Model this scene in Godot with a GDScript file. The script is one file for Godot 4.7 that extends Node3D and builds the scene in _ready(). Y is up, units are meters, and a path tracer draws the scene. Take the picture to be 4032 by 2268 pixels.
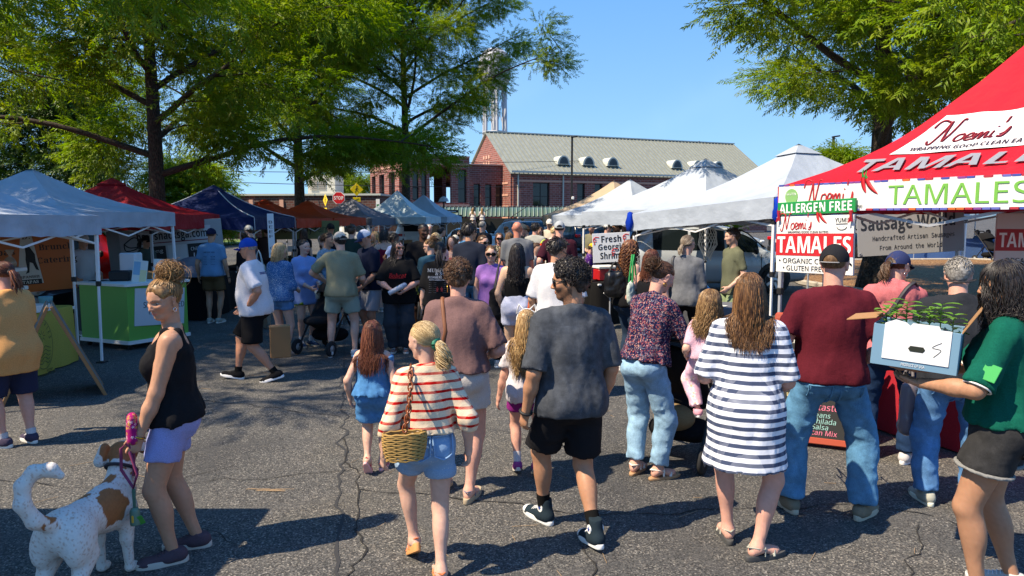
extends Node3D
var rng:=RandomNumberGenerator.new()
var names:={}
var mats:={}
var tex:={}
func _ready():
	rng.seed=77

	var cam:=Camera3D.new()
	cam.name="camera"
	add_child(cam)
	cam.position=Vector3(0,1.97,0)
	cam.rotation_degrees=Vector3(-5.757,0,0)
	cam.fov=43.84
	cam.near=0.05
	cam.far=2000.0
	var env:=Environment.new()
	env.background_mode=Environment.BG_SKY
	var sm:=ProceduralSkyMaterial.new()
	sm.sky_top_color=Color(0.21,0.41,0.64)
	sm.sky_horizon_color=Color(0.49,0.63,0.73)
	sm.sky_curve=0.16
	sm.ground_bottom_color=Color(0.30,0.31,0.32)
	sm.ground_horizon_color=Color(0.5,0.56,0.6)
	sm.energy_multiplier=1.0
	sm.sky_cover=cloud_cover()
	sm.sky_cover_modulate=Color(1,1,1,0.5)
	var sky:=Sky.new()
	sky.sky_material=sm
	env.sky=sky
	env.background_energy_multiplier=1.45
	env.tonemap_mode=Environment.TONE_MAPPER_LINEAR
	env.tonemap_exposure=1.75
	env.sdfgi_enabled=true
	env.ssao_enabled=true
	env.ssil_enabled=true
	var we:=WorldEnvironment.new()
	we.name="environment"
	we.environment=env
	add_child(we)
	var sun:=DirectionalLight3D.new()
	sun.name="sun"
	sun.light_energy=1.6
	sun.light_color=Color(1.0,0.93,0.82)
	sun.light_angular_distance=0.5
	sun.shadow_enabled=true
	add_child(sun)
	sun.look_at_from_position(Vector3.ZERO,Vector3(0.53,-0.809,-0.253),Vector3.UP)

	make_materials()
	build_ground()
	build_far()
	build_trees()
	build_tents()
	build_cars()
	build_stalls()
	build_people()
	build_held()
# ============ mesh building ============
class MB:
	var v:=PackedVector3Array()
	var n:=PackedVector3Array()
	var uv:=PackedVector2Array()
	var c:=PackedColorArray()
	var t:=PackedInt32Array()
	var col:=Color(1,1,1)
	var colored:=false
	func vert(p:Vector3,nn:Vector3,u:=Vector2.ZERO) -> int:
		v.append(p); n.append(nn); uv.append(u); c.append(col)
		return v.size() - 1
	func tri(a:int,b:int,d:int) -> void:
		t.append(a); t.append(b); t.append(d)
	func face(p:Array,u:=[]) -> void:
		var nn:Vector3=(p[1] - p[0]).cross(p[2] - p[0])
		if nn.length_squared() < 1e-16 and p.size() > 3:
			nn=(p[2] - p[0]).cross(p[3] - p[0])
		nn=nn.normalized()
		var i0:=v.size()
		for i in p.size():
			vert(p[i],nn,u[i] if u.size() > i else Vector2.ZERO)
		for i in range(1,p.size() - 1):
			tri(i0,i0+i,i0+i+1)
	func box(xf:Transform3D,s:Vector3,bev:=0.0) -> void:
		var h:=s*0.5
		var b:float=minf(bev,minf(h.x,minf(h.y,h.z))*0.9)
		var ax:=[Vector3(1,0,0),Vector3(0,1,0),Vector3(0,0,1)]
		for a in 3:
			for sg in [-1.0,1.0]:
				var u:Vector3=ax[(a+1) % 3]
				var w:Vector3=ax[(a+2) % 3]
				var hu:float=h[(a+1) % 3] - b
				var hw:float=h[(a+2) % 3] - b
				var o:Vector3=ax[a]*(sg*h[a])
				var q:=[o - u*hu - w*hw,o+u*hu - w*hw,o+u*hu+w*hw,o - u*hu+w*hw]
				if sg < 0:
					q.reverse()
				var uvs:=[]
				for p in q:
					uvs.append(Vector2(p[(a+1) % 3]/s[(a+1) % 3]+0.5,p[(a+2) % 3]/s[(a+2) % 3]+0.5))
				face([xf*q[0],xf*q[1],xf*q[2],xf*q[3]],uvs)
		if b <= 0.0:
			return
		for a in 3:
			var u:=(a+1) % 3
			var w:=(a+2) % 3
			for su in [-1.0,1.0]:
				for sw in [-1.0,1.0]:
					var p0:Vector3=ax[u]*(su*h[u])+ax[w]*(sw*(h[w] - b))
					var p1:Vector3=ax[u]*(su*(h[u] - b))+ax[w]*(sw*h[w])
					var e:Vector3=ax[a]*(h[a] - b)
					var q:=[p0 - e,p0+e,p1+e,p1 - e]
					var nn:Vector3=(q[1] - q[0]).cross(q[2] - q[0])
					if nn.dot(p0+p1) < 0:
						q.reverse()
					face([xf*q[0],xf*q[1],xf*q[2],xf*q[3]])
		for sx in [-1.0,1.0]:
			for sy in [-1.0,1.0]:
				for sz in [-1.0,1.0]:
					var k:=Vector3(sx,sy,sz)
					var p0:=Vector3(h.x,h.y - b,h.z - b)*k
					var p1:=Vector3(h.x - b,h.y,h.z - b)*k
					var p2:=Vector3(h.x - b,h.y - b,h.z)*k
					if (p1 - p0).cross(p2 - p0).dot(k) < 0:
						face([xf*p0,xf*p2,xf*p1])
					else:
						face([xf*p0,xf*p1,xf*p2])
	func tube(pts:PackedVector3Array,rad:PackedFloat32Array,sides:=8,caps:=true,sq:=1.0) -> void:
		var m:=pts.size()
		if m < 2:
			return
		var d0:=(pts[1] - pts[0]).normalized()
		var side:=d0.cross(Vector3.UP if absf(d0.y) < 0.9 else Vector3.RIGHT).normalized()
		var start:=v.size()
		var len:=0.0
		for i in m:
			var d:Vector3=(pts[mini(i+1,m - 1)] - pts[maxi(i - 1,0)]).normalized()
			side=(side - d*side.dot(d)).normalized()
			var up:=d.cross(side)
			if i > 0:
				len += pts[i].distance_to(pts[i - 1])
			var r:float=rad[mini(i,rad.size() - 1)]
			for k in sides:
				var a:=TAU*k/sides
				var o:=side*cos(a)+up*sin(a)*sq
				vert(pts[i]+o*r,(side*cos(a)+up*sin(a)/sq).normalized(),Vector2(float(k)/sides,len))
		for i in m - 1:
			for k in sides:
				var a:=start+i*sides+k
				var b:=start+i*sides+(k+1) % sides
				tri(a,b,b+sides); tri(a,b+sides,a+sides)
		if caps:
			for e in [0,m - 1]:
				var dd:Vector3=(pts[0] - pts[1]).normalized() if e == 0 else (pts[m - 1] - pts[m - 2]).normalized()
				var ci:=vert(pts[e]+dd*rad[mini(e,rad.size() - 1)]*0.3,dd)
				for k in sides:
					var a:int=start+e*sides+k
					var b:int=start+e*sides+(k+1) % sides
					if e == 0:
						tri(ci,b,a)
					else:
						tri(ci,a,b)
	func rod(a:Vector3,b:Vector3,r:float,sides:=8,r2:=-1.0) -> void:
		tube(PackedVector3Array([a,b]),PackedFloat32Array([r,r if r2 < 0 else r2]),sides)
	func bar(a:Vector3,b:Vector3,w:float,h:float,up:=Vector3.UP,bev:=0.0) -> void:
		var d:=(b - a).normalized()
		var s:=d.cross(up if absf(d.dot(up)) < 0.98 else Vector3.RIGHT).normalized()
		var u:=s.cross(d)
		box(Transform3D(Basis(s,u,-d),(a+b)*0.5),Vector3(w,h,a.distance_to(b)),bev)
	func lathe(prof:Array,segs:int,xf:=Transform3D(),smooth:=true) -> void:
		var m:=prof.size()
		var start:=v.size()
		for i in m:
			var p:Vector2=prof[i]
			var q0:Vector2=prof[maxi(i - 1,0)]
			var q1:Vector2=prof[mini(i+1,m - 1)]
			var tn:=(q1 - q0).normalized()
			for k in segs+1:
				var a:=TAU*k/segs
				var nn:=Vector3(cos(a)*tn.y,-tn.x,sin(a)*tn.y).normalized()
				vert(xf*Vector3(cos(a)*p.x,p.y,sin(a)*p.x),(xf.basis*nn).normalized(),Vector2(float(k)/segs,float(i)/(m - 1)))
		for i in m - 1:
			for k in segs:
				var a:=start+i*(segs+1)+k
				tri(a,a+segs+1,a+segs+2); tri(a,a+segs+2,a+1)
		if not smooth:
			pass
	func ball(ce:Vector3,r:Vector3,seg:=12,bs:=Basis()) -> void:
		var rings:=maxi(seg/2,4)
		var start:=v.size()
		for i in rings+1:
			var th:=PI*i/rings
			for k in seg+1:
				var a:=TAU*k/seg
				var d:=Vector3(sin(th)*cos(a),cos(th),sin(th)*sin(a))
				vert(ce+bs*(d*r),(bs*(d/r)).normalized(),Vector2(float(k)/seg,float(i)/rings))
		for i in rings:
			for k in seg:
				var a:=start+i*(seg+1)+k
				tri(a,a+seg+2,a+seg+1); tri(a,a+1,a+seg+2)
	func extrude(poly:PackedVector2Array,depth:float,xf:=Transform3D()) -> void:
		var pl:=poly
		if Geometry2D.is_polygon_clockwise(pl):
			pl=pl.duplicate(); pl.reverse()
		var ix:=Geometry2D.triangulate_polygon(pl)
		var mn:=pl[0]
		var mx:=pl[0]
		for p in pl:
			mn=mn.min(p); mx=mx.max(p)
		for sg in [1.0,-1.0]:
			var nn:Vector3=(xf.basis*Vector3(0,0,sg)).normalized()
			var s:=v.size()
			for p in pl:
				vert(xf*Vector3(p.x,p.y,depth*0.5*sg),nn,Vector2((p.x - mn.x)/(mx.x - mn.x),1.0 - (p.y - mn.y)/(mx.y - mn.y)))
			for i in range(0,ix.size(),3):
				var a:Vector2=pl[ix[i]]
				var b:Vector2=pl[ix[i+1]]
				var d:Vector2=pl[ix[i+2]]
				var ccw:=(b - a).cross(d - a) > 0
				if ccw == (sg > 0):
					tri(s+ix[i],s+ix[i+1],s+ix[i+2])
				else:
					tri(s+ix[i],s+ix[i+2],s+ix[i+1])
		for i in pl.size():
			var a:=pl[i]
			var b:=pl[(i+1) % pl.size()]
			face([xf*Vector3(a.x,a.y,-depth*0.5),xf*Vector3(b.x,b.y,-depth*0.5),xf*Vector3(b.x,b.y,depth*0.5),xf*Vector3(a.x,a.y,depth*0.5)])
	func grid(pts:PackedVector3Array,nu:int,nv:int,thick:=0.0) -> void:
		var nn:=PackedVector3Array()
		nn.resize(pts.size())
		for j in nv:
			for i in nu:
				var du:Vector3=pts[j*nu+mini(i+1,nu - 1)] - pts[j*nu+maxi(i - 1,0)]
				var dv:Vector3=pts[mini(j+1,nv - 1)*nu+i] - pts[maxi(j - 1,0)*nu+i]
				nn[j*nu+i]=du.cross(dv).normalized()
		var s:=v.size()
		for j in nv:
			for i in nu:
				vert(pts[j*nu+i],nn[j*nu+i],Vector2(float(i)/(nu - 1),1.0 - float(j)/(nv - 1)))
		for j in nv - 1:
			for i in nu - 1:
				var a:=s+j*nu+i
				tri(a,a+1,a+nu+1); tri(a,a+nu+1,a+nu)
		if thick <= 0.0:
			return
		var s2:=v.size()
		for j in nv:
			for i in nu:
				vert(pts[j*nu+i] - nn[j*nu+i]*thick,-nn[j*nu+i],Vector2(float(i)/(nu - 1),1.0 - float(j)/(nv - 1)))
		for j in nv - 1:
			for i in nu - 1:
				var a:=s2+j*nu+i
				tri(a,a+nu+1,a+1); tri(a,a+nu,a+nu+1)
		for i in nu - 1:
			face([v[s2+i],v[s2+i+1],v[s+i+1],v[s+i]])
			var o:=(nv - 1)*nu
			face([v[s+o+i],v[s+o+i+1],v[s2+o+i+1],v[s2+o+i]])
		for j in nv - 1:
			face([v[s+j*nu],v[s+(j+1)*nu],v[s2+(j+1)*nu],v[s2+j*nu]])
			var o:=nu - 1
			face([v[s2+j*nu+o],v[s2+(j+1)*nu+o],v[s+(j+1)*nu+o],v[s+j*nu+o]])
	func add(o:MB,xf:=Transform3D()) -> void:
		var s:=v.size()
		for i in o.v.size():
			v.append(xf*o.v[i]); n.append((xf.basis*o.n[i]).normalized()); uv.append(o.uv[i]); c.append(o.c[i])
		for i in o.t:
			t.append(i+s)
	func mesh(m:Material) -> ArrayMesh:
		var ar:=[]
		ar.resize(Mesh.ARRAY_MAX)
		ar[Mesh.ARRAY_VERTEX]=v
		ar[Mesh.ARRAY_NORMAL]=n
		ar[Mesh.ARRAY_TEX_UV]=uv
		if colored:
			ar[Mesh.ARRAY_COLOR]=c
		var ix:=t.duplicate()
		for i in range(0,ix.size(),3):
			var k:=ix[i+1]
			ix[i+1]=ix[i+2]
			ix[i+2]=k
		ar[Mesh.ARRAY_INDEX]=ix
		var am:=ArrayMesh.new()
		am.add_surface_from_arrays(Mesh.PRIMITIVE_TRIANGLES,ar)
		am.surface_set_material(0,m)
		return am
func X(p:=Vector3.ZERO,yaw:=0.0,pitch:=0.0,roll:=0.0) -> Transform3D:
	return Transform3D(Basis.from_euler(Vector3(deg_to_rad(pitch),deg_to_rad(yaw),deg_to_rad(roll))),p)
# ============ nodes ============
func numbered(parent:Node,called:String) -> String:
	var key:="%d/%s" % [parent.get_instance_id(),called]
	var k:int=names.get(key,0)
	names[key]=k+1
	return called if k == 0 else "%s_%03d" % [called,k]
func tag(o:Node,label:String,category:="",group:="") -> Node:
	o.set_meta("label",label)
	if category:o.set_meta("category",category)
	if group:o.set_meta("group",group)
	return o
func thing(called:String,label:String,category:String,at:=Vector3.ZERO,yaw:=0.0,group:="") -> Node3D:
	var o:=Node3D.new()
	o.name=numbered(self,called)
	add_child(o)
	o.position=at
	o.rotation_degrees.y=yaw
	tag(o,label,category,group)
	return o
func obj(called:String,mb:MB,m:Material,parent:Node=null) -> MeshInstance3D:
	return inst(called,mb.mesh(m),parent)
func inst(called:String,mesh:Mesh,parent:Node=null,xf:=Transform3D()) -> MeshInstance3D:
	var p:Node=parent if parent else self
	var o:=MeshInstance3D.new()
	o.name=numbered(p,called)
	o.mesh=mesh
	o.transform=xf
	p.add_child(o)
	return o
func struct(called:String,mb:MB,m:Material) -> MeshInstance3D:
	var o:=obj(called,mb,m)
	o.set_meta("kind","structure")
	return o
func stuff(o:Node) -> Node:
	o.set_meta("kind","stuff")
	return o
# ============ materials ============
func img_tex(im:Image) -> ImageTexture:
	return ImageTexture.create_from_image(im)
func noise_tex(called:String,w:int,nz:FastNoiseLite,ramp:Gradient=null,normal:=false,bump:=4.0) -> NoiseTexture2D:
	if tex.has(called):
		return tex[called]
	var t:=NoiseTexture2D.new()
	t.width=w
	t.height=w
	t.seamless=true
	t.seamless_blend_skirt=0.15
	t.noise=nz
	t.normalize=true
	if ramp:t.color_ramp=ramp
	if normal:
		t.as_normal_map=true
		t.bump_strength=bump
	tex[called]=t
	return t
func nz(kind:int,freq:float,octaves:=3,sd:=1) -> FastNoiseLite:
	var f:=FastNoiseLite.new()
	f.noise_type=kind
	f.frequency=freq
	f.seed=sd
	f.fractal_octaves=octaves
	return f
func ramp(stops:Array,constant:=false) -> Gradient:
	var g:=Gradient.new()
	var o:=PackedFloat32Array()
	var c:=PackedColorArray()
	for s in stops:
		o.append(s[0]); c.append(s[1])
	g.offsets=o
	g.colors=c
	if constant:g.interpolation_mode=Gradient.GRADIENT_INTERPOLATE_CONSTANT
	return g
func gray(x:float) -> Color:
	return Color(x,x,x)
func mat(called:String,c:Color,rough:=0.7,metal:=0.0) -> StandardMaterial3D:
	if mats.has(called):
		return mats[called]
	var m:=StandardMaterial3D.new()
	m.resource_name=called
	m.albedo_color=c
	m.roughness=rough
	m.metallic=metal
	mats[called]=m
	return m
func cloth(c:Color,scale:=6.0,strength:=0.6,pattern:Texture2D=null) -> StandardMaterial3D:
	var key:="cloth_%s_%s_%s" % [c.to_html(),scale,pattern.get_instance_id() if pattern else 0]
	if mats.has(key):
		return mats[key]
	var m:=StandardMaterial3D.new()
	m.resource_name="woven cloth"
	m.albedo_color=c
	m.roughness=0.92
	m.metallic_specular=0.25
	m.uv1_triplanar=true
	m.uv1_scale=Vector3.ONE*scale
	if pattern:
		m.albedo_texture=pattern
		m.albedo_color=c
	else:
		m.albedo_texture=tex["cloth_tone"]
	strength *= 0.7
	m.normal_enabled=true
	m.normal_texture=tex["cloth_crease"]
	m.normal_scale=strength
	m.vertex_color_use_as_albedo=true
	mats[key]=m
	return m
func paint(c:Color) -> StandardMaterial3D:
	var m:=mat("car_paint_"+c.to_html(),c,0.28,0.0)
	m.clearcoat_enabled=true
	m.clearcoat=0.8
	m.clearcoat_roughness=0.06
	return m
func make_materials():
	tex["cloth_crease"]=null
	tex.erase("cloth_crease")
	noise_tex("cloth_crease",256,nz(FastNoiseLite.TYPE_SIMPLEX_SMOOTH,0.018,5,4),null,true,5.0)
	noise_tex("canopy_tone",256,nz(FastNoiseLite.TYPE_SIMPLEX_SMOOTH,0.012,3,19),ramp([[0.0,gray(0.90)],[1.0,gray(1.0)]]))
	noise_tex("cloth_tone",256,nz(FastNoiseLite.TYPE_SIMPLEX,0.05,5,9),ramp([[0.0,gray(0.80)],[0.5,gray(0.93)],[1.0,gray(1.0)]]))
	var b:=mat("bark",Color(0.36,0.31,0.26),0.95)
	b.uv1_scale=Vector3(3,0.9,1)
	b.albedo_texture=noise_tex("bark_tone",256,nz(FastNoiseLite.TYPE_CELLULAR,0.045,3,3),ramp([[0.0,gray(0.25)],[0.5,gray(0.7)],[1.0,gray(1.0)]]))
	b.normal_enabled=true
	b.normal_texture=noise_tex("bark_relief",256,nz(FastNoiseLite.TYPE_CELLULAR,0.045,3,3),null,true,9.0)
	b.normal_scale=1.0
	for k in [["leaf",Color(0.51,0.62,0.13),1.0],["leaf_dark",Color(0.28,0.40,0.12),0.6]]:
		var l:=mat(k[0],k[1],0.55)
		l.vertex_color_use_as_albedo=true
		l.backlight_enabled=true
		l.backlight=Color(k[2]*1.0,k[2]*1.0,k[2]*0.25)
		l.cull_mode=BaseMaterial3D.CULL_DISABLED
	mat("steel",Color(0.72,0.73,0.75),0.42,0.35)
	mat("white_pole",Color(0.88,0.88,0.88),0.45)
	mat("black",Color(0.11,0.11,0.115),0.6)
	mat("rubber",Color(0.12,0.12,0.125),0.85)
	mat("white",Color(0.88,0.88,0.87),0.6)
	mat("alloy",Color(0.72,0.73,0.75),0.3,0.7)
	mat("chrome",Color(0.85,0.85,0.86),0.15,1.0)
	mat("concrete",Color(0.66,0.63,0.58),0.95)
	mat("wood",Color(0.58,0.42,0.26),0.7)
	mat("glass_dark",Color(0.10,0.13,0.14),0.06)
	mat("dark_lens",Color(0.035,0.03,0.03),0.05)
	mat("tail_red",Color(0.70,0.06,0.06),0.2)
	mat("lamp_clear",Color(0.8,0.82,0.84),0.1)
	mat("galvanised",Color(0.62,0.63,0.64),0.5,0.5)
	mat("card",Color(0.62,0.46,0.30),0.9)
	var pg:=mat("pane",Color(0.75,0.85,0.88,0.25),0.05)
	pg.transparency=BaseMaterial3D.TRANSPARENCY_ALPHA
func canopy_cloth(c:Color,through:=0.45) -> StandardMaterial3D:
	var key:="canopy_"+c.to_html()
	if mats.has(key):return mats[key]
	var m:=StandardMaterial3D.new()
	m.resource_name="canopy cloth"
	m.albedo_color=c
	m.roughness=0.62
	m.metallic_specular=0.3
	m.uv1_triplanar=true
	m.uv1_scale=Vector3.ONE*0.6
	m.albedo_texture=tex["canopy_tone"]
	m.normal_enabled=true
	m.normal_texture=tex["cloth_crease"]
	m.normal_scale=0.5
	m.backlight_enabled=true
	m.backlight=Color(c.r,c.g,c.b)*through
	mats[key]=m
	return m
func cloud_cover() -> ImageTexture:
	var w:=512
	var h:=256
	var f:=nz(FastNoiseLite.TYPE_SIMPLEX_SMOOTH,1.0,5,21)
	var im:=Image.create(w,h,false,Image.FORMAT_RGBA8)
	for y in h:
		var el:=PI*(0.5 - (y+0.5)/h)
		for x in w:
			var a:=0.0
			if el > 0.01:
				var az:=TAU*(x+0.5)/w
				var d:=Vector3(cos(el)*cos(az),sin(el),cos(el)*sin(az))
				var q:=d/(d.y+0.18)
				a=clampf((f.get_noise_3d(q.x*0.7,q.z*1.9,3.0) - 0.10)*0.8,0.0,0.3)*smoothstep(0.01,0.12,el)
			im.set_pixel(x,y,Color(a,a,a,a))
	return img_tex(im)
# ============ lettering ============
var fonts:={}
func font(which:="sans") -> Font:
	if not fonts.has(which):
		var f:=SystemFont.new()
		f.font_names=PackedStringArray([{"sans":"Droid Sans","serif":"Droid Serif","mono":"Droid Sans Mono","bold":"Droid Sans"}[which]])
		if which == "bold" or which == "serif":f.font_weight=700
		fonts[which]=f
	return fonts[which]
func lettering(text:String,m:Material,parent:Node,xf:Transform3D,cap:float,width:=0.0,which:="sans",slant:=0.0) -> MeshInstance3D:
	var mb:=letters_mb(text,cap,width,which,slant)
	var o:=obj("lettering",mb,m,parent)
	o.transform=xf
	return o
func letters_mb(text:String,cap:float,width:=0.0,which:="sans",slant:=0.0) -> MB:
	var tm:=TextMesh.new()
	tm.text=text
	tm.font=font(which)
	tm.font_size=40
	tm.pixel_size=cap/28.6
	tm.depth=0.002
	tm.curve_step=1.5 if cap > 0.05 else 4.0
	var ar:=tm.get_mesh_arrays()
	var mb:=MB.new()
	var vs:PackedVector3Array=ar[Mesh.ARRAY_VERTEX]
	var ns:PackedVector3Array=ar[Mesh.ARRAY_NORMAL]
	var lo:=vs[0]
	var hi:=vs[0]
	for p in vs:
		lo=lo.min(p); hi=hi.max(p)
	var ce:=(lo+hi)*0.5
	var sx:=1.0
	if width > 0.0:sx=width/maxf(hi.x - lo.x,1e-4)
	for i in vs.size():
		var p:=vs[i] - ce
		mb.vert(Vector3(p.x*sx+p.y*slant,p.y,p.z),ns[i])
	var ix=ar[Mesh.ARRAY_INDEX]
	if ix == null or ix.is_empty():
		ix=range(vs.size())
	for i in range(0,ix.size(),3):
		mb.tri(ix[i],ix[i+2],ix[i+1])
	return mb
func strokes_mb(list:Array,scale:Vector2,pen:float) -> MB:
	var mb:=MB.new()
	for s in list:
		var cu:=PackedVector2Array()
		var k:int=s.size()
		for i in k - 1:
			var p0:Vector2=s[maxi(i - 1,0)]
			var p1:Vector2=s[i]
			var p2:Vector2=s[i+1]
			var p3:Vector2=s[mini(i+2,k - 1)]
			for j in 5:
				cu.append(p1.cubic_interpolate(p2,p0,p3,j/5.0)*scale)
		cu.append(s[k - 1]*scale)
		var pts:=PackedVector3Array()
		for p in cu:pts.append(Vector3(p.x,p.y,0))
		mb.tube(pts,PackedFloat32Array([pen]),6,true,0.25 if false else 1.0)
	for i in mb.v.size():
		mb.v[i].z *= 0.12
	return mb
func M(called:String) -> StandardMaterial3D:
	return mat(called,Color.WHITE)
# ============ ground ============
func build_ground():
	var m:=mat("asphalt",Color(1.0,1.0,1.0),0.95)
	var stones:=nz(FastNoiseLite.TYPE_CELLULAR,0.17,1,5)
	stones.fractal_type=FastNoiseLite.FRACTAL_NONE
	stones.cellular_return_type=FastNoiseLite.RETURN_CELL_VALUE
	m.albedo_texture=noise_tex("asphalt_stones",1024,stones,ramp([[0.0,Color(0.19,0.19,0.192)],[0.18,Color(0.245,0.245,0.247)],[0.36,Color(0.285,0.284,0.284)],[0.52,Color(0.325,0.323,0.32)],[0.68,Color(0.36,0.355,0.35)],[0.80,Color(0.41,0.395,0.375)],[0.90,Color(0.47,0.46,0.44)],[0.965,Color(0.57,0.555,0.53)]],true))
	m.normal_enabled=true
	m.normal_texture=noise_tex("asphalt_grit",1024,nz(FastNoiseLite.TYPE_CELLULAR,0.15,2,5),null,true,4.0)
	m.normal_scale=0.6
	m.detail_enabled=true
	m.detail_blend_mode=BaseMaterial3D.BLEND_MODE_MUL
	m.detail_uv_layer=BaseMaterial3D.DETAIL_UV_2
	m.detail_albedo=noise_tex("asphalt_wear",512,nz(FastNoiseLite.TYPE_SIMPLEX,0.012,6,31),ramp([[0.0,Color(0.76,0.76,0.77)],[0.35,Color(0.90,0.90,0.90)],[0.6,Color(0.98,0.975,0.965)],[1.0,Color(1.0,0.98,0.94)]]))
	var am:=ArrayMesh.new()
	var ar:=[]
	ar.resize(Mesh.ARRAY_MAX)
	var e:=600.0
	var vs:=PA([V(-e,0,e),V(e,0,e),V(e,0,-e),V(-e,0,-e)])
	var u1:=PackedVector2Array()
	var u2:=PackedVector2Array()
	for p in vs:
		var q:=W(p.x,p.z).rotated(0.31)
		u1.append(q/1.45)
		u2.append(W(p.x,p.z).rotated(0.8)/17.0)
	ar[Mesh.ARRAY_VERTEX]=vs
	ar[Mesh.ARRAY_NORMAL]=PA([Vector3.UP,Vector3.UP,Vector3.UP,Vector3.UP])
	ar[Mesh.ARRAY_TEX_UV]=u1
	ar[Mesh.ARRAY_TEX_UV2]=u2
	ar[Mesh.ARRAY_INDEX]=PackedInt32Array([0,2,1,0,3,2])
	am.add_surface_from_arrays(Mesh.PRIMITIVE_TRIANGLES,ar)
	am.surface_set_material(0,m)
	var g:=inst("asphalt_ground",am)
	g.set_meta("kind","structure")
	var tar:=mat("tar",Color(0.19,0.19,0.195),0.75)
	var gap:=mat("crack_dark",Color(0.13,0.125,0.12),0.95)
	var mb:=MB.new()
	crack(mb,W(-0.78,-3.0),W(-2.34,-9.84),0.020,0.05,60)
	crack(mb,W(-2.34,-9.84),W(-5.3,-22.6),0.035,0.07,60)
	struct("tar_seam",mb,tar)
	mb=MB.new()
	for s in [[-0.84,-3.4,-1.02,-4.6,0.012],[-1.02,-4.6,-1.5,-6.2,0.010],[-1.25,-5.4,-2.9,-5.0,0.007],[-1.1,-5.0,0.55,-4.55,0.009],[0.55,-4.55,2.4,-4.75,0.009],[-2.9,-5.0,-4.6,-5.35,0.006],[-1.5,-6.2,-0.4,-6.6,0.006],[0.5,-3.2,0.42,-4.1,0.010],
			[-1.7,-6.9,-3.5,-7.6,0.008],[2.0,-3.4,2.6,-4.4,0.008],[-3.2,-4.4,-2.2,-5.5,0.006],[0.9,-5.6,2.2,-6.3,0.008],[-0.4,-6.6,0.9,-5.6,0.006],[2.4,-4.75,3.4,-4.1,0.008],[-4.2,-6.0,-2.6,-6.6,0.006],[-1.6,-4.1,-2.4,-4.6,0.005]]:
		crack(mb,W(s[0],s[1]),W(s[2],s[3]),s[4],0.05,26,0.006)
	struct("pavement_cracks",mb,gap)
	mb=MB.new()
	for i in 90:
		var p:=V(rng.randf_range(-4.5,4.0),0.008,rng.randf_range(-9.0,-3.4))
		if i < 14:p=V(-1.75+rng.randf_range(-0.12,0.12),0.008,-4.98+rng.randf_range(-0.02,0.02))
		var a:=rng.randf()*TAU if i >= 14 else rng.randf_range(-0.12,0.12)
		var d:=V(cos(a),0,sin(a))*rng.randf_range(0.03,0.10)
		mb.rod(p - d,p+d,0.0016,4)
	stuff(tag(obj("needle_litter",mb,mat("needle",Color(0.60,0.50,0.38),0.8)),"dry brown pine needles scattered on the asphalt","litter"))
	var edge:=PackedVector2Array([W(8.3,-20.4),W(8.45,-19.6),W(9.05,-17.2),W(9.5,-14.6),W(9.6,-12.8),W(9.3,-10.5),W(8.8,-8.2),W(8.6,-6.5),W(9.4,-5.4),W(22,-4),W(26,-24),W(20,-31),W(14,-30.5),W(9.5,-23.5),W(8.5,-21.3)])
	mb=MB.new()
	var xf:=Transform3D(Basis(V(1,0,0),V(0,0,1),V(0,-1,0)),V(0,0.045,0))
	mb.extrude(edge,0.08,xf)
	var straw:=mat("pine_straw",Color(0.95,0.9,0.85),0.95)
	straw.uv1_triplanar=true
	straw.uv1_world_triplanar=true
	straw.uv1_scale=Vector3.ONE*0.35
	straw.albedo_texture=noise_tex("straw_tone",512,nz(FastNoiseLite.TYPE_SIMPLEX,0.05,5,8),ramp([[0.0,Color(0.30,0.21,0.12)],[0.45,Color(0.50,0.38,0.24)],[1.0,Color(0.70,0.57,0.38)]]))
	struct("pine_straw_bed",mb,straw)
	mb=MB.new()
	for i in 24000:
		var p:=W(rng.randf_range(8.4,24),rng.randf_range(-31,-6))
		if not Geometry2D.is_point_in_polygon(p,edge):continue
		var a:=rng.randf()*TAU
		var d:=V(cos(a),rng.randf_range(-0.12,0.25),sin(a))*rng.randf_range(0.06,0.13)
		var w:=V(-sin(a),0,cos(a))*0.006
		var q:=V(p.x,0.10+0.03*rng.randf(),p.y)
		mb.col=Color(0.24,0.14,0.06).lerp(Color(0.46,0.31,0.15),rng.randf())
		mb.face([q - d - w,q - d+w,q+d])
	mb.colored=true
	var sm:=mat("straw_needles",Color(1,1,1),0.85)
	sm.vertex_color_use_as_albedo=true
	stuff(tag(obj("pine_straw",mb,sm),"loose brown pine straw covering the planted island behind the red tent","straw"))
	mb=MB.new()
	for i in edge.size():
		var a:=edge[i]
		var b:=edge[(i+1) % edge.size()]
		var k:=int(ceil(a.distance_to(b)/1.5))
		for j in k:
			var p:=a.lerp(b,j/float(k))
			var q:=a.lerp(b,(j+1)/float(k))+(a - b).normalized()*0.012
			mb.bar(V(p.x,0.075,p.y),V(q.x,0.075,q.y),0.17,0.15,Vector3.UP,0.03)
	struct("kerb",mb,M("concrete"))
	mb=MB.new()
	mb.ball(V(11.9,0.16,-16.6),V(0.42,0.3,0.32),14)
	rough_up(mb,0.07,5.0)
	var rk:=mat("rock",Color(0.52,0.52,0.45),0.95)
	tag(obj("rock",mb,rk),"pale grey rock lying on the pine straw","rock")
	mb=MB.new()
	mb.face([V(-90,0.06,-30),V(-19,0.06,-30),V(-19,0.06,-58),V(-90,0.06,-58)])
	var lawn:=mat("lawn",Color(0.36,0.44,0.17),0.95)
	struct("lawn",mb,lawn)
func rough_up(mb:MB,amp:float,f:float):
	var z:=nz(FastNoiseLite.TYPE_SIMPLEX,f*0.3,3,2)
	for i in mb.v.size():
		mb.v[i] += mb.n[i]*amp*z.get_noise_3dv(mb.v[i])
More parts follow.
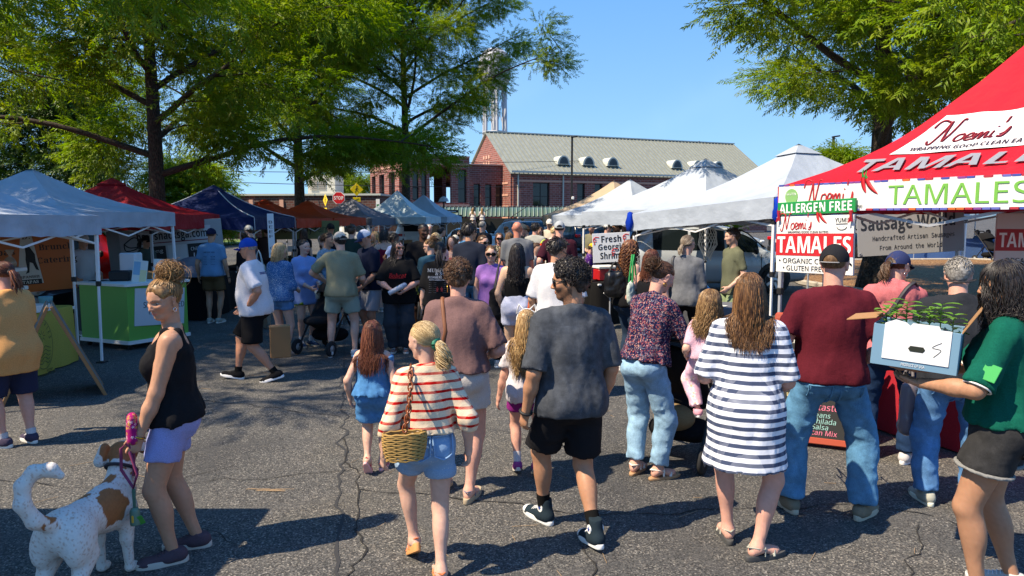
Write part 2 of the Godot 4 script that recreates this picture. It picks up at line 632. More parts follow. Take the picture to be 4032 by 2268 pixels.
func crack(mb:MB,a:Vector2,b:Vector2,w:float,wander:float,k:int,y:=0.004):
	var z:=nz(FastNoiseLite.TYPE_SIMPLEX,1.4,5,int(a.x*100)+7)
	var side:=(b - a).normalized().orthogonal()
	var l:Array=[]
	for i in k+1:
		var t:=i/float(k)
		var p:=a.lerp(b,t)
		var o:=z.get_noise_1d(t*a.distance_to(b)*1.2)*wander*2.2*sin(PI*clampf(t,0.02,0.98))
		var ww:=w*(0.5+0.9*absf(z.get_noise_1d(t*40.0+50.0))*2.0)
		p += side*o
		l.append([p - side*ww*0.5,p+side*ww*0.5])
	for i in k:
		mb.face([V(l[i][0].x,y,l[i][0].y),V(l[i][1].x,y,l[i][1].y),V(l[i+1][1].x,y,l[i+1][1].y),V(l[i+1][0].x,y,l[i+1][0].y)] if side.cross(b - a) > 0 else [V(l[i][1].x,y,l[i][1].y),V(l[i][0].x,y,l[i][0].y),V(l[i+1][0].x,y,l[i+1][0].y),V(l[i+1][1].x,y,l[i+1][1].y)])
# ============ buildings ============
func brick_mat(called:String,tint:Color,scale:=1.0) -> StandardMaterial3D:
	if mats.has(called):return mats[called]
	if not tex.has("bricks"):
		var r:=RandomNumberGenerator.new()
		r.seed=5
		var im:=Image.create(256,256,false,Image.FORMAT_RGB8)
		im.fill(Color(0.66,0.58,0.53))
		for row in 16:
			for k in 9:
				var x:=k*32 - (16 if row % 2 else 0)
				var s:=r.randf_range(0.80,1.06)
				var c:=Color(0.60*s,0.335*s,0.285*s)
				im.fill_rect(Rect2i(x+1,row*16+1,29,13).intersection(Rect2i(0,0,256,256)),c)
		tex["bricks"]=img_tex(im)
	var m:=mat(called,tint,0.92)
	m.albedo_texture=tex["bricks"]
	m.uv1_triplanar=true
	m.uv1_world_triplanar=true
	m.uv1_scale=Vector3.ONE*(0.58*scale)
	m.normal_enabled=true
	m.normal_texture=tex["cloth_crease"]
	m.normal_scale=0.2
	return m
func wall_with_openings(mb:MB,o:Vector3,u:Vector3,length:float,h:float,th:float,open:Array):
	var us:=[0.0,length]
	var vs:=[0.0,h]
	for r in open:
		for q in [r[0],r[2]]:
			if not us.has(q):us.append(q)
		for q in [r[1],r[3]]:
			if not vs.has(q):vs.append(q)
	us.sort()
	vs.sort()
	var nrm:=u.cross(Vector3.UP)
	for i in us.size() - 1:
		var run:=-1.0
		for j in vs.size():
			var solid:=false
			if j < vs.size() - 1:
				solid=true
				var cu:float=(us[i]+us[i+1])*0.5
				var cv:float=(vs[j]+vs[j+1])*0.5
				for r in open:
					if cu > r[0] and cu < r[2] and cv > r[1] and cv < r[3]:solid=false
			if solid and run < 0:run=vs[j]
			if not solid and run >= 0:
				var w:float=us[i+1] - us[i]
				var hh:float=vs[j] - run
				mb.box(Transform3D(Basis(u,Vector3.UP,nrm),o+u*(us[i]+w*0.5)+Vector3.UP*(run+hh*0.5)),V(w,hh,th))
				run=-1.0
func window_in(p:Node,o:Vector3,u:Vector3,r:Array,frame:Material,pane:Material,mull:=1):
	var nrm:=u.cross(Vector3.UP)
	var w:float=r[2] - r[0]
	var h:float=r[3] - r[1]
	var ce:Vector3=o+u*(r[0]+w*0.5)+Vector3.UP*(r[1]+h*0.5) - nrm*0.08
	var b:=Basis(u,Vector3.UP,nrm)
	var mb:=MB.new()
	for s in [-1.0,1.0]:
		mb.box(Transform3D(b,ce+u*s*(w*0.5 - 0.04)),V(0.08,h,0.08))
		mb.box(Transform3D(b,ce+Vector3.UP*s*(h*0.5 - 0.04)),V(w - 0.16,0.08,0.075))
	for k in mull:
		mb.box(Transform3D(b,ce+u*(w*((k+1.0)/(mull+1) - 0.5))),V(0.06,h - 0.16,0.06))
	mb.box(Transform3D(b,ce - Vector3.UP*h*0.08),V(w - 0.16,0.06,0.065))
	var f:=obj("window",mb,frame,p)
	mb=MB.new()
	mb.box(Transform3D(b,ce - nrm*0.03),V(w - 0.1,h - 0.1,0.01))
	obj("pane",mb,pane,f)
func build_far():
	var brick:=brick_mat("red_brick",Color(0.90,0.90,0.93),0.5)
	var trim:=mat("limestone",Color(0.78,0.60,0.52),0.9)
	var dark:=mat("window_frame_dark",Color(0.12,0.12,0.13),0.5)
	var glass:=M("glass_dark")
	var u:=V(0.918,0,-0.394)
	var n:=V(0.394,0,0.918)
	var A:=V(0.05,0,-72.9)
	var L:=33.0
	var D:=13.2
	var EH:=6.5
	var RH:=10.95
	var g:=thing("gabled_brick_building","long red brick building with a pale ribbed metal gable roof and half-round vents","building")
	var open:=[]
	for k in [2.2,7.3,9.4,12.7,16.9,18.8,23.0,27.0,28.9]:
		var w:=1.9 if k in [2.2,12.7,23.0] else 0.95
		open.append([k,2.95,k+w,5.35])
	for k in [2.0,4.2,7.2,9.4,12.4,16.8,19.0,23.2,27.0]:
		open.append([k,0.3,k+1.0,1.55])
	var mb:=MB.new()
	wall_with_openings(mb,A,u,L,EH,0.4,open)
	wall_with_openings(mb,A - n*D,u,L,EH,0.4,open)
	for e in [A,A+u*L]:
		var pl:=PackedVector2Array([W(0,0),W(D,0),W(D,EH),W(D*0.5,RH - 0.15),W(0,EH)])
		mb.extrude(pl,0.4,Transform3D(Basis(-n,Vector3.UP,u),e))
	obj("wall",mb,brick,g)
	for r in open.slice(0,9):
		window_in(g,A,u,r,dark,glass,1 if r[2] - r[0] > 1.5 else 0)
	var pale:=mat("window_white",Color(0.75,0.78,0.80),0.4)
	for r in open.slice(9):
		window_in(g,A,u,r,trim,pale if int(r[0]) % 2 == 0 else glass,0)
	mb=MB.new()
	for y in [0.15,1.75,2.75,5.5]:
		mb.bar(A+u*0.4+n*0.22+Vector3.UP*y,A+u*(L - 0.4)+n*0.22+Vector3.UP*y,0.06,0.16)
	for y in [1.75,2.9,4.1,5.3]:
		mb.bar(A - u*0.22 - n*0.6+Vector3.UP*y,A - u*0.22 - n*(D - 0.6)+Vector3.UP*y,0.06,0.2)
	obj("stone_band",mb,trim,g)
	for i in 3:
		for j in 3:
			mb=MB.new()
			mb.box(Transform3D(Basis(-n,Vector3.UP,-u),A - n*(D*0.5+(i - 1)*0.75) - u*0.22+Vector3.UP*(7.0+j*0.65)),V(0.4,0.36,0.1))
			obj("gable_vent",mb,trim,g)
	var roofm:=mat("roof_metal",Color(0.60,0.615,0.57),0.55,0.15)
	roofm.albedo_texture=tex["cloth_tone"]
	roofm.uv1_triplanar=true
	roofm.uv1_scale=V(0.12,0.12,0.12)
	var sl:=W(D*0.5+0.5,RH - EH+0.34)
	var roof:MeshInstance3D=null
	for sgn in [1.0,-1.0]:
		mb=MB.new()
		var ridge:=A - n*(D*0.5)+Vector3.UP*RH
		var eave:Vector3=ridge+n*sgn*sl.x - Vector3.UP*sl.y
		var q:=[ridge - u*0.4,ridge+u*(L+0.4),eave+u*(L+0.4),eave - u*0.4]
		var up:Vector3=(q[1] - q[0]).cross(q[2] - q[0]).normalized()
		if up.y < 0:up=-up
		mb.box(Transform3D(Basis(u,up,u.cross(up)),(ridge+eave)*0.5+u*L*0.5),V(L+0.8,0.1,ridge.distance_to(eave)))
		var side:=obj("roof_sheet",mb,roofm,g)
		if sgn > 0:roof=side
		mb=MB.new()
		mb.bar(up*0.09,eave - ridge+up*0.09,0.075,0.09)
		var rib:=mb.mesh(mat("roof_rib",Color(0.52,0.53,0.49),0.5,0.15))
		for k in 68:
			inst("roof_rib",rib,side,Transform3D(Basis(),ridge+u*(k*0.495)))
	mb=MB.new()
	mb.bar(A - n*(D*0.5)+Vector3.UP*(RH+0.12) - u*0.4,A - n*(D*0.5)+Vector3.UP*(RH+0.12)+u*(L+0.4),0.4,0.12)
	obj("ridge_cap",mb,mat("roof_trim",Color(0.72,0.73,0.69),0.5),g)
	mb=MB.new()
	mb.bar(A+n*0.62+Vector3.UP*(EH - 0.12) - u*0.4,A+n*0.62+Vector3.UP*(EH - 0.12)+u*(L+0.4),0.16,0.2)
	obj("gutter",mb,M("roof_trim"),g)
	for k in [0.5,5.6,21.5,26.0]:
		mb=MB.new()
		mb.rod(A+n*0.3+u*k,A+n*0.3+u*k+Vector3.UP*(EH - 0.2),0.09,8)
		obj("downpipe",mb,M("roof_trim"),g)
	for k in [6.2,9.2,12.2,20.6,23.5,26.4]:
		var t:=0.76
		var c:Vector3=A - n*(D*0.5)+Vector3.UP*RH+n*sl.x*t - Vector3.UP*sl.y*t+u*k
		var b:=Basis(u,Vector3.UP,n)
		mb=MB.new()
		var pl:=PackedVector2Array()
		for i in 13:pl.append(W(cos(PI*i/12)*0.72,sin(PI*i/12)*0.95))
		mb.extrude(pl,1.9,Transform3D(b,c - n*0.5+Vector3.UP*0.02))
		var dm:=obj("roof_vent",mb,M("roof_trim"),g)
		mb=MB.new()
		pl=PackedVector2Array()
		for i in 13:pl.append(W(cos(PI*i/12)*0.52,sin(PI*i/12)*0.72+0.08))
		mb.extrude(pl,0.06,Transform3D(b,c+n*0.46+Vector3.UP*0.03))
		for i in 5:
			mb.box(Transform3D(b,c+n*0.5+Vector3.UP*(0.16+i*0.12)),V(0.9 - i*0.12,0.05,0.05))
		obj("vent_grille",mb,mat("grille",Color(0.22,0.27,0.30),0.5),dm)
	var W0:=V(-0.9,0,-75.1)
	var w:=thing("linking_brick_wing","flat-roofed brick wing with a row of tall windows beside the gabled building","building")
	var WL:=4.7
	var o2:=W0 - u*WL
	open=[[0.15,2.9,0.75,5.2],[1.35,2.9,2.05,5.2],[2.6,2.9,3.3,5.2],[3.75,2.9,4.45,5.2]]
	mb=MB.new()
	wall_with_openings(mb,o2,u,WL,7.1,0.35,open)
	wall_with_openings(mb,o2 - n*9,u,WL,7.1,0.35,open)
	obj("wall",mb,brick,w)
	for r in open:window_in(w,o2,u,r,dark,glass,0)
	mb=MB.new()
	mb.bar(o2+n*0.12+Vector3.UP*7.16,W0+n*0.12+Vector3.UP*7.16,0.5,0.12)
	obj("coping",mb,trim,w)
	mb=MB.new()
	mb.box(Transform3D(Basis(u,Vector3.UP,n),o2+u*WL*0.5 - n*4.5+Vector3.UP*6.6),V(WL,0.3,8.6))
	obj("roof",mb,M("roof_trim"),w)
	var P:=V(-9.5,0,-66)
	var s:=thing("brick_block_with_openings","two-storey brick block with large empty window openings beside the lower wing","building")
	var FL:=5.9
	var SL:=15.0
	var fo:=[[0.35,3.4,0.95,6.1],[1.2,3.4,1.7,6.1],[2.0,3.2,4.1,6.5],[4.75,3.2,5.6,6.3],[2.0,0.0,3.6,2.4],[4.75,0.0,5.6,2.3]]
	var so:=[[0.8,3.3,2.6,6.2],[4.3,3.3,6.6,6.2],[8.6,3.3,11.0,6.2],[12.6,3.3,14.2,6.2],[1.2,0,3.0,2.2],[8.6,0,10.0,2.2],[12.8,0,14.0,2.2]]
	mb=MB.new()
	wall_with_openings(mb,P,u,FL,7.4,0.45,fo)
	wall_with_openings(mb,P - n*SL,n,SL - 0.23,7.4,0.45,so)
	wall_with_openings(mb,P - n*SL+u*0.3,u,FL - 0.4,7.4,0.4,[[0.6,3.0,2.0,6.2],[2.6,3.0,4.6,6.2]])
	wall_with_openings(mb,P+u*(FL - 0.2) - n*SL,n,SL - 0.25,7.4,0.4,[[2.0,3.3,5.0,6.2],[8.0,3.3,12.0,6.2]])
	obj("wall",mb,brick,s)
	mb=MB.new()
	for y in [2.55,2.95,6.75]:
		mb.bar(P+n*0.25+u*0.1+Vector3.UP*y,P+n*0.25+u*(FL - 0.05)+Vector3.UP*y,0.06,0.16)
		mb.bar(P - u*0.25 - n*0.1+Vector3.UP*y,P - u*0.25 - n*(SL - 0.1)+Vector3.UP*y,0.06,0.16)
	mb.bar(P+n*0.05+Vector3.UP*7.46,P+n*0.05+u*FL+Vector3.UP*7.46,0.6,0.12)
	obj("stone_band",mb,trim,s)
	mb=MB.new()
	mb.box(Transform3D(Basis(u,Vector3.UP,n),P+u*FL*0.5 - n*SL*0.5+Vector3.UP*2.75),V(FL - 0.9,0.3,SL - 0.9))
	mb.box(Transform3D(Basis(u,Vector3.UP,n),P+u*FL*0.5 - n*SL*0.5+Vector3.UP*6.85),V(FL - 0.9,0.3,SL - 0.9))
	obj("floor_slab",mb,trim,s)
	for r in [fo[0],fo[1],fo[3]]:window_in(s,P,u,r,dark,glass,0)
	for r in so.slice(0,4):window_in(s,P - n*SL,n,r,dark,glass,2)
	for k in 3:
		mb=MB.new()
		mb.bar(P+u*(2.2+k*0.6)+Vector3.UP*0.2 - n*1.4,P+u*(2.5+k*0.6)+Vector3.UP*2.2 - n*1.4,0.08,0.08)
		obj("stair_rail",mb,dark,s)
	var lb:=thing("low_brown_brick_building","low brown brick building with a white louvred roof plant behind the orange tents","building")
	mb=MB.new()
	mb.box(X(V(-19.5,1.85,-66),-4),V(17,3.7,8))
	obj("wall",mb,brick_mat("brown_brick",Color(0.62,0.68,0.70),0.5),lb)
	mb=MB.new()
	mb.box(X(V(-19.5,3.78,-66),-4),V(17.3,0.16,8.3))
	obj("roof",mb,M("roof_trim"),lb)
	mb=MB.new()
	mb.box(X(V(-17.0,4.75,-66),-4),V(2.5,1.8,2.5))
	var pl:=obj("plant_house",mb,mat("plant_white",Color(0.78,0.77,0.72),0.7),lb)
	for k in 3:
		mb=MB.new()
		for j in 6:
			mb.box(X(V(-17.0+(k - 1)*0.78,4.35+j*0.16,-64.72),-4),V(0.66,0.1,0.05))
		obj("louvre",mb,mat("louvre",Color(0.55,0.53,0.50),0.7),pl)
	for k in 5:
		mb=MB.new()
		mb.box(X(V(-25.0+k*2.6,1.7,-61.9 - 0.07*k),-4),V(0.35,3.3,0.3))
		obj("pilaster",mb,trim,lb)
	var wt:=thing("water_tower","white steel water tower on tall braced legs behind the tree","water tower")
	var tc:=V(-3.3,0,-140)
	mb=MB.new()
	for k in 6:
		var a:=TAU*k/6+0.3
		mb.rod(tc+V(cos(a)*2.5,0,sin(a)*2.5),tc+V(cos(a)*2.1,27,sin(a)*2.1),0.28,8)
	mb.rod(tc,tc+Vector3.UP*26,0.5,10)
	obj("leg",mb,mat("tower_white",Color(0.70,0.71,0.73),0.5),wt)
	mb=MB.new()
	for lv in 3:
		for k in 6:
			var a:=TAU*k/6+0.3
			var b:=TAU*(k+1)/6+0.3
			var r:=2.5 - 0.13*lv
			mb.rod(tc+V(cos(a)*r,1+lv*9,sin(a)*r),tc+V(cos(b)*r,9+lv*9,sin(b)*r),0.07,5)
			mb.rod(tc+V(cos(b)*r,1+lv*9,sin(b)*r),tc+V(cos(a)*r,9+lv*9,sin(a)*r),0.07,5)
			mb.rod(tc+V(cos(a)*r,9+lv*9,sin(a)*r),tc+V(cos(b)*r,9+lv*9,sin(b)*r),0.12,5)
	obj("brace",mb,M("tower_white"),wt)
	mb=MB.new()
	mb.lathe([W(0.01,25.6),W(1.6,26),W(2.7,27.2),W(3.1,28.6),W(3.1,31.0),W(2.7,32.4),W(1.6,33.4),W(0.01,33.8)],28,Transform3D(Basis(),tc))
	obj("tank",mb,M("tower_white"),wt)
	var cw:=thing("covered_walk","long walkway under a ribbed pale green barrel roof in front of the brick building","walkway")
	var c0:=V(-6.6,0,-54)
	var cl:=17.5
	mb=MB.new()
	var pts:=PA()
	for j in 9:
		var a:=PI*(0.06+0.88*j/8.0)
		for i in 2:
			pts.append(c0+V(cl*i,1.75+sin(a)*0.85,cos(a)*1.3))
	mb.grid(pts,2,9,0.03)
	var rf:=obj("roof",mb,mat("walk_green",Color(0.27,0.36,0.31),0.5),cw)
	mb=MB.new()
	var ring:=PA()
	for j in 9:
		var a:=PI*(0.06+0.88*j/8.0)
		ring.append(V(0,1.78+sin(a)*0.87,cos(a)*1.33))
	mb.tube(ring,PackedFloat32Array([0.055]),5)
	var rm:=mb.mesh(mat("walk_rib",Color(0.46,0.53,0.49),0.5))
	for k in 56:
		inst("roof_rib",rm,rf,Transform3D(Basis(),c0+V(0.1+k*0.311,0,0)))
	for k in 8:
		mb=MB.new()
		mb.rod(c0+V(0.2+k*2.4,0,1.25),c0+V(0.2+k*2.4,1.8,1.25),0.06,6)
		obj("post",mb,M("black"),cw)
	var sf:=thing("screened_fence","black mesh-screened fence along the far side of the car park","fence")
	mb=MB.new()
	mb.box(X(V(1.0,0.95,-51)),V(17,1.7,0.04))
	obj("screen",mb,mat("screen_black",Color(0.07,0.085,0.075),0.8),sf)
	for k in 8:
		mb=MB.new()
		mb.rod(V(-7.5+k*2.42,0,-50.93),V(-7.5+k*2.42,2.6,-50.93),0.045,6)
		obj("post",mb,M("black"),sf)
	for k in 7:
		mb=MB.new()
		mb.rod(V(-7.4+k*2.42,1.85,-50.93),V(-6.3+k*2.42,2.55,-50.93),0.025,5)
		obj("brace",mb,M("black"),sf)
	mb=MB.new()
	mb.rod(V(-7.5,2.6,-50.93),V(9.4,2.6,-50.93),0.03,5)
	obj("rail",mb,M("black"),sf)
	lamp_post(V(4.55,0,-55),7.9,"tall black lamp post in front of the long metal roof")
	lamp_post(V(23.0,0,-52),7.6,"tall dark lamp post behind the white tents beside the right tree")
	var pp:=thing("utility_pole","wooden utility pole with crossarms and transformers behind the long roof","utility pole",V(24.2,0,-94))
	mb=MB.new()
	mb.rod(Vector3.ZERO,V(0,11.6,0),0.17,10,0.11)
	obj("pole",mb,mat("pole_wood",Color(0.50,0.45,0.40),0.9),pp)
	for y in [10.6,9.6]:
		mb=MB.new()
		mb.box(X(V(0,y,0.15),25),V(1.9,0.12,0.1))
		obj("crossarm",mb,M("pole_wood"),pp)
	for s2 in [-0.55,0.6]:
		mb=MB.new()
		mb.lathe([W(0.01,0),W(0.26,0.02),W(0.26,0.85),W(0.2,0.95),W(0.01,0.98)],12,X(V(s2,7.2,0.2)))
		obj("transformer",mb,M("galvanised"),pp)
	var p2:=thing("utility_pole","bare wooden utility pole with a red light behind the red tent","utility pole",V(-24.5,0,-45))
	mb=MB.new()
	mb.rod(Vector3.ZERO,V(0,5.6,0),0.13,8,0.1)
	obj("pole",mb,M("pole_wood"),p2)
	mb=MB.new()
	mb.ball(V(0.2,4.4,0.1),V(0.14,0.18,0.14),10)
	obj("signal_light",mb,M("tail_red"),p2)
	var wires:=[[V(-40,6.2,-44),V(27,9.7,-92),2.0,"topmost"],[V(-40,5.2,-44),V(24.2,8.6,-94),1.6,"middle"],[V(-40,5.0,-43),V(24.2,6.2,-90),1.9,"lowest"]]
	for k in wires.size():
		var ps:=PA()
		for i in 25:
			var t:=i/24.0
			ps.append(wires[k][0].lerp(wires[k][1],t) - Vector3.UP*wires[k][2]*4*t*(1 - t)*0.5)
		mb=MB.new()
		mb.tube(ps,PackedFloat32Array([0.028]),5)
		tag(obj("power_line",mb,M("black")),"%s black power line sagging in front of the brick buildings" % wires[k][3],"power line","power lines across the street")
	var st:=thing("stop_sign","red octagonal stop sign above the orange tents","road sign",V(-10.8,0,-45))
	mb=MB.new()
	mb.rod(Vector3.ZERO,V(0,3.3,0),0.035,6)
	obj("post",mb,M("galvanised"),st)
	var oc:=PackedVector2Array()
	for k in 8:oc.append(W(cos(TAU*(k+0.5)/8),sin(TAU*(k+0.5)/8)))
	mb=MB.new()
	mb.extrude(scaled(oc,0.41),0.02,X(V(0,3.08,0.05)))
	var pb:=obj("sign_board",mb,mat("sign_white",Color(0.9,0.9,0.9),0.4),st)
	mb=MB.new()
	mb.extrude(scaled(oc,0.375),0.012,X(V(0,3.08,0.065)))
	obj("sign_face",mb,mat("sign_red",Color(0.75,0.05,0.08),0.4),pb)
	lettering("STOP",M("sign_white"),pb,X(V(0,3.08,0.075)),0.22,0.58,"bold")
	for d in [[V(-12.9,0,-50),3.05,"yellow diamond crossing sign left of the stop sign",-55.0],[V(-10.55,0,-49),3.75,"yellow diamond pedestrian sign with an arrow plate right of the stop sign",15.0]]:
		var ys:=thing("crossing_sign",d[2],"road sign",d[0],d[3],"yellow crossing signs")
		mb=MB.new()
		mb.rod(Vector3.ZERO,V(0,d[1],0),0.035,6)
		obj("post",mb,M("galvanised"),ys)
		mb=MB.new()
		mb.box(X(V(0,d[1],0.05),0,0,45),V(0.62,0.62,0.015),0.005)
		var bd:=obj("sign_board",mb,mat("sign_yellow",Color(0.95,0.80,0.05),0.4),ys)
		mb=MB.new()
		mb.ball(V(0.02,d[1]+0.2,0.063),V(0.045,0.045,0.004),10)
		for l in [[0.02,0.14,0.0,0.0,0.05],[0.0,0.0,0.12,-0.2,0.035],[0.0,0.0,-0.1,-0.2,0.035],[0.02,0.1,0.14,0.0,0.025],[0.02,0.1,-0.1,-0.02,0.025]]:
			mb.bar(V(l[0],d[1]+l[1],0.062),V(l[2],d[1]+l[3],0.062),l[4],0.006,Vector3.BACK)
		obj("pictogram",mb,M("black"),bd)
		mb=MB.new()
		mb.box(X(V(0,d[1] - 0.68,0.05)),V(0.5,0.3,0.015),0.005)
		var ap:=obj("arrow_plate",mb,M("sign_yellow"),ys)
		mb=MB.new()
		mb.bar(V(0.14,d[1] - 0.62,0.062),V(-0.12,d[1] - 0.74,0.062),0.035,0.006,Vector3.BACK)
		mb.bar(V(-0.13,d[1] - 0.75,0.062),V(-0.03,d[1] - 0.76,0.062),0.035,0.006,Vector3.BACK)
		obj("arrow",mb,M("black"),ap)
	var ws:=thing("street_sign","small upright green and white street sign beside the brown building","road sign",V(-9.3,0,-50))
	mb=MB.new()
	mb.rod(Vector3.ZERO,V(0,3.0,0),0.03,6)
	obj("post",mb,M("galvanised"),ws)
	mb=MB.new()
	mb.box(X(V(0,2.75,0.04)),V(0.26,0.75,0.012),0.004)
	obj("sign_board",mb,M("sign_white"),ws)
	mb=MB.new()
	mb.box(X(V(0,2.62,0.05)),V(0.18,0.3,0.008))
	obj("sign_face",mb,mat("sign_green",Color(0.05,0.42,0.2),0.4),ws)
	var fp:=thing("direction_post","black finger post with small direction boards and a dome lamp beside the white convertible","sign post",V(-3.5,0,-37))
	mb=MB.new()
	mb.rod(Vector3.ZERO,V(0,2.7,0),0.045,8)
	obj("post",mb,M("black"),fp)
	mb=MB.new()
	mb.lathe([W(0.27,2.7),W(0.2,2.86),W(0.07,2.95),W(0.01,2.96)],16)
	obj("lamp_shade",mb,M("tower_white"),fp)
	for k in [[0.38,2.2,0.7],[-0.4,1.55,0.7],[0.5,1.95,0.85],[0.45,1.72,0.8]]:
		mb=MB.new()
		mb.box(X(V(k[0],k[1],0.05)),V(k[2],0.15,0.03),0.005)
		var bd:=obj("direction_board",mb,M("black"),fp)
		mb=MB.new()
		mb.box(X(V(k[0],k[1],0.068)),V(k[2]*0.72,0.035,0.004))
		obj("lettering",mb,M("sign_white"),bd)
func scaled(p:PackedVector2Array,s:float) -> PackedVector2Array:
	var o:=PackedVector2Array()
	for q in p:o.append(q*s)
	return o
func lamp_post(at:Vector3,h:float,label:String):
	var t:=thing("lamp_post",label,"lamp post",at,0.0,"lamp posts around the car park")
	var mb:=MB.new()
	mb.box(X(V(0,h*0.5,0)),V(0.15,h,0.15),0.015)
	obj("pole",mb,M("black"),t)
	mb=MB.new()
	mb.box(X(V(0.16,h+0.02,0),0,0,8),V(0.5,0.1,0.32),0.02)
	obj("lamp_head",mb,M("black"),t)
	mb=MB.new()
	mb.box(X(V(0.08,h*0.42,0.12)),V(0.2,0.22,0.2),0.03)
	obj("camera_box",mb,M("white"),t)
# ============ pop-up tents ============
func tent(label:String,c0:Vector2,du:Vector2,dd:Vector2,size:float,eave:Array,peak:float,colr:Color,o:={}) -> Node3D:
	var t:=thing("market_tent",label,"tent",V(c0.x,0,c0.y),0.0,o.get("group",""))
	var val:float=o.get("val",0.27)
	var u:=V(du.x,0,du.y)
	var d:=V(dd.x,0,dd.y)
	if u.cross(d).y > 0:
		pass
	var dep:float=o.get("depth",size)
	var co:=[Vector3.ZERO,u*size,u*size+d*dep,d*dep]
	var top:=[]
	for k in 4:top.append(co[k]+Vector3.UP*eave[k])
	var ce:Vector3=(co[0]+co[2])*0.5+Vector3.UP*peak
	var m:StandardMaterial3D=canopy_cloth(colr,o.get("through",0.45))
	var z:=nz(FastNoiseLite.TYPE_SIMPLEX_SMOOTH,1.0,3,int(c0.y*10)+3)
	var sag:float=o.get("sag",0.1)
	var mb:=MB.new()
	var nn:=14
	var out_all:=[]
	for k in 4:
		var a:Vector3=top[k]
		var b:Vector3=top[(k+1) % 4]
		var pts:=PA()
		for j in nn+1:
			var v:=j/float(nn)
			for i in nn+1:
				var w:=i/float(nn)
				var e:=a.lerp(b,w)
				var p:=e.lerp(ce,v)
				p.y -= sag*sin(PI*w)*sin(PI*minf(v*1.15,1.0))*(1.0 - v*0.6)
				p.y -= o.get("concave",0.12)*sin(PI*v)
				var q:=p*1.6
				p.y += z.get_noise_3dv(q)*0.022*sin(PI*clampf(v*1.0,0.02,0.98))
				pts.append(p)
		var cr:Vector3=(pts[nn] - pts[0]).cross(pts[(nn+1)*nn] - pts[0])
		if cr.y < 0:
			var r2:=PA()
			for j in nn+1:
				for i in nn+1:r2.append(pts[j*(nn+1)+nn - i])
			pts=r2
		mb.grid(pts,nn+1,nn+1,0.004)
	obj("canopy",mb,m,t)
	mb=MB.new()
	var mid:Vector3=(co[0]+co[2])*0.5
	for k in 4:
		var a:Vector3=top[k]
		var b:Vector3=top[(k+1) % 4]
		var outw:Vector3=((co[k]+co[(k+1) % 4])*0.5 - mid).normalized()
		var pts:=PA()
		for j in 5:
			var v:=j/4.0
			for i in 25:
				var w:=i/24.0
				var p:=a.lerp(b,w) - Vector3.UP*val*(1.0 - v)+outw*0.012
				var q:=p*3.0
				p += outw*z.get_noise_3d(q.x*1.5,q.y*0.5,q.z*1.5)*0.035*(1.0 - v)
				p.y += z.get_noise_3d(q.x,0,q.z)*0.018*(1.0 - v)
				pts.append(p)
		if (pts[24] - pts[0]).cross(Vector3.UP).dot(outw) < 0:
			var r2:=PA()
			for j in 5:
				for i in 25:r2.append(pts[j*25+24 - i])
			pts=r2
		mb.grid(pts,25,5,0.003)
	obj("valance",mb,m,t)
	if o.has("piping"):
		mb=MB.new()
		for k in 4:
			var rr:=PA()
			for j in 9:
				var v:=j/8.0
				var p:Vector3=top[k].lerp(ce,v)
				p.y -= o.get("concave",0.12)*sin(PI*v) - 0.012
				rr.append(p)
			mb.tube(rr,PackedFloat32Array([0.012]),5)
			mb.rod(top[k]+(co[k] - mid).normalized()*0.02,top[k] - Vector3.UP*val+(co[k] - mid).normalized()*0.03,0.01,5)
		obj("piping",mb,mat("piping_"+o.piping.to_html(),o.piping,0.6),t)
	if o.get("vent",false):
		mb=MB.new()
		for k in 4:
			var a:Vector3=top[k].lerp(ce,0.86)+Vector3.UP*(-0.02)
			var b:Vector3=top[(k+1) % 4].lerp(ce,0.86)+Vector3.UP*(-0.02)
			var pk:=ce+Vector3.UP*0.025
			var q:=PA()
			for j in 4:
				for i in 4:q.append(a.lerp(b,i/3.0).lerp(pk,j/3.0))
			if (q[3] - q[0]).cross(q[12] - q[0]).y < 0:
				var r2:=PA()
				for j in 4:
					for i in 4:r2.append(q[j*4+3 - i])
				q=r2
			mb.grid(q,4,4,0.004)
		obj("vent_cap",mb,m,t)
	var fm:Material=mat(o.get("frame","white_pole"),Color.WHITE)
	for k in 4:
		if o.get("skip",[]).has(k):continue
		mb=MB.new()
		var tp:Vector3=top[k] - Vector3.UP*0.05+(mid - co[k]).normalized()*0.05
		var bt:Vector3=co[k]+(mid - co[k]).normalized()*0.05+o.get("splay",{}).get(k,Vector3.ZERO)
		var half:=bt.lerp(tp,0.55)
		mb.bar(bt+Vector3.UP*0.02,half+(tp - bt).normalized()*0.1,0.03,0.03,u,0.004)
		mb.bar(half,tp,0.042,0.042,u,0.005)
		var lg:=obj("leg",mb,fm,t)
		mb=MB.new()
		mb.box(X(bt+V(0,0.008,0)),V(0.11,0.016,0.11),0.003)
		obj("foot_plate",mb,M("black"),lg)
		mb=MB.new()
		mb.box(Transform3D(Basis(u,Vector3.UP,u.cross(Vector3.UP)),half),V(0.056,0.07,0.056),0.008)
		mb.box(Transform3D(Basis(u,Vector3.UP,u.cross(Vector3.UP)),tp - Vector3.UP*0.28),V(0.056,0.07,0.056),0.008)
		obj("slider",mb,M("black"),lg)
	mb=MB.new()
